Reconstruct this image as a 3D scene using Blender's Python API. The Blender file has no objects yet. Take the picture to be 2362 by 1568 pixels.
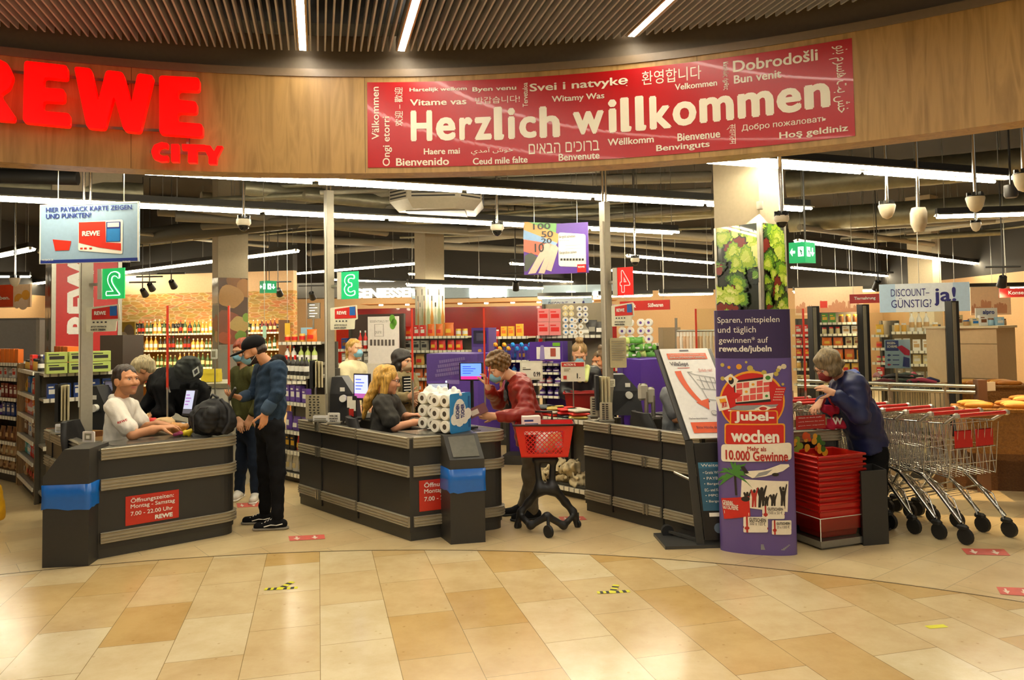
import bpy, math, random
import numpy as np
from math import sin, cos, pi, radians
from mathutils import Vector, Matrix
from mathutils.geometry import tessellate_polygon
random.seed(7)
SC = bpy.context.scene
COL = SC.collection
# ---------------- camera ----------------
FPX, CX, CY, CH, ROLL = 1774.0, 1181.0, 682.0, 1.75, .016
PITCH = math.atan((756 - CY) / FPX)
cF = Vector((0, cos(PITCH), sin(PITCH))); r0 = Vector((1, 0, 0)); u0 = r0.cross(cF)
cR = cos(ROLL) * r0 - sin(ROLL) * u0; cU = sin(ROLL) * r0 + cos(ROLL) * u0
cO = Vector((0, 0, CH))
cam = bpy.data.cameras.new('camera'); camo = bpy.data.objects.new('camera', cam); COL.objects.link(camo)
cam.sensor_width = 36; cam.lens = FPX / 2362 * 36; cam.shift_y = -(784 - CY) / 2362; cam.clip_end = 100
camo.matrix_world = Matrix(((cR.x, cU.x, -cF.x, cO.x), (cR.y, cU.y, -cF.y, cO.y), (cR.z, cU.z, -cF.z, cO.z), (0, 0, 0, 1)))
SC.camera = camo
# ---------------- world, exposure ----------------
W = bpy.data.worlds.new('world'); SC.world = W; W.use_nodes = True
W.node_tree.nodes['Background'].inputs[0].default_value = (1.0, .90, .74, 1)
W.node_tree.nodes['Background'].inputs[1].default_value = .22
vs = SC.view_settings
vs.view_transform = 'Standard'; vs.look = 'None'; vs.gamma = 1; vs.use_curve_mapping = False
vs.exposure = .45
TUBE, STRIP = 50.0, 40.0          # strength of the shop's tubes and of the mall's strip lights
try:
    SC.cycles.use_denoising = True; SC.cycles.use_adaptive_sampling = True; SC.cycles.adaptive_threshold = .035; SC.cycles.max_bounces = 7; SC.cycles.transparent_max_bounces = 10
    SC.cycles.diffuse_bounces = 3; SC.cycles.glossy_bounces = 3; SC.cycles.transmission_bounces = 5
    SC.cycles.sample_clamp_indirect = 6; SC.cycles.caustics_reflective = False; SC.cycles.caustics_refractive = False
except Exception: pass

def ray(x, y): return cF + cR * ((x - CX) / FPX) - cU * ((y - CY) / FPX)
def G(x, y, z=0.0):
    d = ray(x, y); return cO + d * ((z - CH) / d.z)
def D(x, y, Y):
    d = ray(x, y); return cO + d * (Y / d.y)
# ---------------- materials ----------------
def lin(h):
    if isinstance(h, str):
        h = h.lstrip('#'); h = [int(h[i:i + 2], 16) / 255 for i in (0, 2, 4)]
    return tuple(c / 12.92 if c <= .04045 else ((c + .055) / 1.055) ** 2.4 for c in h) + (1.0,)
_M = {}
def M(h, rough=.5, metal=0.0, emit=0.0, alpha=1.0, var=.10, vs_=30.0, bump=0.0, spec=.5, coat=0.0):
    """a procedural surface: a colour with a little noise, optional gloss, metal, light, bump"""
    k = (h, rough, metal, emit, alpha, var, vs_, bump, spec, coat)
    if k in _M: return _M[k]
    m = bpy.data.materials.new('m_%d' % len(_M)); m.use_nodes = True
    nt = m.node_tree; b = nt.nodes['Principled BSDF']; c = lin(h)
    b.inputs['Roughness'].default_value = rough; b.inputs['Metallic'].default_value = metal
    b.inputs['Specular IOR Level'].default_value = spec; b.inputs['Coat Weight'].default_value = coat
    b.inputs['Base Color'].default_value = c
    if emit:
        b.inputs['Emission Color'].default_value = c; b.inputs['Emission Strength'].default_value = emit
    elif var or bump:
        tc = nt.nodes.new('ShaderNodeTexCoord'); n = nt.nodes.new('ShaderNodeTexNoise')
        n.inputs['Scale'].default_value = vs_; n.inputs['Detail'].default_value = 3
        nt.links.new(tc.outputs['Object'], n.inputs['Vector'])
        if var:
            mx = nt.nodes.new('ShaderNodeMix'); mx.data_type = 'RGBA'
            mx.inputs[6].default_value = tuple(x * (1 - var) for x in c[:3]) + (1,)
            mx.inputs[7].default_value = tuple(min(1, x * (1 + var)) for x in c[:3]) + (1,)
            nt.links.new(n.outputs['Fac'], mx.inputs[0]); nt.links.new(mx.outputs[2], b.inputs['Base Color'])
        if bump:
            bp = nt.nodes.new('ShaderNodeBump'); bp.inputs['Strength'].default_value = bump; bp.inputs['Distance'].default_value = .01
            nt.links.new(n.outputs['Fac'], bp.inputs['Height']); nt.links.new(bp.outputs[0], b.inputs['Normal'])
    if alpha < 1: b.inputs['Alpha'].default_value = alpha
    _M[k] = m; return m
def node_mat(name, fn):
    m = bpy.data.materials.new(name); m.use_nodes = True; nt = m.node_tree
    b = nt.nodes['Principled BSDF']; N = lambda t: nt.nodes.new('ShaderNode' + t); L = nt.links.new
    fn(b, N, L); return m
def ramp(n, stops):
    e = n.color_ramp.elements
    while len(e) < len(stops): e.new(.5)
    for i, (p, c) in enumerate(stops): e[i].position = p; e[i].color = lin(c)
def wood_mat(c1, c2, sx=3, sz=.35, rough=.45):
    def f(b, N, L):
        t = N('TexCoord'); mp = N('Mapping'); mp.inputs['Scale'].default_value = (sx, sx, sz)
        n = N('TexNoise'); n.inputs['Scale'].default_value = 4; n.inputs['Detail'].default_value = 6; n.inputs['Distortion'].default_value = .8
        r = N('ValToRGB'); ramp(r, [(.3, c1), (.55, c2), (.75, c1)])
        L(t.outputs['Object'], mp.inputs[0]); L(mp.outputs[0], n.inputs['Vector']); L(n.outputs['Fac'], r.inputs[0]); L(r.outputs[0], b.inputs['Base Color'])
        b.inputs['Roughness'].default_value = rough
    return node_mat('wood', f)
def tile_mat(axis, rowh, width, off, c1, c2, mort, rough, stain):
    def f(b, N, L):
        t = N('TexCoord'); mp = N('Mapping'); mp.inputs['Rotation'].default_value = (0, 0, -axis); mp.inputs['Location'].default_value = (off[0], off[1], 0)
        br = N('TexBrick'); br.offset = .5
        br.inputs['Scale'].default_value = 1; br.inputs['Brick Width'].default_value = width; br.inputs['Row Height'].default_value = rowh
        br.inputs['Mortar Size'].default_value = .0022; br.inputs['Mortar Smooth'].default_value = .3; br.inputs['Bias'].default_value = -.1
        br.inputs['Color1'].default_value = lin(c1); br.inputs['Color2'].default_value = lin(c2); br.inputs['Mortar'].default_value = lin(mort)
        n = N('TexNoise'); n.inputs['Scale'].default_value = 2.2; n.inputs['Detail'].default_value = 8; n.inputs['Roughness'].default_value = .7
        r = N('ValToRGB'); ramp(r, [(.25, stain), (.6, '#ffffff')])
        mx = N('Mix'); mx.data_type = 'RGBA'; mx.blend_type = 'MULTIPLY'; mx.inputs[0].default_value = .5
        sp = N('TexVoronoi'); sp.inputs['Scale'].default_value = 9; r2 = N('ValToRGB'); ramp(r2, [(.03, '#b59a68'), (.10, '#ffffff')])
        mx2 = N('Mix'); mx2.data_type = 'RGBA'; mx2.blend_type = 'MULTIPLY'; mx2.inputs[0].default_value = .45
        L(t.outputs['Object'], mp.inputs[0]); L(mp.outputs[0], br.inputs['Vector']); L(t.outputs['Object'], n.inputs['Vector']); L(t.outputs['Object'], sp.inputs['Vector'])
        L(n.outputs['Fac'], r.inputs[0]); L(br.outputs['Color'], mx.inputs[6]); L(r.outputs[0], mx.inputs[7])
        L(sp.outputs['Distance'], r2.inputs[0]); L(mx.outputs[2], mx2.inputs[6]); L(r2.outputs[0], mx2.inputs[7])
        L(mx2.outputs[2], b.inputs['Base Color']); b.inputs['Roughness'].default_value = rough; b.inputs['Specular IOR Level'].default_value = .5
    return node_mat('tiles', f)
def glass_mat(tint='#f6f8f4', a=.10, rough=.02):
    m = bpy.data.materials.new('clear_glass'); m.use_nodes = True; nt = m.node_tree; nt.nodes.remove(nt.nodes['Principled BSDF'])
    N = lambda t: nt.nodes.new('ShaderNode' + t); t, g, x, fr = N('BsdfTransparent'), N('BsdfGlossy'), N('MixShader'), N('Fresnel')
    t.inputs[0].default_value = lin(tint); g.inputs['Roughness'].default_value = rough; fr.inputs[0].default_value = 1.3 + a
    nt.links.new(fr.outputs[0], x.inputs[0]); nt.links.new(t.outputs[0], x.inputs[1]); nt.links.new(g.outputs[0], x.inputs[2]); nt.links.new(x.outputs[0], nt.nodes['Material Output'].inputs[0])
    return m
BLACK = M('#141414', .6); GREY = M('#8d8878', .45); DARK = M('#2a2926', .5); STEEL = M('#b9b5a6', .28, .9); WHITE = M('#e9e6da', .5)
CHROME = M('#d9d6cc', .18, 1.0); RED = M('#c8130c', .4); ANTH = M('#33322f', .42); BAND = M('#a29a83', .4, .15); GLASS = glass_mat()
# ---------------- mesh builder ----------------
def unit(v): v = Vector(v); return v.normalized()
class MB:
    def __init__(s): s.v = []; s.f = []; s.m = []; s.s = []; s.T = None
    def add(s, vs_, fs, mat=0, sm=False):
        o = len(s.v)
        s.v += [tuple(s.T @ Vector(q)) for q in vs_] if s.T else [tuple(q) for q in vs_]
        for f in fs: s.f.append([i + o for i in f]); s.m.append(mat); s.s.append(sm)
        return s
    def box(s, c, d, mat=0, rz=0.0, R=None, bev=0.0):
        c = Vector(c); hx, hy, hz = [q / 2 for q in d]
        R = R or Matrix.Rotation(rz, 3, 'Z')
        if bev > 0:
            b = min(bev, hx * .9, hy * .9, hz * .9); P = []
            for sz in (-1, 1):
                for k in (0, 1):
                    bb = b if (k == 0) == (sz < 0) else 0
                    z = sz * (hz if (k == 0) == (sz < 0) else hz - b)
                    x, y = hx - bb, hy - bb
                    P += [(-x + b, -y, z), (x - b, -y, z), (x, -y + b, z), (x, y - b, z), (x - b, y, z), (-x + b, y, z), (-x, y - b, z), (-x, -y + b, z)]
            F = [list(range(7, -1, -1)), list(range(24, 32))]
            for r in range(3):
                for i in range(8): F.append([r * 8 + i, r * 8 + (i + 1) % 8, r * 8 + 8 + (i + 1) % 8, r * 8 + 8 + i])
        else:
            P = [(x, y, z) for z in (-hz, hz) for x, y in ((-hx, -hy), (hx, -hy), (hx, hy), (-hx, hy))]
            F = [[3, 2, 1, 0], [4, 5, 6, 7], [0, 1, 5, 4], [1, 2, 6, 5], [2, 3, 7, 6], [3, 0, 4, 7]]
        return s.add([R @ Vector(q) + c for q in P], F, mat)
    def bar(s, a, b, w, h, mat=0, up=(0, 0, 1)):
        a, b = Vector(a), Vector(b); x = (b - a); L = x.length; x = x / L
        y = Vector(up).cross(x); y = y.normalized() if y.length > 1e-5 else Vector((0, 1, 0)); z = x.cross(y)
        return s.box((a + b) / 2, (L, w, h), mat, R=Matrix((x, y, z)).transposed())
    def loft(s, rings, mat=0, caps=True, sm=True, close=True):
        n = len(rings[0]); V = [q for r in rings for q in r]; F = []
        for i in range(len(rings) - 1):
            for j in range(n if close else n - 1):
                F.append([i * n + j, i * n + (j + 1) % n, (i + 1) * n + (j + 1) % n, (i + 1) * n + j])
        s.add(V, F, mat, sm)
        if caps and close:
            s.add(rings[0], [list(range(n - 1, -1, -1))], mat); s.add(rings[-1], [list(range(n))], mat)
        return s
    def tube(s, pts, r, n=8, mat=0, caps=True, sm=True):
        pts = [Vector(p) for p in pts]; rr = r if isinstance(r, (list, tuple)) else [r] * len(pts)
        rings = []; t0 = (pts[1] - pts[0]).normalized()
        a = t0.orthogonal().normalized()
        for i, p in enumerate(pts):
            t = (pts[min(i + 1, len(pts) - 1)] - pts[max(i - 1, 0)]).normalized()
            a = (a - t * a.dot(t)).normalized(); b = t.cross(a)
            rings.append([p + (a * cos(2 * pi * k / n) + b * sin(2 * pi * k / n)) * rr[i] for k in range(n)])
        return s.loft(rings, mat, caps, sm)
    def lathe(s, prof, n=12, c=(0, 0, 0), mat=0, caps=True, sm=True, sx=1.0, sy=1.0):
        c = Vector(c)
        return s.loft([[c + Vector((r * cos(2 * pi * k / n) * sx, r * sin(2 * pi * k / n) * sy, z)) for k in range(n)] for r, z in prof], mat, caps, sm)
    def ball(s, c, r, mat=0, nu=10, nv=6, R=None):
        r = (r, r, r) if not isinstance(r, (tuple, list)) else r; c = Vector(c); rings = []
        for i in range(nv + 1):
            t = pi * i / nv; q = max(sin(t), .02)
            ring = [Vector((r[0] * q * cos(2 * pi * k / nu), r[1] * q * sin(2 * pi * k / nu), -r[2] * cos(t))) for k in range(nu)]
            rings.append([(R @ p if R else p) + c for p in ring])
        return s.loft(rings, mat)
    def prism(s, poly, z0, z1, mat=0, holes=(), sm=False):
        """plan outline -> solid between two heights"""
        loops = [poly] + list(holes); allp = [p for l in loops for p in l]
        tr = tessellate_polygon([[Vector((p[0], p[1], 0)) for p in l] for l in loops])
        n = len(allp); V = [(p[0], p[1], z0) for p in allp] + [(p[0], p[1], z1) for p in allp]; F = []
        for t in tr:
            a, b, c = [Vector((allp[i][0], allp[i][1], 0)) for i in t]
            t = list(t) if (b - a).cross(c - a).z > 0 else list(t)[::-1]
            F.append([i + n for i in t]); F.append(t[::-1])
        s.add(V, F, mat); o = 0
        for k, l in enumerate(loops):
            ar = sum(l[i][0] * l[(i + 1) % len(l)][1] - l[(i + 1) % len(l)][0] * l[i][1] for i in range(len(l)))
            ccw = (ar > 0) == (k == 0); Q = []
            for i in range(len(l)):
                j = (i + 1) % len(l); q = [o + i, o + j, o + j + n, o + i + n]
                Q.append(q if ccw else q[::-1])
            s.add(V, Q, mat, sm); o += len(l)
        return s
    # --- drawing on a surface S (a plane or a drum) ---
    def poly(s, S, pts, mat=0, d=.003, px=True, thick=0.0, holes=()):
        loops = [[(S.hit(*p) if px else p) for p in l] for l in [pts] + list(holes)]
        allp = [p for l in loops for p in l]
        tr = tessellate_polygon([[Vector((p[0], p[1], 0)) for p in l] for l in loops]); F = []
        for t in tr:
            a, b, c = [Vector((allp[i][0], allp[i][1], 0)) for i in t]
            F.append(list(t) if (b - a).cross(c - a).z > 0 else list(t)[::-1])
        if getattr(S, 'curv', 0) and not thick:      # follow the curve: halve wide triangles
            st = [[allp[i] for i in f] for f in F]; V = []; FF = []
            while st:
                t = st.pop(); e = [(abs(t[i][0] - t[(i + 1) % 3][0]), i) for i in range(3)]; w, i = max(e)
                if w > .035:
                    p, q, r_ = t[i], t[(i + 1) % 3], t[(i + 2) % 3]; mid = ((p[0] + q[0]) / 2, (p[1] + q[1]) / 2); st += [[p, mid, r_], [mid, q, r_]]
                else: FF.append([len(V), len(V) + 1, len(V) + 2]); V += t
            return s.add([S.pt(a, b, d) for a, b in V], FF, mat)
        s.add([S.pt(a, b, d) for a, b in allp], F, mat)
        if thick:
            o = 0
            V = [S.pt(a, b, d) for a, b in allp] + [S.pt(a, b, d - thick) for a, b in allp]; n = len(allp)
            s.add(V[n:], [f[::-1] for f in F], mat)
            for l in loops:
                s.add(V, [[o + i, o + (i + 1) % len(l), o + (i + 1) % len(l) + n, o + i + n] for i in range(len(l))], mat); o += len(l)
        return s
    def rect(s, S, p0, p1, mat=0, d=.003, px=True, n=1):
        (a0, b0), (a1, b1) = (S.hit(*p0), S.hit(*p1)) if px else (p0, p1)
        V = [S.pt(a0 + (a1 - a0) * i / n, b, d) for i in range(n + 1) for b in (min(b0, b1), max(b0, b1))]
        fl = a1 < a0
        return s.add(V, [[2 * i, 2 * i + 2, 2 * i + 3, 2 * i + 1][::-1 if fl else 1] for i in range(n)], mat)
    def disc(s, S, c, r, mat=0, d=.003, n=16, px=True, ry=None):
        a, b = S.hit(*c) if px else c
        return s.poly(S, [(a + r * cos(2 * pi * k / n), b + (ry or r) * sin(2 * pi * k / n)) for k in range(n)], mat, d, px=False)
    def text(s, S, body, p0, p1, mat=0, d=.005, bold=0.0, px=True, rot=0, ext=0.0, mirror=False):
        """lettering fitted to the box from lower-left p0 to upper-right p1; rot=1 reads upwards, -1 downwards"""
        (a0, b0), (a1, b1) = (S.hit(*p0), S.hit(*p1)) if px else (p0, p1)
        if ext or not bold: V, F = glyphs(body, bold, ext)
        else:                                              # heavier strokes: the same lettering laid over itself
            V0, F0 = glyphs(body); V, F = [], []; b = bold * .8
            for i in range(6):
                q = 2 * pi * i / 6; F += [[k + len(V) for k in f] for f in F0]; V += [(x + b * cos(q), y + b * sin(q) * .8, z + .0004 * i) for x, y, z in V0]
        x0 = min(v[0] for v in V); x1 = max(v[0] for v in V); y0 = min(v[1] for v in V); y1 = max(v[1] for v in V)
        z0 = min(v[2] for v in V); P = []
        for x, y, z in V:
            u = (x - x0) / max(x1 - x0, 1e-6); w = (y - y0) / max(y1 - y0, 1e-6)
            if mirror: u = 1 - u
            if rot == 1: u, w = 1 - w, u
            elif rot == -1: u, w = w, 1 - u
            P.append(S.pt(a0 + (a1 - a0) * u, b0 + (b1 - b0) * w, d + (z - z0)))
        return s.add(P, [f[::-1] for f in F] if mirror else F, mat)
    def build(s, name, mats, parent=None, loc=None, smooth=None):
        me = bpy.data.meshes.new(name)
        v = s.v if loc is None else [tuple(Vector(q) - Vector(loc)) for q in s.v]
        me.from_pydata(v, [], s.f); mats = mats if isinstance(mats, (list, tuple)) else [mats]
        for m in mats: me.materials.append(m)
        me.polygons.foreach_set('material_index', [min(i, len(mats) - 1) for i in s.m])
        me.polygons.foreach_set('use_smooth', [bool(smooth) if smooth is not None else b for b in s.s]); me.update()
        o = bpy.data.objects.new(name, me); COL.objects.link(o)
        if loc is not None: o.location = loc
        if parent is not None:
            o.parent = parent
            o.matrix_parent_inverse = Matrix.Identity(4)
            if loc is None: o.location = -Vector(parent.location) if parent.get('world_parts') else (0, 0, 0)
        return o
_G = {}
def glyphs(body, bold=0.0, ext=0.0):
    k = (body, bold, ext)
    if k not in _G:
        cu = bpy.data.curves.new('lettering', 'FONT'); cu.body = body; cu.resolution_u = 3; cu.offset = bold; cu.extrude = ext
        o = bpy.data.objects.new('lettering', cu); me = o.to_mesh()
        V = [tuple(v.co) for v in me.vertices]
        F = [list(p.vertices) if (ext or p.normal.z > 0) else list(p.vertices)[::-1] for p in me.polygons]
        o.to_mesh_clear(); bpy.data.objects.remove(o); bpy.data.curves.remove(cu)
        if not V: V = [(0, 0, 0), (1, 1, 0)]
        _G[k] = (V, F)
    return _G[k]
class Plane:
    def __init__(s, o, u, v=(0, 0, 1)): s.o = Vector(o); s.u = unit(u); s.v = unit(v); s.n = s.u.cross(s.v)
    def hit(s, x, y):
        d = ray(x, y); t = (s.o - cO).dot(s.n) / d.dot(s.n); q = cO + d * t - s.o; return (q.dot(s.u), q.dot(s.v))
    def pt(s, a, b, d=0.0): return s.o + s.u * a + s.v * b + s.n * d
def vplane(pl, yl, pr, yr):
    a = D(pl[0], pl[1], yl); b = D(pr[0], pr[1], yr); u = b - a; u.z = 0; return Plane(a, u)
class Drum:
    """upright drum: inside=True is seen from within (the bulkhead), else from outside (a column poster)"""
    def __init__(s, c, r, inside): s.c = Vector((c[0], c[1], 0)); s.r = r; s.i = inside
    def hit(s, x, y):
        d = ray(x, y); o = cO - s.c; a = d.x ** 2 + d.y ** 2; b = o.x * d.x + o.y * d.y; c = o.x ** 2 + o.y ** 2 - s.r ** 2
        q = math.sqrt(max(0, b * b - a * c)); t = (-b + q) / a if s.i else (-b - q) / a
        p = o + d * t; an = math.atan2(p.x, p.y) if s.i else math.atan2(p.x, -p.y)
        return (an * s.r, p.z)
    def pt(s, a, z, d=0.0):
        an = a / s.r; r = s.r - d if s.i else s.r + d
        return Vector((s.c.x + r * sin(an), s.c.y + (r if s.i else -r) * cos(an), z))
class Ellip:
    """upright shallow oval column seen from outside: x along its face, z up"""
    curv = 1
    def __init__(s, c, u, a, b): s.c = Vector((c[0], c[1], 0)); s.u = Vector((u[0], u[1], 0)).normalized(); s.n = Vector((s.u.y, -s.u.x, 0)); s.a = a; s.b = b
    def hit(s, x, y):
        d = ray(x, y); o = cO - s.c; ox, on, dx, dn = o.dot(s.u) / s.a, o.dot(s.n) / s.b, d.dot(s.u) / s.a, d.dot(s.n) / s.b
        a, b, c = dx * dx + dn * dn, ox * dx + on * dn, ox * ox + on * on - 1; t = (-b - math.sqrt(max(0, b * b - a * c))) / a; p = o + d * t
        return (p.dot(s.u), cO.z + d.z * t)
    def pt(s, x, z, d=0.0):
        k = max(-.999, min(.999, x / s.a)); q = math.sqrt(1 - k * k); nn = (s.u * (k / s.a) + s.n * (q / s.b)).normalized()
        p = s.c + s.u * (k * s.a) + s.n * (q * s.b) + nn * d; return Vector((p.x, p.y, z))
# ---------------- things ----------------
def tag(o, label, cat, group=None, kind=None):
    o['label'] = label; o['category'] = cat
    if group: o['group'] = group
    if kind: o['kind'] = kind
    return o
def thing(name, label, cat, loc=(0, 0, 0), rz=0.0, group=None):
    o = bpy.data.objects.new(name, None); COL.objects.link(o); o.location = loc; o.rotation_euler = (0, 0, rz); o.empty_display_size = .1
    return tag(o, label, cat, group)
def struct(o): o['kind'] = 'structure'; return o
KIDS = {}
def kids(o):
    return [c for c in bpy.data.objects if c.parent is o]
def copy_tree(o, loc=None, rz=None, label=None, group=None, skip=()):
    c = o.copy(); COL.objects.link(c)
    if loc is not None: c.location = loc
    if rz is not None: c.rotation_euler = (0, 0, rz)
    if label: c['label'] = label
    if group: c['group'] = group
    for k in kids(o):
        if k in skip: continue
        d = k.copy(); COL.objects.link(d); d.parent = c
        for g in kids(k):
            e = g.copy(); COL.objects.link(e); e.parent = d
    return c
def rot_poly(pts, r, n=4):
    """round the corners of an outline by r"""
    out = []; N = len(pts)
    for i in range(N):
        p, a, b = Vector(pts[i]), Vector(pts[i - 1]), Vector(pts[(i + 1) % N])
        ra = min(r, (a - p).length * .45, (b - p).length * .45)
        s, e = p + (a - p).normalized() * ra, p + (b - p).normalized() * ra
        for k in range(n + 1):
            t = k / n; q = s.lerp(p, t).lerp(p.lerp(e, t), t); out.append((q.x, q.y))
    return out
# ================= SETTING =================
BC = (-.82, -.76); BR = 6.93                         # the round bulkhead above the shop front
FC = (-1.17, -1.375); FR = 7.565                     # the edge of the mall floor
E1 = Vector((.784, .62, 0)); E2 = Vector((-.62, .784, 0))   # the shop's own axes
BD = Drum(BC, BR, True)
def arc(r, a0, a1, n, c=None):
    c = c or BC; return [(c[0] + r * sin(a0 + (a1 - a0) * i / n), c[1] + r * cos(a0 + (a1 - a0) * i / n)) for i in range(n + 1)]
mall_t = tile_mat(radians(90 + 14.15), .402, .642, (0, 0), '#c6a468', '#dccda6', '#8d7850', .20, '#cdb484')
shop_t = tile_mat(math.atan2(.62, .784), .40, .80, (.1, .13), '#ccb283', '#d6c192', '#8f7d5c', .30, '#c9b594')
mb = MB(); mb.prism(arc(FR, -1.5, 1.5, 96, FC) + [(FC[0] + 9, FC[1]), (FC[0] + 9, -5.5), (FC[0] - 9, -5.5), (FC[0] - 9, FC[1])], -.10, 0.0)
struct(mb.build('floor', mall_t))
mb = MB(); A = arc(FR + .012, -1.5, 1.5, 96, FC)
mb.prism(A + [(14, FC[1]), (14, 30), (-18, 30), (-18, FC[1])], -.10, 0.0)
struct(mb.build('floor_shop', shop_t))
mb = MB(); A = arc(FR + .012, -1.3, 1.3, 96, FC); B = arc(FR, -1.3, 1.3, 96, FC)
mb.prism(A + B[::-1], -.02, .0015); struct(mb.build('trim_1', M('#6b5a3c', .35, .5)))
# bulkhead: oak face, trim strip, dark cove
def shell(r0, r1, z0, z1, a=1.15, n=110):
    A = arc(r1, -a, a, n); B = arc(r0, -a, a, n); m = MB(); m.prism(A + B[::-1], z0, z1, sm=False); return m
oak = wood_mat('#94703a', '#b58d4f')
struct(shell(BR, BR + .22, 3.015, 3.80).build('wall_bulkhead', oak))
mb = MB()
for s in (-6.6, -4.36, -2.12, -.35, 2.3, 4.5):
    mb.rect(BD, (s, 3.02), (s + .004, 3.8), d=.0015, px=False)
struct(mb.build('trim_2', M('#5d4426', .6)))
struct(shell(BR - .012, BR + .2, 3.80, 3.862).build('trim_3', M('#7d6a52', .4)))
struct(shell(BR + .06, BR + .2, 3.862, 4.16).build('wall_cove', M('#6e604c', .55)))
# slatted mall ceiling
mx = Vector((-.2443, .9697, 0)); my = Vector((.9697, .2443, 0))
mb = MB()
for k in range(-120, 121):
    p = -.05 + k * .056
    o = Vector((BC[0], BC[1], 0)); q = my * p; rel = q - o
    b_ = rel.dot(mx); c_ = rel.length_squared - (BR - .05) ** 2
    if b_ * b_ - c_ <= 0: continue
    t = -b_ + math.sqrt(b_ * b_ - c_); e = q + mx * t; s0 = q + mx * max(-b_ - 1.5, t - 8.6)
    if (e - s0).length < .3: continue
    mb.bar((s0.x, s0.y, 4.04), (e.x, e.y, 4.04), .013, .095)
struct(mb.build('trim_4', M('#b4b6bd', .5, 0)))
mb = MB(); mb.prism(arc(BR + .15, -1.6, 1.6, 60) + [(BC[0] + 8, -5.5), (BC[0] - 8, -5.5)], 4.3, 4.4)
struct(mb.build('ceiling', M('#0d0c0b', .9)))
# strip lights let into the slats, running on over the mall
def strip(p, label, back=7.5):
    q = my * p; rel = q - Vector((BC[0], BC[1], 0)); b_ = rel.dot(mx); c_ = rel.length_squared - (BR - .06) ** 2
    t = -b_ + math.sqrt(b_ * b_ - c_); e = q + mx * t; s0 = e - mx * back
    r = thing('strip_light', label, 'ceiling light', (e.x, e.y, 3.99), group='strip lights in the slatted ceiling'); r['world_parts'] = 1
    m = MB(); m.bar((s0.x, s0.y, 3.998), (e.x, e.y, 3.998), .05, .012); m.build('diffuser', M('#fff6e4', emit=STRIP), r)
    m = MB()
    for s in (-1, 1): m.bar(Vector((s0.x, s0.y, 4.03)) + my * .034 * s, Vector((e.x, e.y, 4.03)) + my * .034 * s, .014, .085)
    m.build('profile', M('#b9a27c', .4, .3), r)
strip(-.11, 'white strip light in the slats above the gap right of CITY')
strip(.657, 'white strip light in the slats just left of the welcome banner')
strip(2.36, 'white strip light in the slats above the middle of the welcome banner')
strip(-3.1, 'white strip light in the slats over the mall left of the letters', 8)  # this strip and the next are added out of view to light the mall
strip(4.6, 'white strip light in the slats at the far right of the mall', 6)
# shop shell
PL = lambda h, **k: M(h, **k)
mb = MB(); mb.box((-2, 18.5, 4.75), (32, 27, .1)); struct(mb.build('ceiling_shop', M('#37332b', .9)))
UP = M('#332f28', .9)
for nm, c, d in (('back', (-1.0, 24.0), (26, .2)), ('left', (-13.0, 15), (.2, 22)), ('right', (11.6, 15), (.2, 20))):
    m = MB(); m.box((c[0], c[1], 1.42), (d[0], d[1], 2.84)); struct(m.build('wall_' + nm, M('#c39c6c', .7))); m = MB(); m.box((c[0], c[1], 3.78), (d[0], d[1], 1.88)); struct(m.build('wall_upper_' + nm, UP))
# ================= THE BULKHEAD'S SIGNS =================
def px_(o, sc, pts): return [(o[0] + x / sc, o[1] + y / sc) for x, y in pts]
class Off:
    """the same surface, moved by d towards the viewer"""
    def __init__(s, S, d): s.S = S; s.d = d; s.hit = S.hit
    def pt(s, a, b, d=0.0): return s.S.pt(a, b, d + s.d)
BDL = Drum(BC, BR - .15, True)
red_lit = M('#f20000', .3, emit=.95); red_side = M('#b80a05', .3)
sg = thing('letter_sign', 'huge red illuminated word on the oak bulkhead, first letter cut by the picture edge', 'sign', BDL.pt(-2.9, 3.2)); sg['world_parts'] = 1
R_ = [(-195, 380), (-20, 396), (55, 432), (92, 520), (62, 600), (0, 640), (102, 790), (96, 824), (-30, 815), (-80, 668), (-96, 668), (-92, 806), (-205, 798)]
E_ = [(165, 412), (460, 445), (460, 540), (297, 522), (297, 597), (440, 605), (440, 695), (294, 685), (294, 755), (476, 770), (476, 862), (155, 830)]
W_ = [(503, 452), (622, 465), (668, 690), (722, 476), (838, 490), (893, 705), (937, 497), (1047, 513), (955, 902), (843, 890), (775, 650), (715, 880), (590, 868)]
EB_ = [(1083, 513), (1358, 528), (1358, 618), (1210, 610), (1210, 678), (1340, 690), (1340, 772), (1208, 764), (1208, 830), (1380, 842), (1380, 932), (1085, 910)]
hole = rot_poly([(-92, 480), (-30, 488), (-8, 520), (-30, 560), (-92, 556)], 14)
for P in (R_, E_, W_, EB_):
    m = MB(); m.poly(BDL, px_((0, 0), 2.9525, rot_poly(P, 26)), 0, 0.0, thick=.075, holes=[px_((0, 0), 2.9525, hole)] if P is R_ else ())
    m.build('letter', [red_lit], sg)
def band(S, s0, s1, z, h, d, n=24, t=.012):
    m = MB(); m.loft([[S.pt(s0 + (s1 - s0) * i / n, z - h / 2, d), S.pt(s0 + (s1 - s0) * i / n, z + h / 2, d), S.pt(s0 + (s1 - s0) * i / n, z + h / 2, d - t), S.pt(s0 + (s1 - s0) * i / n, z - h / 2, d - t)][::-1] for i in range(n + 1)], sm=False); return m
a, z = BD.hit(0, 165); a1, z1 = BD.hit(455, 205); za, zb = (z + z1) / 2, sum(BD.hit(*q)[1] for q in ((150, 289), (370, 307))) / 2
for zz in (za, zb):
    m = band(BD, a - .9, a1, zz, .02, .055)
    for k in range(6):
        s = a - .8 + (a1 - a + .7) * k / 5; m.bar(BD.pt(s, zz, .0), BD.pt(s, zz, .06), .03, .02)
    m.build('mounting_rail', M('#8b8371', .3, .8), sg)
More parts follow.
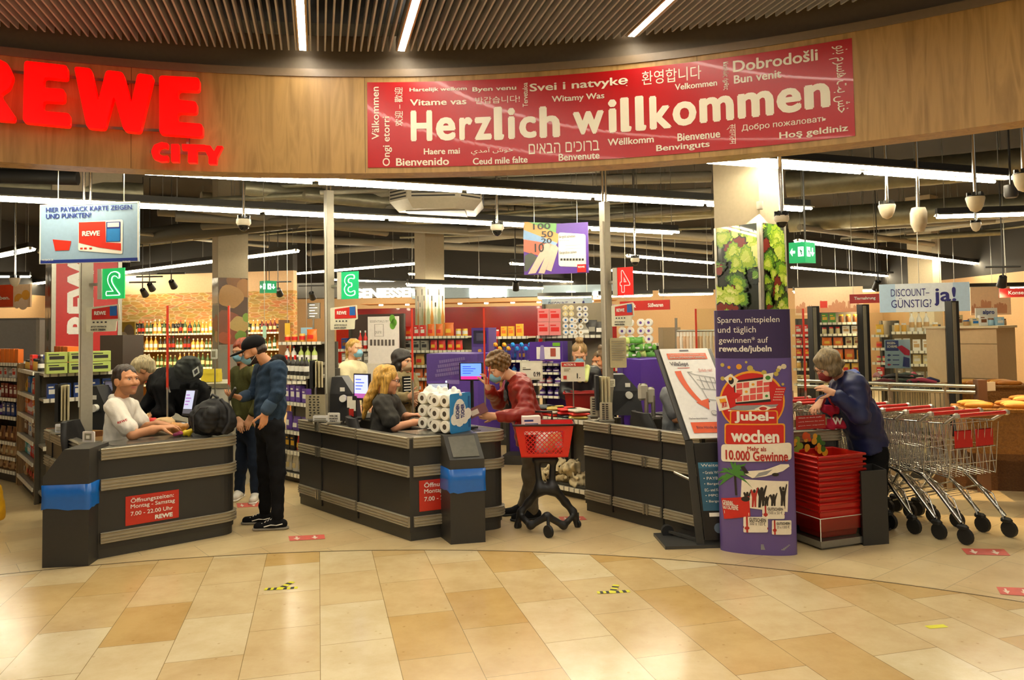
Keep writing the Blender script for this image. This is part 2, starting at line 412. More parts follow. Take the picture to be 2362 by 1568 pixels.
sc = thing('letter_sign', 'small red illuminated word CITY under the last big letter', 'sign', BDL.pt(-1.7, 3.1)); sc['world_parts'] = 1
for ch, P in (('C', None), ('I', [(1165, 980), (1218, 980), (1218, 1102), (1165, 1100)]), ('T', [(1238, 980), (1400, 985), (1400, 1022), (1340, 1020), (1340, 1108), (1280, 1106), (1280, 1018), (1238, 1016)]),
              ('Y', [(1373, 986), (1432, 990), (1458, 1030), (1478, 992), (1518, 994), (1478, 1070), (1474, 1117), (1420, 1115), (1420, 1070)])):
    m = MB()
    if P: m.poly(BDL, px_((0, 0), 2.9525, rot_poly(P, 5, 2)), 0, .0, thick=.06)
    else:
        o = [(1145 - 0, 975), (1100, 966), (1050, 985), (1028, 1030), (1045, 1080), (1095, 1100), (1145, 1096), (1145, 1058), (1115, 1062), (1085, 1050), (1078, 1028), (1090, 1006), (1115, 1002), (1142, 1010)]
        m.poly(BDL, px_((0, 0), 2.9525, rot_poly(o, 8, 2)), 0, .0, thick=.06)
    m.build('letter', [red_lit], sc)
a0, z0 = BD.hit(350, 352); a1, z1 = BD.hit(480, 362)
band(BD, a0, a1, (z0 + z1) / 2, .02, .08).build('mounting_rail', M('#8b8371', .3, .8), sc)
m = MB(); m.bar(BD.pt(a1 - .14, (z0 + z1) / 2, .04), BD.pt(a1 - .14, zb - .035, .04), .02, .02); m.build('strut', M('#8b8371', .3, .8), sc)
# welcome banner
wb = thing('welcome_banner', 'long red banner with welcome greetings in many languages on the oak bulkhead', 'banner', BD.pt(1.3, 3.05)); wb['world_parts'] = 1
aL = BD.hit(848, 300)[0]; aR = BD.hit(1969, 200)[0]; zB = (BD.hit(849, 393)[1] + BD.hit(1974, 312)[1] + BD.hit(1181, 374)[1]) / 3; zT = (BD.hit(847, 199)[1] + BD.hit(1964, 82)[1] + BD.hit(1181, 178)[1]) / 3
m = MB(); m.rect(BD, (aL, zB), (aR, zT), d=.006, px=False, n=60); m.build('panel', M('#b5070d', .30, coat=.12, var=.04), wb)
class Ban(Drum):
    """lettering on the banner: heights are taken as shares of the banner's own edges at that point"""
    def hit(s, x, y):
        a, _ = Drum.hit(s, x, (y)); f = (x - 847) / (1969 - 847)
        top = 199 + f * 12 - 0 if False else None
        t = np.interp(x, [847, 1020, 1181, 1400, 1600, 1800, 1966], [199, 190, 178, 157, 135, 107, 82]); b = np.interp(x, [849, 1020, 1181, 1400, 1600, 1800, 1972], [393, 388, 379, 365, 348, 330, 311])
        return a, zB + (zT - zB) * (b - y) / (b - t)
BN = Ban(BC, BR, True); m = MB(); CRM = M('#efe4c8', .3, var=.03)
T = lambda s, p0, p1, bold=.026, rot=0: m.text(BN, s, p0, p1, 0, .008, bold, rot=rot)
for w, x0, yb0, x1, yt1 in (('H', 948, 331, 997, 258), ('e', 1006, 329, 1051, 272), ('r', 1060, 326, 1090, 271), ('z', 1095, 325, 1134, 269), ('l', 1140, 324, 1164, 245), ('i', 1170, 321, 1190, 247), ('c', 1198, 319, 1237, 265), ('h', 1245, 317, 1291, 239),
                            ('w', 1322, 309, 1393, 249), ('i', 1402, 303, 1424, 223), ('l', 1432, 301, 1458, 218), ('l', 1466, 298, 1492, 214), ('k', 1499, 295, 1548, 211), ('o', 1552, 288, 1606, 225), ('m', 1614, 280, 1692, 212), ('m', 1702, 270, 1784, 201), ('e', 1792, 260, 1848, 194), ('n', 1856, 250, 1914, 184)):
    if w == 'l': T(w, (x0, yb0), (x0 + 18, yt1), .034); m.poly(BN, rot_poly([(x0 + 3, yb0), (x1 - 3, yb0 - 1.5), (x1, yb0 - 15), (x0 + 10, yb0 - 14)], 5, 3), 0, .008)
    else: T(w, (x0 + (2 if w == 'i' else 0), yb0), (x1 - (2 if w == 'i' else 0), yt1), .05)
for w, x0, yb0, x1, yt1 in (('Hartelijk welkom', 945, 219, 1077, 200), ('Vitame vas', 946, 249, 1076, 227), ('Byen venu', 1090, 215, 1191, 194), ('Svei i natvykę', 1222, 214, 1448, 168), ('Witamy Was', 1273, 236, 1394, 207), ('Velkommen', 1557, 202, 1654, 176),
                            ('Dobrodošli', 1691, 160, 1886, 105), ('Bun venit', 1693, 187, 1802, 153), ('Haere mai', 978, 361, 1061, 343), ('Bienvenido', 914, 388, 1036, 366), ('Ceud mile falte', 1091, 382, 1217, 359), ('Benvenute', 1289, 370, 1383, 347),
                            ('Wëllkomm', 1402, 334, 1508, 308), ('Bienvenue', 1563, 322, 1661, 294), ('Benvinguts', 1514, 350, 1637, 320), ('Hoş geldiniz', 1798, 322, 1956, 284)):
    T(w, (x0, yb0), (x1, yt1), .028)
T('Добро пожаловать', (1711, 301), (1906, 262), .012); T('반갑습니다!', (1097, 241), (1199, 217), .0); T('환영합니다', (1481, 190), (1617, 142), .0)
T('ברוכים הבאים'[::-1], (1220, 355), (1382, 320), .0)
T('\ufef1\ufeaa\ufee3\ufe81 \ufeb5\ufeee\ufea7', (1087, 360), (1184, 338), .0)
T('Välkommen', (858, 329), (874, 208), .016, 1); T('Ongi etorri', (883, 389), (904, 275), .016, 1); T('欢迎 – 歡迎', (911, 297), (929, 207), .0, 1); T('Tervetuloa', (1206, 245), (1217, 187), .02, 1)
T('Κκαλώς ήρθες', (1667, 202), (1680, 134), .01, -1); T('स्वागतम', (1677, 330), (1696, 281), .0, -1)
T('\ufeed\ufee7\ufe91 \ufee1\ufeae\ufeb3\ufbac \ufe96\ufe91 \ufeb6\ufea7', (1916, 260), (1956, 96), .0, -1)
m.build('lettering', CRM, wb)
# ================= SHOP LIGHTS =================
tube_m = M('#fff5da', emit=TUBE); refl = M('#d8d2bd', .35); hous = M('#2b2822', .6)
def light_row(p0, p1, z, label, group, seg=1.5, wide=.075, wires=True, S=None):
    """a hung row of twin-tube lights: dark trunk, white reflector wings, two glowing tubes per length"""
    a, b = G(p0[0], p0[1], z), G(p1[0], p1[1], z); d = b - a; L = d.length; u = d / L; w = Vector((-u.y, u.x, 0))
    r = thing('tube_light', label, 'ceiling light', a, group=group); r['world_parts'] = 1
    Z = Vector((0, 0, 1)); m = MB(); m.bar(a + Z * .075, b + Z * .075, .07, .07); m.build('trunking', hous, r)
    m = MB()
    for s in (-1, 1): m.bar(a + w * s * wide * .72 + Z * .03, b + w * s * wide * .72 + Z * .03, wide * .95, .008, up=(w * s * .35 + Z).normalized())
    m.bar(a + Z * .02, b + Z * .02, .04, .045); m.build('reflector', refl, r)
    n = max(1, round(L / seg)); m = MB()
    for k in range(n):
        for s in (-1, 1):
            q0 = a + u * (L * k / n + .03) + w * s * wide * .9; q1 = a + u * (L * (k + 1) / n - .03) + w * s * wide * .9
            m.tube([q0, q1], .016, 6)
    m.build('tubes', tube_m, r)
    if wires:
        for k in range(0, n + 1, max(1, n // 3)):
            q = a + u * min(max(L * k / n, .1), L - .1); m = MB(); m.tube([q + Z * .1, Vector((q.x, q.y, 4.7))], .005, 5); m.build('suspension_wire', STEEL, r)
    return r
FG = 'rows of tube lights in the shop'
light_row((-160, 366), (1865, 483), 3.10, 'long tube light row directly behind the oak bulkhead, ending at the green salad column', FG, wide=.085)
light_row((-120, 452), (1562, 537), 3.10, 'second long tube light row behind the blue hanging card sign', FG, wide=.085)
light_row((1640, 367), (2320, 415), 3.15, 'broad tube light ending among the hanging domes at the upper right', FG, wide=.11)
light_row((2160, 500), (2560, 488), 3.1, 'short tube light at the right edge below the hanging domes', FG)
light_row((60, 657), (683, 579), 3.15, 'tube light sloping up above the green number two sign', FG)
light_row((556, 642), (1017, 603), 3.15, 'tube light sloping up behind the green number three sign', FG)
light_row((1840, 556), (2500, 640), 3.15, 'tube light running down right from the exit box by the salad column', FG)
light_row((1450, 590), (1650, 607), 3.15, 'short tube light ending left of the salad column above the red number sign', FG)
light_row((1180, 608), (1650, 640), 3.15, 'tube light passing behind the red number four sign', FG)
light_row((945, 632), (1660, 667), 3.15, 'lowest tube light over the middle aisle left of the salad column', FG)
light_row((770, 645), (950, 652), 3.15, 'tube light just right of the green number three sign', FG)
light_row((1830, 617), (2100, 642), 3.15, 'tube light ending at the cream column behind the discount sign', FG)
light_row((-60, 602), (70, 575), 3.1, 'tube light at the left edge beside the column with the red banner', FG)
light_row((-90, 638), (70, 638), 3.1, 'low tube light at the left edge above the orange wall picture', FG)
for q in range(5):
    light_row((1830 + q * 120, 674 - q * 2.4), (1830 + q * 120 + 110, 672 - q * 2.4), 2.4, 'tube light number %s of the row above the right hand shelves' % ('one', 'two', 'three', 'four', 'five')[q], FG)
for q in range(3):
    light_row((1240 + q * 140, 688 - q * 4), (1365 + q * 140, 686 - q * 4), 2.35, ('tube light low behind the red number four sign', 'tube light low above the sweets aisle sign', 'tube light low beside the edge of the salad column')[q], FG)
light_row((940, 657), (1250, 665), 2.55, 'far tube light in front of the illuminated word ERLEBEN', FG)
# ================= SIGNS, POSTS, DOMES, CEILING SERVICES =================
def root(name, label, cat, at, group=None):
    r = thing(name, label, cat, at, group=group); r['world_parts'] = 1; return r
def slab(S, a0, b0, a1, b1, t, mat, name, par, d=0.0, r=0.0):
    pts = [(a0, b0), (a1, b0), (a1, b1), (a0, b1)]
    if r: pts = rot_poly(pts, r)
    m = MB(); m.poly(S, pts, 0, d, px=False, thick=t); return m.build(name, mat, par)
def wire(p, z, par, r=.004, mat=None, name='wire'):
    m = MB(); m.tube([p, (p[0], p[1], z)], r, 5); return m.build(name, mat or STEEL, par)
NAVY = M('#1c2f7d', .4); PUR = M('#5b3a8e', .4); PLUM = M('#33204a', .35); ORG = M('#e2611c', .45); PAPER = M('#e8e4d6', .5)
REWER = M('#bf1a14', .4); WTXT = M('#f1ece0', .45); GREEN = M('#1b9a58', .35, emit=.55); SIGNBLUE = M('#a9c3d6', .4)
# blue hanging card sign
S = vplane((92, 530), 6.45, (321, 535), 6.35); A = S.hit(91, 609); B = S.hit(321, 464); a0, b0, a1, b1 = A[0], A[1], B[0], B[1]
sg = root('hanging_sign', 'pale blue hanging sign about showing the bonus card, navy footer, top left', 'sign', S.pt((a0 + a1) / 2, b0))
slab(S, a0, b0, a1, b1, .012, [M('#8da9c0', .35)], 'panel', sg)
m = MB()
for f in (a0, a1 - .012): m.rect(S, (f, b0), (f + .012, b1), px=False)
for f in (b0, b1 - .014): m.rect(S, (a0, f), (a1, f + .014), px=False)
m.build('frame', PAPER, sg)
m = MB(); m.rect(S, (94, 608), (318, 594), 0, .004)
m.text(S, 'HIER PAYBACK KARTE ZEIGEN', (107, 490), (305, 472), 0, .005, .025); m.text(S, 'UND PUNKTEN!', (107, 505), (211, 490), 0, .005, .025); m.rect(S, (246, 558), (279, 511), 0, .007); m.build('print', NAVY, sg)
m = MB(); m.poly(S, rot_poly([S.hit(*q) for q in ((181, 578), (283, 586), (284, 506), (182, 513))], .02), 0, .004, px=False)
m.text(S, 'REWE', (191, 545), (232, 532), 0, .008, .06); m.text(S, 'PAYBACK', (284, 606), (302, 601), 0, .006, .02); m.rect(S, (249, 524), (276, 513), 0, .008); m.text(S, 'PAYBACK.DE', (98, 602), (124, 597), 0, .006); m.build('card', PAPER, sg)
m = MB(); m.poly(S, [(183, 513), (244, 511), (245, 559), (280, 561), (280, 578), (230, 571), (183, 560)], 0, .006)
m.poly(S, [(122, 552), (165, 556), (160, 577), (128, 578)], 0, .004)
for k, x in enumerate((186, 195, 207)): m.rect(S, (x, 575), (x + 6, 571), 0, .006)
m.build('card_field', M('#c92a16', .4), sg)
m = MB(); m.rect(S, (248, 557), (278, 527), 0, .008); m.build('card_chip', M('#2376b8', .4), sg)
for x, zz in ((133, 4.7), (285, 4.7)): wire(S.pt(S.hit(x, 458)[0], b1, -.006), zz, sg)
# purple banknote sign
S = vplane((1207, 570), 8.7, (1358, 570), 8.5); A = S.hit(1209, 634); B = S.hit(1356, 512); a0, b0, a1, b1 = A[0], A[1], B[0], B[1]
sg = root('hanging_sign', 'purple hanging sign with fanned banknotes 100, 50, 20 and 10 left of the tall post', 'sign', S.pt((a0 + a1) / 2, b0))
slab(S, a0, b0, a1, b1, .012, [M('#5a3796', .4)], 'panel', sg)
m = MB(); cols = ['#6fa35e', '#d99a5a', '#86a8cf', '#c96a55', '#c9b6a4', '#e6e2d8', '#4a4f4a', '#2c2c2c', '#c81a17']
m.poly(S, [(1210, 512), (1284, 515), (1282, 545), (1220, 520)], 0, .003); m.poly(S, [(1209, 512), (1218, 512), (1290, 540), (1286, 562), (1208, 532)], 1, .004)
m.poly(S, [(1208, 530), (1285, 560), (1278, 582), (1207, 552)], 2, .005); m.poly(S, [(1208, 552), (1270, 562), (1252, 592), (1208, 580)], 3, .006)
for q in ([(1218, 632), (1236, 630), (1274, 564), (1258, 560)], [(1242, 630), (1256, 631), (1281, 566), (1270, 562)], [(1260, 622), (1272, 626), (1289, 572), (1281, 564)]): m.poly(S, q, 4, .007)
m.poly(S, [(1210, 590), (1226, 582), (1240, 594), (1216, 626), (1210, 626)], 6, .006)
m.poly(S, rot_poly([S.hit(*q) for q in ((1289, 614), (1352, 616), (1351, 540), (1288, 536))], .03), 5, .005, px=False)
for t, p0, p1, c, b in (('100', (1230, 530), (1270, 514), 7, .02), ('50', (1249, 548), (1276, 532), 7, .02), ('20', (1249, 562), (1273, 549), 7, .02), ('10', (1234, 582), (1255, 561), 7, .02), ('Bargeld abheben', (1290, 551), (1327, 541), 7, .0), ('hier an der Kasse', (1290, 556), (1313, 553), 7, .0), ('Bargeldlos zahlen', (1291, 587), (1330, 578), 7, .0)): m.text(S, t, p0, p1, c, .011, b)
for k, y in enumerate((560, 565, 569, 573)): m.rect(S, (1304, y + 1.2), (1332 + k % 2 * 6, y), 7, .008)
for k in range(8): m.rect(S, (1293 + k * 7, 601), (1298 + k * 7, 596), 7, .008)
m.rect(S, (1332, 628), (1352, 609), 8, .009); m.text(S, 'REWE', (1334, 618), (1349, 613), 5, .012, .05)
m.build('print', [M(c, .45) for c in cols], sg)
for x in (1232, 1331): wire(S.pt(S.hit(x, 515)[0], b1, -.006), 4.7, sg)
# discount signs
def ja(S, A, B, label, pr, col='#b9d0e2'):
    a0, b0 = S.hit(*A); a1, b1 = S.hit(*B); w, h = a1 - a0, b1 - b0
    sg = root('hanging_sign', label, 'sign', S.pt((a0 + a1) / 2, b0)); slab(S, a0, b0, a1, b1, .012, [M('#e3e8ea', .4)], 'panel', sg)
    for f in (0, .82): m = MB(); m.rect(S, (a0 + w * f, b0), (a0 + w * (f + .18), b1), 0, px=False); m.build('margin', M(col, .4), sg)
    m = MB(); f = lambda s, x0, y0, x1, y1, bd: m.text(S, s, (a0 + w * x0, b0 + h * y0), (a0 + w * x1, b0 + h * y1), 0, .005, bd, px=False)
    f('DISCOUNT–', .13, .56, .56, .82, .0); f('GÜNSTIG?', .13, .16, .58, .50, .0); f('ja!', .61, .20, .85, .84, .03); m.build('print', M('#2c2a6e', .4), sg)
    for x in pr: wire(S.pt(a0 + w * x, b1, -.006), 4.7, sg)
ja(vplane((2028, 690), 9.3, (2238, 690), 9.0), (2030, 721), (2236, 650), 'wide discount sign hanging over the shopping trolleys at right', (.45,))
ja(vplane((1250, 690), 13.6, (1368, 690), 13.3), (1251, 731), (1366, 686), 'smaller discount sign behind the pink paper packs in the middle', (.6,))
# posts with card signs and number signs
def card(S, A, B, par, tilt=0):
    a0, b0 = S.hit(*A); a1, b1 = S.hit(*B); w, h = a1 - a0, b1 - b0; c = lambda pts: [(a0 + w * x, b0 + h * y) for x, y in pts]
    sp = root('card_sign', par[0], 'sign', S.pt(a0 + w * .2, b0))
    m = MB(); m.poly(S, rot_poly(c([(0, 0), (.88, .02), (.9, .4), (1, .42), (.97, 1), (0, .9)]), .012), 0, 0, px=False, thick=.006); m.build('panel', M('#dcd8bd', .5), sp)
    m = MB(); m.poly(S, c([(.17, .45), (.95, .47), (.92, .95), (.17, .84)]), 0, .003, px=False); m.build('card_field', M('#c9241a', .4), sp)
    m = MB(); m.rect(S, (a0 + w * .71, b0 + h * .58), (a0 + w * .92, b0 + h * .93), 0, .005, px=False); m.build('card_chip', M('#1f5da6', .4), sp)
    m = MB(); m.text(S, 'REWE', (a0 + w * .25, b0 + h * .62), (a0 + w * .6, b0 + h * .76), 0, .006, .05, px=False); m.build('lettering', WTXT, sp)
    m = MB(); m.text(S, 'JETZT PAYBACK', (a0 + w * .15, b0 + h * .15), (a0 + w * .62, b0 + h * .22), 0, .004, .03, px=False); m.text(S, 'KARTE ZEIGEN', (a0 + w * .15, b0 + h * .05), (a0 + w * .58, b0 + h * .12), 0, .004, .03, px=False)
    for k in range(4): m.rect(S, (a0 + w * (.2 + k * .12), b0 + h * .33), (a0 + w * (.26 + k * .12), b0 + h * .38), 0, .004, px=False)
    m.build('print', M('#2b2b33', .5), sp)
def post(x, Y, w, ytop, label, light=True):
    p = D(x, 900, Y); r = root('checkout_post', label, 'post', (p.x, p.y, 0)); zt = D(x, ytop, Y).z; R = math.atan2(.62, .784)
    m = MB(); m.box((p.x, p.y, zt / 2), (w, w, zt), 0, R); m.build('column', M('#a39c8b', .4, .3), r)
    for s in (-1, 1):
        m = MB(); q = p + E1 * s * w * .28; m.tube([(q.x, q.y, zt - .1), (q.x, q.y, 4.7)], .013, 8); m.build('rod', CHROME, r)
    m = MB(); m.box((p.x - w * .3, p.y - w * .62, (zt + .9) / 2), (.012, .006, zt - 1.3)); m.build('edge_strip', M('#d7d3c4', .4), r)
    m = MB(); m.box((p.x, p.y, .01), (w * 2, w * 2, .02), 0, R); m.build('foot_plate', STEEL, r)
    return p
post(198, 7.0, .095, 500, 'grey post at the left checkout carrying the green number two sign')
post(761, 8.05, .078, 440, 'grey post at the middle checkout carrying the green number three sign')
post(1403, 7.75, .078, 466, 'grey post at the right checkout carrying the red number four sign')
card(vplane((199, 740), 6.9, (275, 735), 6.8), (199, 766), (277, 701), ['white card sign on the post under the green number two'])
card(vplane((762, 735), 7.95, (825, 735), 7.9), (762, 761), (825, 703), ['white card sign on the post under the green number three'])
card(vplane((1412, 730), 7.65, (1461, 728), 7.45), (1411, 753), (1462, 697), ['white card sign on the post under the red number four'])
def numsign(x0, x1, y0, y1, Y0, Y1, ch, col, label, post_p):
    S = vplane((x0, (y0 + y1) / 2), Y0, (x1, (y0 + y1) / 2), Y1); a0, b0 = S.hit(x0, y1); a1, b1 = S.hit(x1, y0); w, h = a1 - a0, b1 - b0
    sg = root('number_sign', label, 'sign', S.pt(a0, b0)); slab(S, a0, b0, a1, b1, .01, [M(col, .3, emit=.45)], 'panel', sg)
    m = MB(); m.text(S, ch, (a0 + w * .18, b0 + h * .1), (a0 + w * .85, b0 + h * .9), 0, .003, .05, px=False, mirror=True); m.build('digit_outline', M('#d8ffe6' if ch != '4' else '#ff9a90', .3, emit=1.2), sg)
    m = MB(); m.text(S, ch, (a0 + w * .24, b0 + h * .13), (a0 + w * .79, b0 + h * .87), 0, .005, .005, px=False, mirror=True); m.build('digit_fill', M(col, .3, emit=.4), sg)
    m = MB(); c = S.pt(a0 - .02, (b0 + b1) / 2, -.02); m.box(c, (.05, .06, h * 1.0), R=Matrix((S.u, -S.n, (0, 0, 1))).transposed()); m.build('side_case', M('#c9c3b2', .5), sg)
    m = MB(); q = Vector((post_p[0], post_p[1], c.z)); m.bar(q, c, .025, .025); m.build('bracket', STEEL, sg)
numsign(235, 287, 617, 690, 6.9, 6.8, '2', '#23b45c', 'green glowing number two sign on the left post', D(198, 900, 7.0))
numsign(787, 826, 625, 690, 7.95, 7.85, '3', '#18a566', 'green glowing number three sign on the middle post', D(761, 900, 8.05))
numsign(1424, 1459, 615, 682, 7.65, 7.55, '4', '#e3231c', 'red glowing number four sign on the right post', D(1403, 900, 7.75))
# exit signs
def exitsign(xa, xm, xb, y0, y1, Y, label):
    c = D(xm, (y0 + y1) / 2, Y); SL = vplane((xa, y0), Y + .10, (xm, y0), Y); SR = vplane((xm, y0), Y, (xb, y0), Y + .14)
    sg = root('exit_sign', label, 'sign', c); z0, z1 = D(xm, y1, Y).z, D(xm, y0, Y).z
    A, B, C = D(xa, y0, Y + .10), c, D(xb, y0, Y + .14)
    m = MB(); m.prism([(A.x, A.y), (B.x, B.y), (C.x, C.y)], z0, z1); m.build('case', M('#12935a', .4, emit=.4), sg)
    m = MB(); h = z1 - z0
    for S, X0, X1, arr in ((SL, xa, xm, 1), (SR, xm, xb, 0)):
        a0 = S.hit(X0, y0)[0]; a1 = S.hit(X1, y0)[0]; w = a1 - a0; b = S.hit((X0 + X1) / 2, y1)[1]
        P = lambda pts: m.poly(S, [(a0 + w * x, b + h * y) for x, y in pts], 0, .003, px=False)
        ax = .22 if arr else .68; aw = .16 if arr else .2
        if arr: P([(ax - aw, .5), (ax, .7), (ax, .56), (ax + aw, .56), (ax + aw, .44), (ax, .44), (ax, .3)])
        else: P([(ax, .3), (ax + aw, .5), (ax + .06, .5), (ax + .06, .72), (ax - .06, .72), (ax - .06, .5), (ax - aw, .5)])
        dx = .56 if arr else .12; P([(dx, .28), (dx + .34, .28), (dx + .34, .74), (dx, .74)])
    m.build('pictogram', M('#e9f7f0', .4, emit=1.6), sg)
    m = MB()
    for S, X0, X1, arr in ((SL, xa, xm, 1), (SR, xm, xb, 0)):
        a0 = S.hit(X0, y0)[0]; a1 = S.hit(X1, y0)[0]; w = a1 - a0; b = S.hit((X0 + X1) / 2, y1)[1]; dx = .60 if arr else .16
        P = lambda pts: m.poly(S, [(a0 + w * (dx + x), b + h * y) for x, y in pts], 0, .005, px=False)
        P([(.1, .30), (.14, .42), (.1, .5), (.06, .58), (.12, .62), (.17, .56), (.24, .53), (.18, .47), (.22, .38), (.17, .30), (.17, .38)]); P([(.13, .65), (.18, .65), (.18, .71), (.13, .71)])
    m.build('running_figure', M('#128a55', .4), sg); wire((c.x, c.y, z1), 4.7, sg, .006, hous, 'rod')
    wire((c.x + .03, c.y + .06, z1), 4.7, sg, .006, hous, 'rod')
exitsign(1819, 1857, 1880, 557, 605, 7.6, 'green exit box hanging right of the salad column')
exitsign(599, 614, 638, 647, 675, 12.4, 'small green exit box hanging behind the checkout left of the middle post')
# dome cameras and sensors
def dome(x, y, Y, d, label, kind=0, up=0):
    c = D(x, y, Y); r = root('dome_camera' if kind < 2 else 'motion_sensor', label, 'camera' if kind < 2 else 'sensor', c, 'domes and sensors hung from poles'); q = (c.x, c.y, c.z)
    m = MB()
    if kind == 0:
        m.lathe([(d * .5, d * .38), (d * .52, d * .1), (d * .46, 0), (d * .40, -.01)], 16, q, 0); m.build('housing', M('#ded3b8', .45), r)
        m = MB(); m.ball((q[0], q[1], q[2]), (d * .40, d * .40, d * .48), 0, 14, 8); m.build('lens_bubble', M('#1b1a18', .08), r)
    elif kind == 1:
        m.lathe([(d * .5, d * .40), (d * .52, d * .32), (d * .42, -d * .1), (d * .28, -d * .38), (d * .06, -d * .5)], 16, q, 0); m.build('housing', M('#d9c9aa', .45), r)
    else:
        m.loft([[Vector(q) + Vector((a, b, zz)) for a, b in ((-w, -dd), (w, -dd), (w, dd), (-w, dd))] for w, dd, zz in ((.05, .03, .1), (.06, .045, .05), (.055, .05, -.05), (.03, .03, -.13))], 0); m.build('housing', M('#d9c9aa', .45), r)
    if kind < 2:
        m = MB()
        for k in range(6): m.box((q[0] + d * .36 * cos(k), q[1] + d * .36 * sin(k), q[2] + d * .52), (.03, .02, .04), 0, k)
        m.lathe([(d * .48, d * .42), (d * .48, d * .46)], 14, q, 0); m.build('bracket', M('#2a2824', .4, .4), r)
    m = MB(); m.tube([(q[0], q[1], q[2] + d * .42), (q[0], q[1], 4.7)], .016, 8); m.build('pole', CHROME, r)
dome(562, 518, 8.3, .15, 'dome camera hanging on a pole right of the blue card sign')
dome(1147, 530, 8.8, .15, 'dome camera hanging left of the purple banknote sign')
dome(1803, 510, 5.98, .11, 'dome camera hanging directly in front of the salad column')
dome(2046, 487, 7.3, .15, 'closed cream dome hanging leftmost of the right hand group', 1)
dome(2250, 470, 6.7, .15, 'closed cream dome near the broad tube light end', 1)
dome(2362, 420, 6.2, .16, 'closed cream dome cut by the right picture edge', 1)
dome(2251, 523, 9.5, .12, 'small cream dome below the larger dome at upper right', 1)
dome(2119, 503, 7.2, .1, 'narrow cream sensor hanging between two domes at upper right', 2)
dome(34, 650, 10.5, .13, 'cream dome at the left edge above the grey cabinet', 1)
dome(1465, 603, 10.5, .12, 'small dome camera hanging below the short tube light by the red four')
# ceiling air unit
c = D(1010, 470, 9.4); r = root('air_conditioner', 'octagonal cream ceiling air unit with louvres under the front tube rows', 'air conditioner', c)
o = [(-.55, -.3), (-.3, -.55), (.3, -.55), (.55, -.3), (.55, .3), (.3, .55), (-.3, .55), (-.55, .3)]
m = MB(); m.loft([[Vector((c.x + x * s, c.y + y * s, c.z + z)) for x, y in o] for s, z in ((.82, -.13), (1.0, -.02), (1.0, .17), (.96, .2))], 0, sm=False); m.build('casing', M('#b5ab95', .5), r)
for (x0, y0), (x1, y1) in zip(o, o[1:] + o[:1]):
    m = MB(); e = Vector((x1 - x0, y1 - y0, 0)); nrm = Vector((e.y, -e.x, 0)).normalized(); k = e.length * .42; mid = Vector((c.x + (x0 + x1) / 2, c.y + (y0 + y1) / 2, c.z)); e.normalize()
    for q in range(4): m.bar(mid - e * k + nrm * .004 + Vector((0, 0, .01 + q * .04)), mid + e * k + nrm * .004 + Vector((0, 0, .01 + q * .04)), .012, .016)
    m.build('louvre', M('#2b2823', .6), r)
m = MB(); m.box((c.x, c.y, c.z - .135), (.7, .7, .012)); m.build('intake_grille', M('#5a5346', .5, var=.4, vs_=25), r)
for s in (-.4, .4): wire((c.x + s, c.y, c.z + .2), 4.7, r, .008, STEEL, 'rod')
# ducts, trays and pipes under the shop ceiling
def ceil_pipe(pa, pb, za, rad, mat, name, label, cat, grp, n=10, spir=False):
    a, b = G(pa[0], pa[1], za), G(pb[0], pb[1], za); d = b - a; r = root(name, label, cat, a, grp)
    m = MB()
    if spir:
        k = int(d.length / .12); pts = [a + d * i / k for i in range(k + 1)]; m.tube(pts, [rad * (1 + .02 * (i % 2)) for i in range(k + 1)], 16)
    else: m.tube([a, b], rad, n)
    m.build('pipe_run', mat, r); q = max(2, int(d.length / 3))
    for i in range(q):
        p = a + d * (i + .5) / q; m = MB(); m.tube([p + Vector((0, 0, rad * .9)), (p.x, p.y, 4.7)], .006, 5); m.build('hanger', STEEL, r)
FOIL = M('#8f8a72', .42, .6, var=.35, vs_=9, bump=.6); PIPE = M('#a59d88', .45, .1); PIPE2 = M('#7d7564', .5, .1); BLKP = M('#1d1b18', .6)
ceil_pipe((1815, 425), (2500, 362), 3.75, .19, FOIL, 'air_duct', 'silver spiral duct just below the bulkhead at upper right', 'duct', 'silver ducts', spir=True)
ceil_pipe((1820, 510), (2600, 455), 3.65, .21, FOIL, 'air_duct', 'silver spiral duct behind the exit box at upper right', 'duct', 'silver ducts', spir=True)
ceil_pipe((1345, 505), (1700, 470), 3.75, .2, FOIL, 'air_duct', 'silver spiral duct right of the purple banknote sign', 'duct', 'silver ducts', spir=True)
ceil_pipe((-200, 415), (330, 446), 3.7, .14, FOIL, 'air_duct', 'crumpled silver duct above the blue card sign', 'duct', 'silver ducts', spir=True)
ceil_pipe((560, 432), (900, 468), 3.6, .1, FOIL, 'air_duct', 'thin silver duct left of the octagonal air unit', 'duct', 'silver ducts', spir=True)
ceil_pipe((-100, 403), (180, 410), 3.6, .09, BLKP, 'black_pipe', 'thick black pipe end above the blue card sign', 'pipe', 'black pipes')
ceil_pipe((330, 545), (680, 505), 3.5, .15, M('#4d4738', .7), 'black_pipe', 'dark lagged pipe behind the dome right of the blue sign', 'pipe', 'black pipes')
random.seed(5)
for k in range(52):
    y = 425 + k * 4.4 + random.uniform(-4, 4); x = random.uniform(330, 1250); L = random.uniform(500, 1100); sl = random.choice([.06, .075, .09, .05, -.05, -.09, -.03])
    z = random.uniform(3.45, 4.3); x1 = min(x + L, 1640); yb = y + (x1 - x) * sl
    if yb > 655 or y > 655: continue
    Y = G(x, y, z).y; Yb = G(x1, yb, z).y
    if not (7.6 < Y < 22 and 7.6 < Yb < 22): continue
    ceil_pipe((x, y), (x1, yb), z, random.choice([.022, .03, .045, .06, .09]), random.choice([PIPE, PIPE, PIPE2, FOIL]), 'ceiling_pipe', 'grey pipe among the pipes under the shop ceiling', 'pipe', 'pipes under the shop ceiling', 8)
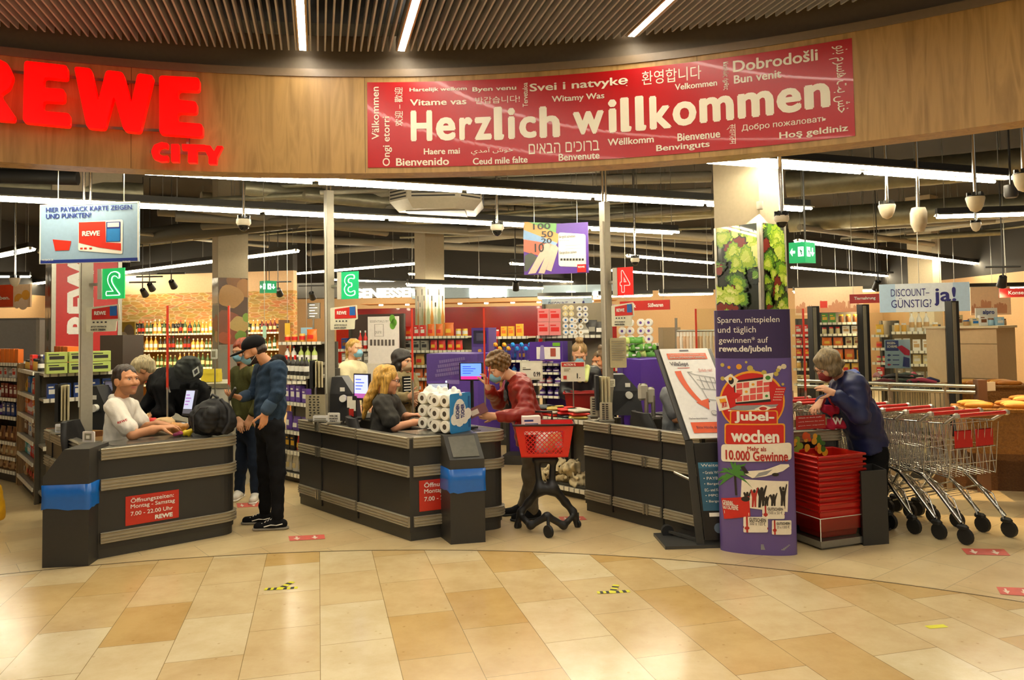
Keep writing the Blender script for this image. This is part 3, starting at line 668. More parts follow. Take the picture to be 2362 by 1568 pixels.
for k in range(30):
    x = random.choice([random.uniform(0, 520), random.uniform(1830, 2300)]); y = random.uniform(470, 640); z = random.uniform(3.4, 4.2); x1 = x + random.uniform(300, 600); yb = y + (x1 - x) * random.choice([-.12, .1, -.06, .13])
    if yb > 650: continue
    Y = G(x, y, z).y; Yb = G(x1, yb, z).y
    if not (7.6 < Y < 20 and 7.6 < Yb < 20): continue
    ceil_pipe((x, y), (x1, yb), z, random.choice([.022, .03, .045, .06]), random.choice([PIPE, PIPE2, FOIL]), 'ceiling_pipe', 'grey pipe among the pipes under the shop ceiling', 'pipe', 'pipes under the shop ceiling', 8)
for k in range(9):
    p = G(350 + k * 150, 470 + (k % 3) * 45, 4.5); r = root('cable_tray', 'dark cable tray crossing under the shop ceiling', 'cable tray', p, 'cable trays')
    d = (E2 if k % 2 else E1) * 3.2; m = MB(); m.bar(p, p + d, .34, .08); m.build('tray', M('#3f3a30', .7), r)
    for t in (.15, .85): q = p + d * t; wire((q.x, q.y, 4.53), 4.7, r, .008, STEEL, 'hanger')
# ================= GOODS =================
CN = {'#d8261c': 'red', '#e8741e': 'orange', '#e9b62a': 'yellow', '#4f8f2e': 'green', '#1f6fb8': 'blue', '#5b3a8e': 'purple', '#e9e5da': 'white', '#2a2622': 'black', '#c9a06a': 'tan', '#e58a86': 'pink', '#7a4a24': 'brown',
      '#3c5a2c': 'dark green', '#7a1f1c': 'dark red', '#9fc4d6': 'pale blue', '#9a9486': 'grey', '#e0cf9a': 'cream', '#2aa59a': 'teal', '#d8a648': 'amber', '#24407f': 'navy', '#b7c96a': 'lime'}
CI = {v: k for k, v in CN.items()}
_P = {}
def proto(kind, c, c2):
    k = (kind, c, c2)
    if k in _P: return _P[k]
    m = MB(); A = M(CI[c], .4, var=.06); B = M(CI[c2], .45, var=.06); K = BLACK
    if kind == 'carton':
        m.box((0, 0, .5), (1, 1, 1), 0, bev=.02)
        m.add([(-.36, -.504, .3), (.36, -.504, .3), (.36, -.504, .62), (-.36, -.504, .62)], [[0, 1, 2, 3]], 1); m.add([(-.4, -.505, .72), (.1, -.505, .72), (.1, -.505, .82), (-.4, -.505, .82)], [[0, 1, 2, 3]], 1)
    elif kind == 'bottle':
        m.lathe([(.42, 0), (.48, .03), (.48, .55), (.42, .64), (.2, .74), (.15, .80), (.15, .90)], 10, mat=0); m.lathe([(.18, .89), (.18, 1.0), (.12, 1.0)], 8, mat=1)
        m.lathe([(.487, .2), (.487, .46)], 10, mat=1, caps=False)
    elif kind == 'can':
        m.lathe([(.45, 0), (.49, .04), (.49, .94), (.44, .98), (.4, 1.0)], 12, mat=0); m.lathe([(.496, .25), (.496, .72)], 12, mat=1, caps=False)
    elif kind == 'jar':
        m.lathe([(.42, 0), (.48, .05), (.48, .7), (.38, .8)], 12, mat=0); m.lathe([(.43, .8), (.43, 1.0), (.4, 1.0)], 12, mat=1)
    elif kind == 'bag':
        rg = []
        for z, w, d in ((0, .46, .42), (.06, .5, .5), (.3, .5, .48), (.6, .48, .40), (.82, .46, .22), (.92, .48, .05), (1.0, .5, .03)):
            rg.append([Vector((w * (1 if abs(cos(t)) > .7 else .86) * cos(t) * 1.1, d * sin(t), z)) for t in [2 * pi * i / 12 for i in range(12)]])
        m.loft(rg, 0); m.add([(-.3, -.5, .25), (.3, -.5, .25), (.28, -.47, .55), (-.28, -.47, .55)], [[0, 1, 2, 3]], 1)
    elif kind == 'roll_pack':
        for x in (-.25, .25):
            for z in (.17, .5, .83): m.lathe([(.24, -.5), (.25, -.45), (.25, .45), (.24, .5)], 10, mat=0) if 0 else m.loft([[Vector((x + .245 * cos(t) * q, y, z + .165 * sin(t) * q)) for t in [2 * pi * i / 10 for i in range(10)]] for y, q in ((-.5, .9), (-.46, 1), (.46, 1), (.5, .9))], 0)
        for x in (-.25, .25):
            for z in (.17, .5, .83): m.add([Vector((x + .09 * cos(t), -.503, z + .06 * sin(t))) for t in [2 * pi * i / 8 for i in range(8)]], [list(range(8))], 1)
    elif kind == 'spray_bottle':
        m.lathe([(.4, 0), (.46, .05), (.46, .5), (.25, .72), (.2, .78)], 10, mat=0); m.box((-.1, 0, .88), (.6, .25, .2), 1, bev=.05)
    me = m.build('goods', [A, B]); d = me.data; bpy.data.objects.remove(me); _P[k] = d
    return d
SZ = {'carton': (.10, .06, .17), 'bottle': (.075, .075, .28), 'can': (.075, .075, .11), 'jar': (.075, .075, .12), 'bag': (.13, .07, .19), 'roll_pack': (.22, .11, .33), 'spray_bottle': (.07, .06, .24)}
NOUN = {'carton': 'carton', 'bottle': 'bottle', 'can': 'tin', 'jar': 'jar', 'bag': 'bag', 'roll_pack': 'paper roll pack', 'spray_bottle': 'squeeze bottle'}
def item(kind, c, c2, loc, rz, where, sx=1.0, sz=1.0, cat=None):
    o = bpy.data.objects.new(NOUN[kind].replace(' ', '_'), proto(kind, c, c2)); COL.objects.link(o)
    s = SZ[kind]; o.scale = (s[0] * sx, s[1] * sx, s[2] * sz); o.location = (loc[0], loc[1], loc[2] + .003); o.rotation_euler = (0, 0, rz)
    nm = '%s-and-%s' % (c, c2) if c2 != c else 'plain-' + c
    return tag(o, '%s %s %s' % (nm.replace(' ', '-'), NOUN[kind].replace(' ', '-'), where), NOUN[kind], '%s %ss %s' % (nm, NOUN[kind], where))
def fill(a, b, z, where, spec, inset=.09, top=.4, seed=0, gap=.012, rows=1):
    """stand goods along the front edge a->b of a board at height z, facing out"""
    rnd = random.Random(seed); a = Vector((a[0], a[1], 0)); b = Vector((b[0], b[1], 0)); u = (b - a); L = u.length; u /= L; bk = Vector((-u.y, u.x, 0)); rz = math.atan2(u.y, u.x); x = .02
    while x < L - .05:
        kind, c, c2 = rnd.choice(spec); sx = rnd.uniform(.85, 1.15); sz = min(rnd.uniform(.85, 1.15), (top - .02) / SZ[kind][2]); w = SZ[kind][0] * sx
        for k in range(rnd.choice((1, 2, 2, 3))):
            if x + w > L: return
            for r in range(rows):
                p = a + u * (x + w / 2) + bk * (inset + r * SZ[kind][1] * 1.3); item(kind, c, c2, (p.x, p.y, z), rz + rnd.uniform(-.06, .06), where, sx, sz)
            x += w * 1.14 + gap
        x += gap
def tick_mat():
    def f(b, N, L):
        t = N('TexCoord'); w = N('TexBrick'); w.inputs['Scale'].default_value = 1; w.inputs['Brick Width'].default_value = .075; w.inputs['Row Height'].default_value = .2; w.offset = 0
        w.inputs['Mortar Size'].default_value = .009; w.inputs['Color1'].default_value = lin('#f0ead6'); w.inputs['Color2'].default_value = lin('#e2dcc8'); w.inputs['Mortar'].default_value = lin('#8f8a7c')
        L(t.outputs['UV'], w.inputs['Vector']); L(w.outputs['Color'], b.inputs['Base Color']); b.inputs['Roughness'].default_value = .4
    return node_mat('tickets', f)
TICK = tick_mat()
def gond(name, label, A, B, zs, depth, ztop, where=None, specs=None, shelfm=None, backm=None, sidem=None, back=True, cat='shelf', seed=1, tall=.36, rail=.04, rows=1, base=True):
    """a run of shelving with its front edge from A to B (left to right seen from its front)"""
    A = Vector((A[0], A[1], 0)); B = Vector((B[0], B[1], 0)); u = (B - A); L = u.length; u /= L; bk = Vector((-u.y, u.x, 0)); rz = math.atan2(u.y, u.x)
    shelfm = shelfm or M('#8b8676', .5, .2); r = root(name, label, cat, A + u * L / 2); mid = A + u * L / 2
    if back:
        m = MB(); m.box(tuple(mid + bk * (depth - .01) + Vector((0, 0, ztop / 2))), (L, .02, ztop), 0, rz); m.build('back_panel', backm or M('#5d564a', .7), r)
    for k in range(2 if sidem else max(2, round(L / 1.25) + 1)):
        n = 2 if sidem else max(2, round(L / 1.25) + 1); q = A + u * (.015 + (L - .03) * k / (n - 1))
        m = MB(); m.box(tuple(q + bk * depth * .5 + Vector((0, 0, ztop / 2))), (.025, depth * .98, ztop), 0, rz) if sidem else m.box(tuple(q + bk * (depth - .04) + Vector((0, 0, ztop / 2))), (.04, .05, ztop), 0, rz)
        m.build('upright', sidem or M('#4a463c', .5, .3), r)
    for i, z in enumerate(zs):
        m = MB(); m.box(tuple(mid + bk * depth / 2 + Vector((0, 0, z - .012))), (L - .05, depth - .03, .024), 0, rz); sh = m.build('shelf_board', shelfm, r)
        m = MB(); m.box(tuple(mid - bk * .004 + Vector((0, 0, z - .012))), (L - .04, .012, rail), 0, rz); ob = m.build('price_rail', TICK, sh); ob.location = (0, 0, 0)
        uv = ob.data.uv_layers.new()
        for lp in ob.data.loops:
            v = ob.data.vertices[lp.vertex_index].co; uv.data[lp.index].uv = ((Vector((v.x, v.y, 0)) - A).dot(u) * 1.0, .1)
        if specs:
            sp = specs[i % len(specs)]
            if sp: fill(A + u * .04, B - u * .04, z, where[i] if isinstance(where, (list, tuple)) else where, sp, top=min(tall, zs[i + 1] - z - .035) if i + 1 < len(zs) else tall, seed=seed * 31 + i, rows=rows)
    if base:
        m = MB(); m.box(tuple(mid + bk * (depth / 2 + .02) + Vector((0, 0, .06))), (L - .04, depth - .06, .12), 0, rz); m.build('plinth', M('#3a372f', .6), r)
    return r
def col_(x, y, Y): q = D(x, y, Y); return (q.x, q.y)
def zat(x, y, Y): return D(x, y, Y).z
B_ = 'bottle'; C_ = 'carton'; N_ = 'can'; J_ = 'jar'; G_ = 'bag'
mixfood = [(C_, 'red', 'white'), (C_, 'yellow', 'red'), (G_, 'orange', 'yellow'), (N_, 'red', 'cream'), (J_, 'amber', 'white'), (C_, 'white', 'green'), (G_, 'yellow', 'red'), (B_, 'dark green', 'yellow'), (N_, 'green', 'white'), (J_, 'red', 'yellow'), (C_, 'cream', 'brown')]
wine = [(B_, 'dark green', 'cream'), (B_, 'black', 'cream'), (B_, 'amber', 'white'), (B_, 'dark red', 'cream'), (B_, 'black', 'red'), (B_, 'dark green', 'white')]
drug = [(C_, 'blue', 'white'), (B_, 'white', 'blue'), (C_, 'pink', 'white'), ('spray_bottle', 'pale blue', 'white'), (C_, 'purple', 'white'), (B_, 'teal', 'white'), (C_, 'white', 'red'), (N_, 'grey', 'black'), (G_, 'pale blue', 'white')]
snack = [(G_, 'red', 'yellow'), (G_, 'orange', 'white'), (G_, 'yellow', 'red'), (C_, 'yellow', 'brown'), (G_, 'amber', 'red'), (C_, 'red', 'yellow')]
# ---- left front gondola beside the left checkout, with boxes on top
GA = G(40, 1120); GB = G(84, 1168); u = (GB - GA).normalized(); GB = GA + u * 1.62
where = ['on the %s board of the shelf left of the first checkout' % w for w in ('lowest', 'second lowest', 'third', 'fourth', 'fifth', 'top')]
gond('goods_shelf', 'grey metal shelf run standing left of the first checkout', GA, GB - u * .42, [.14, .40, .62, .86, 1.10, 1.36], .50, 1.36, where,
     [[(G_, 'brown', 'red'), (G_, 'tan', 'white')], [(C_, 'red', 'pale blue'), (B_, 'pale blue', 'white'), (C_, 'teal', 'white')], [(C_, 'white', 'blue'), (C_, 'orange', 'brown'), (C_, 'brown', 'white')], [(B_, 'pink', 'white'), (C_, 'blue', 'orange'), (C_, 'orange', 'white'), (B_, 'pale blue', 'white')],
      [(C_, 'blue', 'pink'), (G_, 'yellow', 'amber'), (C_, 'red', 'white'), ('spray_bottle', 'pale blue', 'white')], [(B_, 'dark green', 'white'), (B_, 'black', 'white'), (J_, 'amber', 'black'), (N_, 'white', 'red'), (C_, 'red', 'white')]], seed=3, tall=.2, shelfm=M('#9a9586', .45, .2), backm=M('#4a463c', .7), sidem=None)
bk = Vector((-u.y, u.x, 0)); e0 = GB + bk * .02
gond('goods_shelf', 'grey shelf end facing the left checkout post', GB + u * .05, GB + u * .05 + bk * .80, [.14, .62, 1.10, 1.36], .40, 1.36, ['on the %s board of the shelf end by the left checkout post' % w for w in ('lowest', 'middle', 'upper', 'top')],
     [None, [(C_, 'tan', 'brown'), (C_, 'brown', 'cream')], [(C_, 'navy', 'white'), (C_, 'red', 'yellow')], None], seed=9, tall=.2, back=True, backm=M('#5b5546', .6), base=False)
# egg boxes and crates on the shelf top
for i in range(6):
    q = GB + u * .1 + bk * (.12 + (i % 3) * .2); c = 'lime' if i < 4 else 'white'
    item('carton', 'lime', 'black', (q.x, q.y, 1.36 + (i // 3) * .11), math.atan2(bk.y, bk.x), 'stacked on the shelf end by the left post', 1.85, .62)
for i, (t, cc) in enumerate(((.1, 'orange'), (.32, 'orange'), (.54, 'orange'), (.76, 'orange'))):
    q = GA + u * t + bk * .42; item('carton', cc, 'orange', (q.x, q.y, 1.36), math.atan2(u.y, u.x), 'in the row on the shelf top by the grey cabinet', 2.0, 1.5)
q = GA + u * .45 + bk * .24; r = root('plastic_basket', 'dark blue plastic basket on the left shelf top before orange cartons', 'basket', (q.x, q.y, 1.37))
m = MB(); rz = math.atan2(u.y, u.x); ax = Vector((cos(rz), sin(rz), 0)); ay = Vector((-sin(rz), cos(rz), 0))
def trough(c, ax, ay, w, d, h, tap, t=.006):
    f = lambda s, z, k: [Vector(c) + ax * x * (w / 2 * s - k) + ay * y * (d / 2 * s - k) + Vector((0, 0, z)) for x, y in ((-1, -1), (1, -1), (1, 1), (-1, 1))]
    return [f(tap, 0, 0), f(1, h, 0), f(1, h, t), f(tap, t, t)]
m.loft(trough((q.x, q.y, 1.362), ax, ay, .36, .2, .16, .8), sm=False); m.build('tub', M('#24308a', .35), r)
# ---- wooden shelves further left
WA = G(-70, 1092); WB = G(38, 1118); woodsh = wood_mat('#6b5030', '#8a6a40', 6, 1)
gond('wooden_shelf', 'brown wooden shelf at the left picture edge with price rails', WA, WB, [.14, .30, .48, .78, 1.0, 1.24, 1.42], .45, 1.42, ['on the %s board of the wooden shelf at the left edge' % w for w in ('lowest', 'second', 'third', 'fourth', 'fifth', 'sixth', 'top')],
     [[(G_, 'tan', 'brown')], [(G_, 'tan', 'cream')], [(G_, 'brown', 'tan')], [(C_, 'navy', 'white'), (B_, 'purple', 'white')], [(C_, 'dark red', 'white'), (J_, 'white', 'red')], [(B_, 'white', 'grey'), (C_, 'white', 'red')], [(C_, 'orange', 'white'), (C_, 'orange', 'orange')]], seed=5, tall=.19, sidem=woodsh, shelfm=woodsh)
gond('wooden_shelf', 'narrow wooden shelf bay between the left edge shelf and grey run', WB + (GA - WB) * .04 + Vector((.03, .02, 0)), GA - u * .03, [.2, .48, .78, 1.0, 1.24, 1.42], .4, 1.42, ['on the %s board of the narrow wooden bay' % w for w in ('lowest', 'second', 'third', 'fourth', 'fifth', 'top')],
     [[(G_, 'red', 'black')], [('spray_bottle', 'blue', 'white'), (B_, 'blue', 'white')], [(B_, 'black', 'grey')], [(B_, 'pink', 'red')], [(B_, 'pale blue', 'white')], [(C_, 'orange', 'orange')]], seed=6, tall=.2, sidem=woodsh, shelfm=woodsh)
# grey cabinet and wall pictures at the left
a = D(-120, 800, 11); b = D(62, 800, 10.6); m = MB(); m.box(((a.x + b.x) / 2, 11.2, 1.0), (b.x - a.x, .7, 2.0), bev=.03); o = m.build('chiller_cabinet', M('#8d8880', .45, .2)); tag(o, 'tall plain grey cabinet end at the left picture edge', 'cabinet')
S = vplane((-120, 680), 12.6, (70, 680), 12.2)
r = root('wall_picture', 'orange wall panel with cut off word and peach food photo at left edge', 'picture', S.pt(*S.hit(0, 712))); slab(S, *S.hit(-120, 713), *S.hit(70, 655), .03, [M('#e9c49a', .5)], 'panel', r)
m = MB(); m.rect(S, (-110, 711), (31, 656)); m.build('red_field', M('#d4401c', .4), r)
m = MB(); m.text(S, 'frischer Leben.', (-60, 693), (23, 682), bold=.04); m.build('lettering', WTXT, r)
m = MB()
for k, (x, y, rr) in enumerate(((44, 690, .09), (54, 700, .1), (60, 680, .08), (40, 703, .06))): m.disc(S, (x, y), rr, k % 2, .004 + k * .001)
m.build('food_photo', [M('#e8a33c', .5), M('#efd0b0', .5)], r)
# ---- columns
def sq_col(name, label, corner, wl, wr, zt=4.7, mat=None):
    c = Vector((corner.x, corner.y, 0)); r = root(name, label, 'column', c); r['kind'] = 'thing'
    P = [c, c + E1 * wr, c + E1 * wr + E2 * wl, c + E2 * wl]; m = MB(); m.prism([(p.x, p.y) for p in P], 0, zt); m.build('shaft', mat or M('#b3a487', .6), r)
    return r, Plane(c + E2 * wl, -E2), Plane(c, E1)
# salad column
def leafy(m, S, a0, b0, a1, b1, seed, n):
    rnd = random.Random(seed); cl = lambda x, y: (min(max(x, a0), a1), min(max(y, b0), b1))
    for k in range(n):
        x, y = a0 + (a1 - a0) * rnd.random(), b1 - (b1 - b0) * (k + rnd.random()) / n; rr = rnd.uniform(.05, .12); ph = rnd.random() * 6; st = rnd.uniform(.7, 1.5); c = rnd.choice((0, 0, 1, 1, 2, 2, 4)) if k % 7 else 3; d = .004 + k * .0008
        for q, cc, dd in ((1, {0: 1, 1: 4, 2: 0, 3: 5, 4: 5}[c], 0), (.86, c, .0002), (.5, {0: 2, 1: 0, 2: 6, 3: 3, 4: 1}[c], .0004)):
            P = []
            for i in range(48):
                t = 2 * pi * i / 48; w = rr * q * (1 + .16 * sin(3 * t + ph) + .10 * sin(13 * t + ph * 2) + .05 * sin(21 * t)); P.append(cl(x + w * cos(t) * st, y + w * sin(t) + (1 - q) * rr * .3))
            m.poly(S, P, cc, d + dd, px=False)
        m.poly(S, [cl(x - rr * st * .6, y - rr * .35), cl(x, y - rr * .1), cl(x + rr * st * .5, y + rr * .3), cl(x, y - rr * .04)], 6 if c != 3 else 3, d + .0006, px=False)
r, SL, SR = sq_col('column', 'square cream column clad with a green salad photo above the purple poster', D(1755, 600, 6.85), .49, .394)
for S, w, nm, sd in ((SL, .49, 'salad_photo', 3), (SR, .394, 'salad_photo', 8)):
    z0, z1 = zat(1755, 760, 6.85), zat(1755, 513, 6.85); m = MB(); m.rect(S, (.02, z0), (w - .02, z1), 5, .002, px=False); leafy(m, S, .02, z0, w - .02, z1, sd, 34)
    m.build(nm, [M('#9dbb2a', .3, coat=.6), M('#5f8f22', .3, coat=.6), M('#c7d65a', .3, coat=.6), M('#7a1f16', .3, coat=.6), M('#2f5216', .3, coat=.6), M('#141c0c', .3, coat=.6), M('#e3e58a', .3, coat=.6)], r)
for S, w in ((SL, .49), (SR, .394)):
    for a in (0, w - .025):
        m = MB(); z0, z1 = .9, zat(1755, 513, 6.85); m.bar(S.pt(a + .0125, z0, .006), S.pt(a + .0125, z1, .006), .025, .014, up=S.n); m.build('edge_profile', M('#b8b2a2', .35, .5), r)
lt = bpy.data.lights.new('spot', 'SPOT'); lo = bpy.data.objects.new('spot', lt); COL.objects.link(lo); lt.energy = 12; lt.spot_size = radians(110); lt.color = (1, .86, .6); lo.location = D(1753, 488, 6.81); lo.rotation_euler = (radians(12), 0, 0)
o = MB(); o.lathe([(.025, .02), (.03, .03), (.03, .09)], 12, tuple(lo.location)); lamp = o.build('spotlight', M('#d9d2c0', .4)); tag(lamp, 'small spotlight at the top corner of the salad photo', 'spotlight')
# bread column, bottle column, banner column, right column
r, SL, SR = sq_col('column', 'cream column with bread and pizza photo left of the middle post', D(503, 700, 13.2), .32, .52)
def photo(S, w, z0, z1, blobs, bg, par, name='food_photo', rm=.35):
    mats = [M(bg, rm)] + [M(c, rm) for c in dict.fromkeys(b[3] for b in blobs)]; ks = list(dict.fromkeys(b[3] for b in blobs)); m = MB(); m.rect(S, (.01, z0), (w - .01, z1), 0, .003, px=False)
    for i, (x, y, q, c, st) in enumerate(blobs):
        P = [(min(max(w * x + q * st * cos(t) * (1 + .1 * sin(3 * t + i)), .01), w - .01), min(max(z0 + (z1 - z0) * y + q * sin(t) * (1 + .08 * sin(4 * t)), z0), z1)) for t in [2 * pi * k / 20 for k in range(20)]]
        m.poly(S, P, 1 + ks.index(c), .004 + .0007 * i, px=False)
    m.build(name, mats, par)
zb, zc = zat(503, 795, 13.2), zat(503, 640, 13.2)
photo(SR, .52, zb, zc, [(.5, .95, .12, '#8a5a26', 1), (.9, .85, .16, '#a97436', 1), (.4, .72, .2, '#b98a4a', 1.1), (.3, .25, .3, '#8e4a28', 1), (.7, .3, .14, '#c2a45c', 1.2), (.75, .12, .1, '#6f8f2c', 1), (.2, .1, .1, '#b0552c', 1.2), (.95, .4, .08, '#87a838', 1)], '#5a3a1e', r)
photo(SL, .32, zb, zb + (zc - zb) * .6, [(.5, .5, .2, '#a5603a', 1), (.8, .2, .1, '#c9a06a', 1), (.2, .3, .08, '#5f7f2c', 1), (.3, .8, .1, '#8a8a7a', 1)], '#8c8578', r)
m = MB(); m.rect(SL, (.0, zb + (zc - zb) * .62), (.32, zc), 0, .003, px=False); m.build('steel_cladding', M('#b3ad9f', .25, .8), r)
m = MB(); m.rect(SR, (0, .1), (.52, zb), 0, .003, px=False); m.rect(SL, (0, .1), (.32, zb), 0, .003, px=False); m.build('grey_cladding', M('#8f8a80', .4), r)
r, SL, SR = sq_col('column', 'cream column with a photo of tall bottles behind the plexiglass screen', D(982, 700, 14.3), .38, .42)
zb, zc = zat(982, 780, 14.3), zat(982, 660, 14.3)
for S, w in ((SL, .38), (SR, .42)):
    m = MB(); m.rect(S, (.01, zb), (w - .01, zc), 0, .003, px=False)
    for k in range(5):
        x = w * (.12 + .19 * k); hh = (zc - zb) * (.95 - .13 * (k % 3)); bw = w * .085; P = [(x - bw, zb), (x + bw, zb), (x + bw, zb + hh * .5), (x + bw * .3, zb + hh * .66), (x + bw * .3, zb + hh), (x - bw * .3, zb + hh), (x - bw * .3, zb + hh * .66), (x - bw, zb + hh * .5)]
        m.poly(S, P, 1 + k % 3, .005, px=False); m.rect(S, (x - bw * .4, zb + hh * .88), (x + bw * .4, zb + hh), 4, .007, px=False)
    m.build('bottle_photo', [M('#b5b09f', .3), M('#7f8468', .3), M('#a06a2c', .3), M('#93917f', .3), M('#2a2620', .4)], r)
r, SL, SR = sq_col('column', 'column behind the blue card sign carrying a tall red banner', D(118, 700, 9.95), .53, .83)
zb, zc = zat(118, 880, 9.95), zat(118, 612, 9.95); w = .83
m = MB()
for a in (.0, w - .05): m.bar(SR.pt(a + .025, zb, .012), SR.pt(a + .025, zc + .15, .012), .05, .02, up=SR.n)
m.build('frame', M('#aaa696', .35, .4), r)
m = MB(); m.rect(SR, (.05, zb), (w - .05, zc + .12), px=False, d=.006); m.build('red_banner', REWER, r)
m = MB(); m.text(SR, 'REWE', (.18, zat(150, 771, 9.95)), (.49, zat(150, 560, 9.95)), 0, .009, .07, px=False, rot=1); m.build('lettering', WTXT, r)
photo(SL, .53, zb, zc, [(.5, .2, .15, '#c98a1e', 1), (.6, .15, .1, '#4a4a2c', .6), (.4, .55, .12, '#b9a98c', 1), (.7, .8, .1, '#8d4a3a', 1), (.3, .9, .1, '#d9c9a8', 1), (.5, .4, .08, '#7b8c4a', 1)], '#a79f8d', r, 'mirror_photo', .15)
r, SL, SR = sq_col('column', 'plain cream column behind the hanging discount sign at right', D(2150, 600, 17.8), .56, .45)
# ---- back: wine corner with stone wall
def stone():
    def f(b, N, L):
        t = N('TexCoord'); mp = N('Mapping'); mp.inputs['Scale'].default_value = (3.2, 3.2, 11); v = N('TexVoronoi'); v.feature = 'DISTANCE_TO_EDGE'; v.inputs['Scale'].default_value = 1.5; n = N('TexNoise'); n.inputs['Scale'].default_value = 3
        v2 = N('TexVoronoi'); v2.inputs['Scale'].default_value = 1.5; r = N('ValToRGB'); ramp(r, [(.02, '#d9b47c'), (.10, '#bf8a48')]); mx = N('Mix'); mx.data_type = 'RGBA'; mx.blend_type = 'MULTIPLY'; mx.inputs[0].default_value = .35
        L(t.outputs['Object'], mp.inputs[0]); L(mp.outputs[0], v.inputs['Vector']); L(mp.outputs[0], v2.inputs['Vector']); L(v.outputs['Distance'], r.inputs[0]); L(r.outputs[0], mx.inputs[6]); L(v2.outputs['Color'], mx.inputs[7]); L(mx.outputs[2], b.inputs['Base Color']); b.inputs['Roughness'].default_value = .8
    return node_mat('stone', f)
S = vplane((150, 700), 18.0, (676, 700), 17.0); A = S.hit(150, 900); Bq = S.hit(676, 655)
m = MB(); c = S.pt((A[0] + Bq[0]) / 2, 0, -.1); ang = math.atan2(S.u.y, S.u.x); m.box((c.x, c.y, 1.33), (Bq[0] - A[0], .2, 2.66), 0, ang); struct(m.build('wall_stone', stone())); m = MB(); m.box((c.x, c.y, 2.88), (Bq[0] - A[0], .18, .44), 0, ang); struct(m.build('wall_plaster', M('#d9b183', .7))); m = MB(); m.box((c.x, c.y, 3.9), (Bq[0] - A[0], .22, 1.6), 0, ang); struct(m.build('wall_upper_stone', UP))
where = ['on the %s lit board of the wine shelf under the stone wall' % w for w in ('lowest', 'second', 'third', 'fourth', 'top')]
a = S.pt(S.hit(240, 800)[0], 0, .55); b = S.pt(S.hit(672, 800)[0], 0, .55)
gond('wine_shelf', 'long wine shelf under the honey coloured stone wall at the back', a, b, [.2, .62, 1.0, 1.38, 1.74], .5, 2.0, where, [wine, wine, [(B_, 'amber', 'white'), (B_, 'dark green', 'cream')], wine, wine], seed=11, tall=.34, shelfm=M('#d9c8a0', .5), sidem=M('#5a3d20', .6), backm=M('#c98a3a', .6))
for k, (x, t) in enumerate(((315, 'Rosé'), (367, 'Süd'), (412, 'Wein'), (568, 'Rot'), (603, 'Spanien'), (645, 'Sekt'))):
    pp = S.pt(S.hit(x, 752)[0], 0, .3); S2 = vplane((x - 16, 750), pp.y, (x + 16, 750), pp.y - .03); sg = root('shelf_sign', 'black sign reading %s over the wine shelf' % t, 'sign', S2.pt(*S2.hit(x, 757)), 'black wine shelf signs'); slab(S2, *S2.hit(x - 16, 757), *S2.hit(x + 16, 746), .01, [BLACK], 'panel', sg)
    m = MB(); m.text(S2, t, (x - 8, 753.5), (x + 8, 748.5)); m.build('lettering', WTXT, sg)
    q = S2.pt(*S2.hit(x, 757)); m = MB(); m.tube([q, (q.x, q.y, 1.99)], .008, 5); m.build('holder', BLACK, sg)
# track lamps over the wine
def spot_lamp(x, y, Y, label, e=60, aim=(0, 1.5, -1.2), lit=True):
    p = D(x, y, Y); r = root('track_spotlight', label, 'spotlight', p, 'track spotlights'); d = Vector(aim).normalized(); q = p - d * .16
    m = MB(); m.tube([q, p], [.05, .065], 12); m.build('housing', M('#23211e', .4, .3), r)
    m = MB(); a = d.orthogonal().normalized(); b = d.cross(a); m.add([p + d * .004 + (a * cos(t) + b * sin(t)) * .055 for t in [2 * pi * k / 14 for k in range(14)]], [list(range(14))]); m.build('lens', M('#fff0cf', emit=30), r)
    m = MB(); m.tube([q, q + Vector((0, 0, .14))], .012, 6); m.tube([q + Vector((-.25, 0, .14)), q + Vector((.25, 0, .14))], .015, 6); m.tube([q + Vector((0, 0, .14)), (q.x, q.y, 4.7)], .008, 5); m.build('track_bracket', M('#2b2926', .5), r)
    lt = bpy.data.lights.new('spot', 'SPOT'); lo = bpy.data.objects.new('spot', lt); COL.objects.link(lo); lt.energy = e; lt.spot_size = radians(80); lt.spot_blend = .6; lt.color = (1, .74, .42); lt.shadow_soft_size = .05
    lo.location = p + d * .03; lo.rotation_euler = d.to_track_quat('-Z', 'Y').to_euler(); lo.parent = r; lo.location = p + d * .03 - Vector(r.location)
for x, y, Y, e in ((336, 681, 14.5, 130), (352, 668, 14.6, 130), (402, 662, 14.0, 120), (255, 668, 14.2, 100), (646, 680, 14.5, 110), (722, 688, 15.0, 90)):
    spot_lamp(x, y, Y, 'black track spotlight aimed at the stone wall over the wine', e)
spot_lamp(1190, 668, 13.5, 'pair of pale track lamps by the illuminated word ERLEBEN', 120, (0, 1, -1.5)); spot_lamp(2020, 668, 12.5, 'bright track lamp beside the aisle sign for pet food', 160, (0, 1, -1.4)); spot_lamp(2310, 660, 11, 'bright track lamp at the right above the aisle sign', 160, (.3, 1, -1.5))
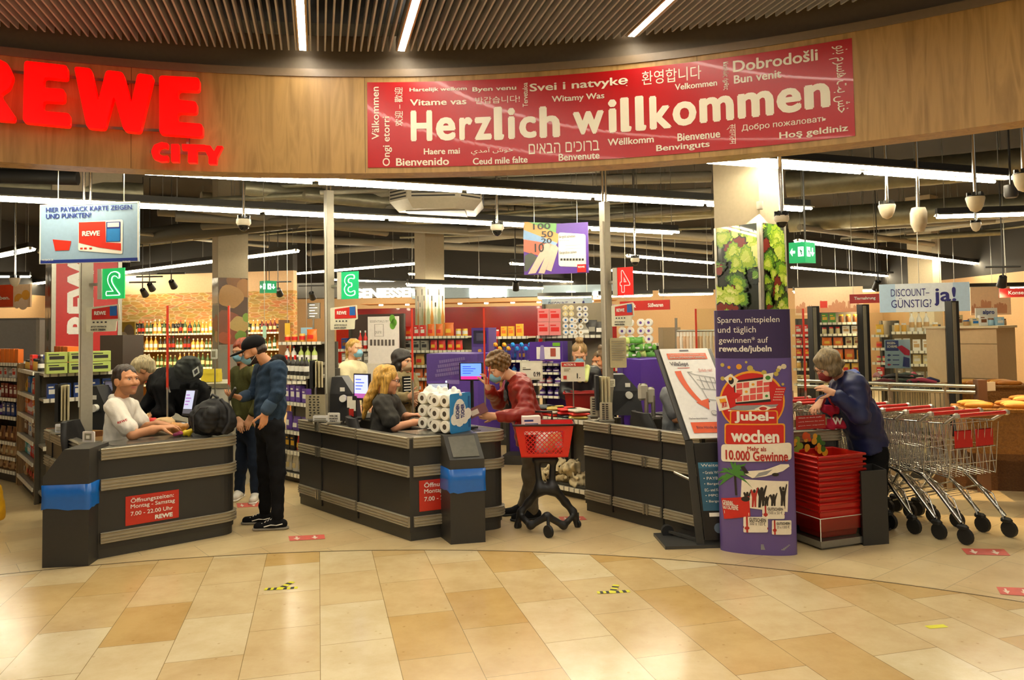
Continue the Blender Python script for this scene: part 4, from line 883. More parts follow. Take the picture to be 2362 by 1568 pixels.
# back counter: grey fascia with lit words, wood soffit, red wall
S = vplane((590, 670), 19.2, (1420, 690), 18.6); ang = math.atan2(S.u.y, S.u.x)
def wallbox(S, A, B, t, mat, name, d=0.0):
    a0, b0 = S.hit(*A); a1, b1 = S.hit(*B); m = MB(); m.poly(S, [(a0, b0), (a1, b0), (a1, b1), (a0, b1)], 0, d, px=False, thick=t); return m.build(name, mat)
struct(wallbox(S, (588, 690), (950, 648), .5, M('#3a3833', .6), 'wall_fascia')); struct(wallbox(S, (950, 689), (1425, 655), .5, M('#7c8a92', .5), 'wall_fascia_pale'))
struct(wallbox(S, (830, 702), (1425, 690), .9, M('#b5793a', .5), 'trim_5', -.05))
struct(wallbox(S, (760, 900), (1425, 700), .1, M('#7d0d0a', .15, coat=.5), 'wall_red', -.6))
def litword(t, A, B, label, bold=.04):
    sg = root('illuminated_letters', label, 'sign', S.pt(*S.hit(*A))); m = MB()
    m.text(S, t, A, B, 0, .012, bold, ext=.02); m.build('letters', M('#fff6e0', emit=5), sg)
litword('GENIESSEN', (815, 688), (965, 663), 'white illuminated word GENIESSEN partly behind the bottle column'); litword('ERLEBEN', (1084, 687), (1168, 663), 'white illuminated word ERLEBEN on the pale back fascia'); litword('E   E', (1306, 691), (1390, 672), 'white illuminated letters behind the middle discount sign')
for k in range(9):
    p = S.pt(S.hit(870 + k * 62, 700)[0], S.hit(830, 702)[1] - .030, -.4); m = MB(); m.lathe([(.05, 0), (.055, .03)], 10, tuple(p)); o = m.build('downlight', M('#fff0cf', emit=14)); tag(o, 'small round downlight in the wooden soffit over the red wall', 'spotlight', 'downlights in the wooden soffit')
# ================= MIDDLE AND RIGHT HAND SHELVES =================
def pg(name, label, xl, Yl, xr, Yr, ys, depth, where, specs, seed, yt=None, **k):
    """shelving whose front runs from picture column xl at depth Yl to xr at Yr, boards at picture rows ys (at xl)"""
    zs = [max(.1, D(xl, y, Yl).z) for y in ys]; zt = D(xl, yt, Yl).z if yt else zs[-1]
    return gond(name, label, D(xl, 800, Yl), D(xr, 800, Yr), zs, depth, max(zt, zs[-1]), where, specs, seed=seed, **k)
hb = lambda pl, n: ['on the %s board of %s' % (w, pl) for w in (('lowest', 'second', 'third', 'fourth', 'fifth', 'top')[:n - 1] + ('top',))]
CREAMSH = M('#cfc4a6', .5)
pg('snack_shelf', 'cream snack shelf behind the middle plexiglass screen', 922, 12.2, 1082, 11.8, (905, 872, 843, 809, 777), .5, hb('the snack shelf behind the middle screen', 5),
   [snack, snack, [(C_, 'grey', 'white'), (C_, 'brown', 'white'), (G_, 'amber', 'red')], [(G_, 'yellow', 'amber'), (G_, 'amber', 'white'), (G_, 'red', 'yellow'), (C_, 'grey', 'black')], [(G_, 'red', 'orange'), (G_, 'orange', 'red'), (N_, 'yellow', 'white'), (C_, 'red', 'white'), (G_, 'orange', 'yellow')]], 21, tall=.26, shelfm=CREAMSH)
pg('snack_shelf', 'cream shelf of sauces right of the tall red screen edge', 1127, 11.6, 1221, 11.4, (905, 870, 834, 777), .5, hb('the sauce shelf right of the red edge', 4),
   [snack, snack, snack, [(C_, 'yellow', 'orange'), (C_, 'cream', 'red'), (J_, 'red', 'white'), (B_, 'brown', 'white'), (N_, 'yellow', 'black'), (C_, 'white', 'blue')]], 22, tall=.3, shelfm=CREAMSH)
# bottle display in purple
pg('bottle_display', 'purple cardboard display with rows of bottles behind the curly haired shopper', 1150, 9.9, 1222, 9.8, (905, 868, 831), .4, hb('the purple bottle display', 3), [[(B_, 'purple', 'white')], [(B_, 'blue', 'white'), (B_, 'purple', 'white')], [(B_, 'navy', 'blue'), (B_, 'purple', 'amber'), (B_, 'navy', 'blue')]], 23, yt=795, tall=.2, shelfm=M('#4a2a86', .5), backm=M('#4a2a86', .5), rail=.03)
for k in range(9):
    p = D(1143 + k * 10, 796 + (k % 2) * 9, 9.85); c = '#e8a21c' if k < 4 else '#1490e0'; m = MB()
    for q in range(5): m.ball((.014 * cos(q * 1.26), .014 * sin(q * 1.26), .014 * (q % 2)), (.016, .016, .020), 0, 8, 5)
    m.ball((0, 0, .012), .024, 0, 8, 5); o = m.build('paper_flower', M(c, .5)); o.location = p; tag(o, '%s crepe topper in the row over the purple bottle display' % ('orange' if k < 4 else 'blue'), 'decoration', '%s toppers over the purple display' % ('orange' if k < 4 else 'blue'))
    m = MB(); m.tube([(0, 0, -.16), (0, 0, 0)], .012, 6); m.build('stick', M('#3a2a78', .5), o)
pg('bottle_display', 'purple display of small white bottles between the two price signs', 1226, 9.7, 1292, 9.5, (912, 884, 858, 838), .35, hb('the display between the price signs', 4), [[(B_, 'purple', 'white')], [(B_, 'pink', 'white'), (B_, 'white', 'purple')], [(B_, 'white', 'purple'), (B_, 'purple', 'white')], [(B_, 'white', 'grey'), (B_, 'white', 'pink')]], 24, yt=788, tall=.13, shelfm=M('#43257c', .5), backm=M('#43257c', .5), rail=.03)
S = vplane((1222, 800), 9.62, (1296, 800), 9.42); r = root('display_header', 'purple header card with white bottle picture over the small bottles', 'sign', S.pt(*S.hit(1260, 832))); slab(S, *S.hit(1222, 832), *S.hit(1296, 788), .02, [M('#4a2488', .4)], 'panel', r)
m = MB(); m.rect(S, (1238, 828), (1292, 800), 0); m.poly(S, rot_poly([S.hit(*q) for q in ((1245, 830), (1257, 830), (1255, 796), (1247, 796))], .02), 1, .005, px=False); m.rect(S, (1270, 822), (1282, 803), 2, .005); m.rect(S, (1275, 798), (1292, 790), 3, .005); m.build('print', [M('#e9e4dc', .4), M('#8d7fb5', .4), M('#a04a3a', .4), M('#6faf2c', .4)], r)
# purple cardboard bins
def bin_(P, z0, z1, label, col='#4a2d86', nm='cardboard_display'):
    m = MB(); m.prism(P, z0, z1); o = m.build(nm, M(col, .5)); o.location = (0, 0, 0); c = sum((Vector((p[0], p[1], 0)) for p in P), Vector()) / len(P)
    return tag(o, label, 'display box')
a, b, c = D(1088, 800, 10.6), D(1127, 800, 10.4), D(1137, 800, 10.9); bin_([(a.x, a.y), (b.x, b.y), (b.x + .1, b.y + .35), (a.x + .1, a.y + .35)], 0, zat(1100, 756, 10.5), 'tall purple cardboard tower with a game box picture beside the red edge')
S = Plane((a.x, a.y, 0), Vector((b.x - a.x, b.y - a.y, 0))); m = MB(); m.rect(S, (1093, 792), (1122, 762), 0, .008); m.rect(S, (1091, 825), (1122, 800), 1, .008); m.poly(S, rot_poly([S.hit(*q) for q in ((1106, 822), (1113, 820), (1111, 804), (1103, 806))], .02), 2, .010, px=False); m.rect(S, (1100, 786), (1116, 768), 3, .010)
o = m.build('picture_card', [M('#241f3c', .4), M('#5b4596', .4), M('#d9a24a', .4), M('#4a4662', .4)]); tag(o, 'printed picture cards on the tall purple tower', 'card')
a, b = D(984, 860, 9.7), D(1102, 860, 9.3); bin_([(a.x, a.y), (b.x, b.y), (b.x + .25, b.y + .6), (a.x + .25, a.y + .6)], 0, zat(1040, 816, 9.5), 'broad purple promotion box printed with a giant keyboard behind the middle screen', '#51358f')
S = Plane((a.x, a.y, 0), Vector((b.x - a.x, b.y - a.y, 0))); m = MB()
for j in range(4):
    for i in range(12 - j % 2): x = 1014 - j * 3 + i * 5.0; y = 838 + j * 10.5 - i * .7; m.poly(S, [(x, y), (x + 4, y - .6), (x + 3.4, y - 7.5), (x - .6, y - 6.9)], 0, .006)
m.rect(S, (1030, 885), (1060, 876), 0, .006); m.disc(S, (1030, 880), .012, 1, .008); o = m.build('keyboard_print', [M('#7a66a8', .4), M('#c9e2ff', .3, emit=2)]); tag(o, 'pale printed keys on the broad purple promotion box', 'print')  # the small dot on the print is given its own glow
a, b, c2 = D(1437, 860, 9.3), D(1478, 860, 8.9), D(1536, 860, 9.2); bin_([(a.x, a.y), (b.x, b.y), (c2.x, c2.y), (c2.x, c2.y + .5), (a.x, a.y + .5)], 0, zat(1480, 829, 9), 'large purple sales bin heaped with green packs right of the tall post', '#4c2a92')
zt = zat(1480, 829, 9)
for k in range(16):
    f = (k % 6) / 6; q = Vector((a.x + .06 + f * (c2.x - a.x - .05), (a.y + c2.y) / 2 + .16 + .16 * ((k // 3) % 2), zt + .004 + (k // 6) * .085)); item('bag', 'green' if k % 3 else 'lime', 'white', q, k * .7, 'heaped on the purple sales bin', .95, .42)
pg('goods_shelf', 'shelf of cleaning paper behind the note board on the tall post', 1415, 10.6, 1525, 10.4, (850, 822, 793), .4, hb('the shelf behind the note board', 3), [drug, [(G_, 'dark green', 'lime'), (G_, 'green', 'white')], [('roll_pack', 'white', 'cream'), ('roll_pack', 'white', 'purple'), (G_, 'amber', 'white'), (G_, 'cream', 'white'), (C_, 'red', 'amber')]], 25, tall=.36, shelfm=CREAMSH)
a = D(1531, 850, 9.6); b = D(1572, 850, 9.4); m = MB(); m.prism([(a.x, a.y), (b.x, b.y), (b.x, b.y + .3), (a.x, a.y + .3)], 0, zat(1550, 755, 9.5)); tag(m.build('brown_partition', M('#8a7454', .7)), 'plain brown board standing left of the sock rack', 'display')
# pink packs and rolls above the bun haired shopper
pg('goods_shelf', 'cream shelf with pink paper packs above the shopper with the bun', 1236, 10.4, 1392, 10.1, (880, 775), .4, ['on the lower board behind the bun', 'on the top board above the bun'], [drug, None], 26, yt=700, shelfm=CREAMSH, backm=M('#8a7f6a', .6))
for k in range(4):
    p = D(1254 + (k % 2) * 27, 776 - (k // 2) * 31, 10.25); item('carton', 'pink', 'red', p + Vector((0, .06, .012)), -.05, 'stacked left on the board above the bun', 1.52, 1.03)
for k, (x, y, c, c2, s) in enumerate(((1313, 776, 'white', 'blue', .75), (1312, 747, 'cream', 'white', .72), (1334, 776, 'white', 'tan', .7), (1345, 748, 'white', 'navy', .7), (1366, 776, 'black', 'grey', .9), (1384, 776, 'black', 'white', .8), (1352, 776, 'grey', 'white', .6))):
    p = D(x, y, 10.2); item('roll_pack' if k < 4 else 'bag', c, c2, p + Vector((0, .08, .012)), 0, 'right of the pink packs above the bun', s if k < 4 else 1.1, s if k < 4 else s * 1.2)
# sock rack
r = root('sock_rack', 'rack hung with socks and tights left of the purple poster column', 'rack', D(1606, 900, 8.9)); p0, p1 = D(1560, 763, 9.0), D(1652, 763, 8.7)
for z in (p0.z, p0.z - .48, p0.z - .95):
    m = MB(); m.tube([(p0.x, p0.y, z), (p1.x, p1.y, z)], .012, 6); m.build('rail', STEEL, r)
for p in (p0, p1): m = MB(); m.tube([(p.x, p.y, 0), (p.x, p.y, p0.z + .15)], .016, 6); m.build('upright', STEEL, r)
rnd = random.Random(4)
for j in range(2):
    for i in range(12):
        f = (i + .5) / 12; p = p0.lerp(p1, f); z = p0.z - j * .48 - .0135; c = rnd.choice(['#e3c9a8', '#d9b48e', '#e6d8c4', '#2a2523', '#c99f7a', '#efe6d6']); m = MB()
        m.box((0, 0, -.025), (.03, .012, .05), 1); m.loft([[Vector((w * cos(t) + ox, .012 * sin(t), zz)) for t in [2 * pi * k / 8 for k in range(8)]] for w, ox, zz in ((.015, 0, -.05), (.02, 0, -.08), (.018, 0, -.22), (.02, .005, -.28), (.028, .02, -.33), (.01, .03, -.36))], 0)
        o = m.build('sock_pair', [M(c, .8), M('#ece6d8', .5)]); o.location = (p.x, p.y, z); o.rotation_euler = (0, 0, rnd.uniform(-.2, .2)); n = 'pale' if c not in ('#2a2523',) else 'black'
        tag(o, '%s sock pair hanging on the %s rail of the sock rack' % (n, ('upper', 'lower')[j]), 'socks', '%s socks on the %s rail' % (n, ('upper', 'lower')[j]))
# aisle signs
def aisle(xl, xr, yb, yt, Yl, Yr, words_, label):
    S = vplane((xl, yb), Yl, (xr, yb), Yr); a0, b0 = S.hit(xl, yb); a1, b1 = S.hit(xr, yt); sg = root('aisle_sign', label, 'sign', S.pt(a0, b0)); slab(S, a0, b0, a1, b1, .02, [M('#b3201a', .4)], 'panel', sg); m = MB(); w = a1 - a0; h = b1 - b0
    for t, x0, x1 in words_: m.text(S, t, (a0 + w * x0, b0 + h * .3), (a0 + w * x1, b0 + h * .72), 0, .005, .03, px=False)
    m.build('lettering', WTXT, sg)
    for x in (.12, .88): wire(S.pt(a0 + w * x, b1, -.01), 4.7, sg)
aisle(1430, 1544, 717, 691, 11.5, 11.0, (('Gebäck', .05, .34), ('Süßwaren', .58, .88)), 'red aisle sign for biscuits and sweets right of the tall post')
aisle(1960, 2030, 700, 677, 12.6, 12.4, (('Tiernahrung', .15, .85),), 'red aisle sign for pet food left of the large discount sign')
aisle(2306, 2440, 686, 662, 11.2, 11.0, (('Konserven', .15, .6),), 'red aisle sign cut by the right picture edge')
# wall pictures at the right
S = vplane((1838, 690), 15.2, (2340, 690), 14.2)
for k, (x0, x1, nm) in enumerate(((1835, 1990, 'sepia town panorama on the wall left of the pet food sign'), (2240, 2330, 'sepia town panorama right of the large discount sign'))):
    r = root('wall_picture', nm, 'picture', S.pt(*S.hit(x0, 725))); slab(S, *S.hit(x0, 727), *S.hit(x1, 660), .03, [M('#eec9a2', .5)], 'panel', r); m = MB(); rnd = random.Random(k)
    pts = [(x0 + 1, 722)]; x = x0 + 1
    while x < x1 - 8: w = rnd.uniform(4, 9); h = rnd.uniform(694, 712); pts += [(x, h), (x + w * .4, h - rnd.uniform(0, 8)), (x + w, h)]; x += w
    m.poly(S, pts + [(x, 722)], 0, .005); m.build('skyline_print', M('#c98d68', .5), r)
    if k == 0: m = MB(); m.rect(S, (1892, 710), (1908, 694), d=.008); m.build('red_badge', M('#c8301f', .4), r)
# right shelves
pg('goods_shelf', 'tall full grocery shelf left behind the shopper in blue', 1826, 13.4, 1882, 13.2, (885, 850, 822, 797, 772), .5, hb('the grocery shelf by the left black gate post', 5), [mixfood, mixfood, [(C_, 'red', 'white'), (C_, 'red', 'yellow')], [(G_, 'red', 'white'), (C_, 'red', 'cream')], [(C_, 'red', 'white'), (C_, 'yellow', 'red'), (B_, 'green', 'teal')]], 31, yt=735, tall=.26)
pg('goods_shelf', 'tall full grocery shelf behind and above the shopper in blue', 1888, 13.0, 2000, 12.7, (893, 860, 830, 798, 771, 745), .5, hb('the grocery shelf above the shopper in blue', 6), [mixfood] * 4 + [[(B_, 'cream', 'green'), (J_, 'cream', 'red'), (C_, 'white', 'tan')], [(J_, 'brown', 'yellow'), (C_, 'black', 'grey'), (B_, 'brown', 'amber'), (C_, 'green', 'yellow')]], 32, yt=720, tall=.25)
pg('goods_shelf', 'grocery shelf of yellow and red packs right of the second gate post', 2008, 12.3, 2052, 12.1, (893, 871, 836, 803, 773), .5, hb('the shelf right of the second gate post', 5), [[(G_, 'yellow', 'white')], [(C_, 'red', 'white'), (G_, 'yellow', 'red')], mixfood, [(N_, 'orange', 'red'), (G_, 'yellow', 'green')], [(G_, 'yellow', 'white'), (B_, 'yellow', 'white')]], 33, yt=740, tall=.3)
pg('goods_shelf', 'cream shelf of white drink bottles under the large discount sign', 2054, 11.6, 2176, 11.3, (880, 840, 810, 766), .5, hb('the white bottle shelf under the discount sign', 4), [[(C_, 'grey', 'white')], [(C_, 'cream', 'white')], [(C_, 'white', 'tan'), (B_, 'white', 'tan')], [(B_, 'white', 'grey'), (J_, 'amber', 'white'), (B_, 'white', 'tan'), (C_, 'tan', 'white')]], 34, yt=750, tall=.33, shelfm=CREAMSH, backm=M('#c9b48e', .6))
# beige cabinet at the right with goods on top
a, b = D(2212, 850, 9.2), D(2302, 850, 8.9); c = D(2345, 850, 9.4); r = root('beige_cabinet', 'beige panelled cabinet behind the right black gate post', 'cabinet', (b.x, b.y, 0)); zt = zat(2250, 757, 9.05)
m = MB(); m.prism([(a.x, a.y), (b.x, b.y), (c.x, c.y), (c.x - .1, c.y + .5), (a.x, a.y + .7)], 0, zt); m.build('body', M('#c6a67a', .55), r)
S = Plane((a.x, a.y, 0), Vector((b.x - a.x, b.y - a.y, 0))); m = MB()
for y in (792, 873): m.rect(S, (2213, y + 1.6), (2301, y), 0, .004)
m.build('seam', M('#8d7450', .6), r); m = MB(); m.prism([(a.x - .03, a.y - .03), (b.x, b.y - .03), (c.x + .03, c.y), (c.x - .1, c.y + .53), (a.x - .03, a.y + .73)], zt, zt + .025); m.build('top_board', M('#d9c39a', .5), r)
rnd = random.Random(3)
for k in range(12):
    p = D(2212 + k * 9.5, 800, 9.25 + (k % 2) * .12 - k * .015); item(rnd.choice(['carton', 'jar']), rnd.choice(['white', 'cream', 'tan', 'pale blue']), rnd.choice(['white', 'brown', 'blue']), (p.x, p.y, zt + .026), 0, 'in the row on the beige cabinet top', .9, rnd.uniform(.5, .8))
p = D(2276, 757, 9.3); m = MB(); m.box((p.x, p.y, zt + .14), (.26, .02, .2)); o = m.build('price_card', M('#e6e0d0', .5)); tag(o, 'white tray card standing on the beige cabinet top', 'sign')
m = MB(); m.box((p.x, p.y, zt + .032), (.1, .06, .012)); m.build('foot', M('#8a8476', .5), o)
m = MB(); S2 = Plane((p.x - .13, p.y - .012, zt + .04), (1, 0, 0)); m.rect(S2, (.03, .03), (.13, .08), 0, px=False); m.rect(S2, (.15, .03), (.23, .07), 1, px=False); m.text(S2, 'alpro', (.08, .11), (.22, .18), 2, bold=.02, px=False); m.build('print', [M('#6d9e3a', .5), M('#d9a24a', .5), NAVY], o)
# umbrella poster and the display below
S = vplane((2042, 800), 9.0, (2100, 800), 8.9); r = root('poster_stand', 'blue umbrella sale poster over a heap of folded umbrellas', 'poster', S.pt(*S.hit(2070, 848))); slab(S, *S.hit(2042, 849), *S.hit(2099, 783), .015, [M('#a9c4d9', .4)], 'panel', r)
m = MB(); m.rect(S, (2043, 809), (2072, 785), 0); m.poly(S, [(2068, 800), (2080, 796), (2098, 808), (2098, 820), (2086, 818)], 1, .005); m.poly(S, [(2084, 822), (2098, 826), (2098, 847), (2082, 845)], 0, .005)
for k, y in enumerate((819, 830, 841)): m.poly(S, [(2046, y), (2050, y - 3), (2056, y), (2050, y + 3)], 0 if k < 2 else 1, .005); m.rect(S, (2059, y + 1), (2074, y - 1), 0, .005)
m.build('print', [M('#2a3f86', .4), M('#c9284a', .4)], r); m = MB(); m.text(S, 'REGEN-', (2046, 794), (2066, 788), bold=.05); m.text(S, 'SCHIRME', (2046, 802), (2069, 796), bold=.05, d=.007); m.build('lettering', WTXT, r)
q = S.pt(*S.hit(2070, 849)); m = MB(); m.tube([(q.x, q.y + .02, 0), (q.x, q.y + .02, q.z)], .012, 6); m.build('pole', STEEL, r)
c = D(2090, 900, 9.4); r = root('umbrella_basket', 'wire basket of folded umbrellas below the blue umbrella poster', 'basket', (c.x, c.y, 0)); zt = zat(2090, 885, 9.4)
m = MB()
for i in range(13): x = c.x - .36 + .06 * i; m.tube([(x, c.y - .2, .1), (x, c.y - .2, zt)], .004, 5); m.tube([(x, c.y + .2, .1), (x, c.y + .2, zt)], .004, 5)
for z in (.1, .35, .6, zt):
    m.tube([(c.x - .37, c.y - .2, z), (c.x + .37, c.y - .2, z), (c.x + .37, c.y + .2, z), (c.x - .37, c.y + .2, z), (c.x - .37, c.y - .2, z)], .005, 5)
m.build('wire_cage', STEEL, r); m = MB(); m.box((c.x, c.y, .06), (.72, .38, .1)); m.build('foot', DARK, r)
m = MB(); m.box((c.x, c.y, zt - .05), (.68, .36, .02)); m.build('floor_panel', DARK, r)
for k in range(9):
    x = c.x - .3 + (k % 5) * .15; z = zt - .01 + (k // 5) * .06; col = ('#7a2030', '#1f1f22', '#3a4a42', '#b03050', '#24306a')[k % 5]; m = MB(); m.tube([(-.16, 0, 0), (.0, 0, .03), (.16, 0, .01)], [.02, .032, .016], 8); m.tube([(.16, 0, .01), (.22, 0, .01)], .012, 6, 1); o = m.build('folded_umbrella', [M(col, .6), BLACK]); o.location = (x, c.y - .08 + .09 * (k % 3), z + .03); o.rotation_euler = (0, 0, k * .9)
    n = ('dark red', 'black', 'grey-green', 'pink', 'navy')[k % 5]; tag(o, '%s folded umbrella lying in the wire basket under the poster' % n, 'umbrella', '%s umbrellas in the wire basket' % n)
# poster 'essentials'
S = vplane((848, 780), 11.15, (918, 780), 11.0); r = root('promo_panel', 'white promotional panel with green olives above the woman with black hair', 'poster', S.pt(*S.hit(880, 830))); slab(S, *S.hit(849, 838), *S.hit(917, 729), .05, [M('#e2d9cf', .45)], 'panel', r)
m = MB(); m.text(S, 'ESSENTIALS BY', (854, 744), (897, 738), 0, .004); m.text(S, 'pure', (866, 772), (880, 763), 0, .004); m.rect(S, (864, 776), (865, 748)); m.rect(S, (884, 776), (885, 748)); m.rect(S, (864, 748), (885, 747)); m.rect(S, (864, 776), (885, 775))
for k in range(7): m.rect(S, (854 + k * 8.5, 797), (859 + k * 8.5, 783), 1, .004)
for x, y in ((905, 735), (906, 750), (909, 744)): m.disc(S, (x, y), .045, 2, .005, ry=.06)
m.build('print', [M('#8c8478', .5), M('#5a5048', .5), M('#5f9a2a', .5)], r); q = S.pt(*S.hit(880, 838)); m = MB(); m.box((q.x, q.y + .02, q.z / 2), (.5, .04, q.z)); m.build('stand', M('#c9bfae', .5), r)
pg('goods_shelf', 'grey shelf of boxes behind the woman in the cream sweater', 775, 11.8, 905, 11.5, (900, 868, 838, 806), .45, hb('the shelf behind the cream sweater', 4), [drug, mixfood, [(C_, 'grey', 'white'), (C_, 'brown', 'white')], [(C_, 'navy', 'brown'), (C_, 'brown', 'amber'), (B_, 'red', 'white'), (C_, 'grey', 'white')]], 41, yt=725, tall=.3, backm=M('#4a3a30', .6))
# shelf behind the man in denim
pg('goods_shelf', 'grey shelf with drinks behind the man in denim', 640, 9.2, 706, 8.75, (1085, 1035, 990, 925, 865), .45, hb('the shelf behind the man in denim', 5), [[(G_, 'white', 'cream')], [(G_, 'red', 'yellow'), (C_, 'black', 'yellow')], [(C_, 'red', 'white'), (G_, 'purple', 'white')], [(C_, 'purple', 'white'), (N_, 'navy', 'purple'), (C_, 'amber', 'brown')], [(B_, 'dark green', 'white'), (B_, 'black', 'white'), (B_, 'brown', 'white')]], 42, yt=850, tall=.26)
pg('goods_shelf', 'shelf of bottles and books behind the man in denim, higher up', 640, 10.4, 745, 10.2, (905, 880, 838, 790), .4, hb('the high shelf behind the denim jacket', 4), [drug, drug, [(C_, 'black', 'grey'), (B_, 'lime', 'white'), (B_, 'white', 'red')], [(G_, 'orange', 'red'), (C_, 'pale blue', 'white'), (N_, 'amber', 'red')]], 43, tall=.3)
# brown cupboard and yellow poster by the wine
a, b = D(236, 800, 8.9), D(278, 800, 8.8); m = MB(); m.box(((a.x + b.x) / 2, 9.1, zat(250, 773, 9.4) / 2), (b.x - a.x, .5, zat(250, 773, 9.4))); o = m.build('display_cupboard', M('#33271a', .5)); tag(o, 'dark brown display cupboard behind the seated man in white', 'cupboard')
S = vplane((276, 770), 11.5, (312, 770), 11.4); r = root('poster_stand', 'yellow and purple poster left of the wine shelf', 'poster', S.pt(*S.hit(295, 790))); slab(S, *S.hit(276, 795), *S.hit(311, 742), .02, [M('#a8892c', .5)], 'panel', r)
m = MB(); m.rect(S, (277, 795), (310, 786), 0); m.disc(S, (298, 768), .1, 1, .005, ry=.13); m.disc(S, (286, 776), .07, 2, .006); m.build('print', [M('#4a3a66', .5), M('#7a6a5a', .5), M('#b9a98c', .5)], r); q = S.pt(*S.hit(294, 795)); m = MB(); m.tube([(q.x, q.y + .03, 0), (q.x, q.y + .03, q.z)], .015, 6); m.build('pole', STEEL, r)
# chalk board and small shelf cards
S = vplane((706, 720), 15.5, (738, 720), 15.4); r = root('chalkboard', 'black chalkboard left of the middle post above the shelves', 'board', S.pt(*S.hit(722, 733))); slab(S, *S.hit(709, 735), *S.hit(737, 698), .03, [BLACK], 'panel', r); m = MB()
for k in range(5): m.rect(S, (714, 704 + k * 6.5), (726 + (k % 2) * 6, 702.6 + k * 6.5))
m.build('chalk_lines', WTXT, r); q = S.pt(*S.hit(722, 735)); m = MB(); m.tube([(q.x, q.y + .03, 0), (q.x, q.y + .03, q.z)], .02, 6); m.build('pole', DARK, r)
for (x, y, w, h, c, t) in ((707, 764, 26, 18, '#8fb2c4', 'pale blue price card hanging left of the middle post'), (663, 762, 12, 34, '#e3b32a', 'yellow hanging strip behind the man in denim'), (610, 765, 8, 28, '#a9d3b9', 'mint green hanging strip behind the black cap')):
    S = vplane((x - w / 2, y), 10.6, (x + w / 2, y), 10.6); r = root('price_card', t, 'card', S.pt(*S.hit(x, y))); slab(S, *S.hit(x - w / 2, y + h / 2), *S.hit(x + w / 2, y - h / 2), .008, [M(c, .5)], 'panel', r); wire(S.pt(*S.hit(x, y - h / 2)), 4.7, r)
# ================= CHECKOUTS =================
def sweep(m, path, prof, mat=0, sm=False, caps=True):
    """run a (outward offset, height) profile along a plan path whose outside lies to its right"""
    P = [Vector((p[0], p[1], 0)) for p in path]; rings = []
    for i, p in enumerate(P):
        a = (P[i] - P[i - 1]).normalized() if i else (P[1] - P[0]).normalized(); b = (P[i + 1] - P[i]).normalized() if i < len(P) - 1 else a
        n1 = Vector((a.y, -a.x, 0)); n2 = Vector((b.y, -b.x, 0)); n = (n1 + n2).normalized(); n = n / max(.3, n.dot(n1))
        rings.append([p + n * o + Vector((0, 0, z)) for o, z in prof])
    return m.loft(rings, mat, caps, sm)
def ridged(z0, z1, d=.028):
    h = (z1 - z0) / 7; pr = [(-.004, z0), (d * .6, z0), (d, z0 + h * .5)]
    for k in range(3): pr += [(d, z0 + h * (1 + 2 * k)), (d * .72, z0 + h * (1.3 + 2 * k)), (d * .72, z0 + h * (1.9 + 2 * k)), (d, z0 + h * (2.2 + 2 * k))]
    return pr[:-1] + [(d, z1 - h * .3), (d * .6, z1), (-.004, z1)]
def cut(path, s0, s1):
    out = []; L = 0; P = [Vector((p[0], p[1])) for p in path]
    for a, b in zip(P, P[1:]):
        d = (b - a).length
        if L + d > s0 and L < s1:
            t0 = max(0, (s0 - L) / d); t1 = min(1, (s1 - L) / d)
            if not out: out.append(tuple(a.lerp(b, t0)))
            out.append(tuple(a.lerp(b, t1)))
        L += d
    return out
def plen(path): return sum((Vector(b) - Vector(a)).length for a, b in zip(path, path[1:]))
BODY = M('#2b2a28', .38, var=.05); RIM = M('#9c927a', .38, .25, var=.12, vs_=14); TOPM = M('#7f7b70', .3, .5)
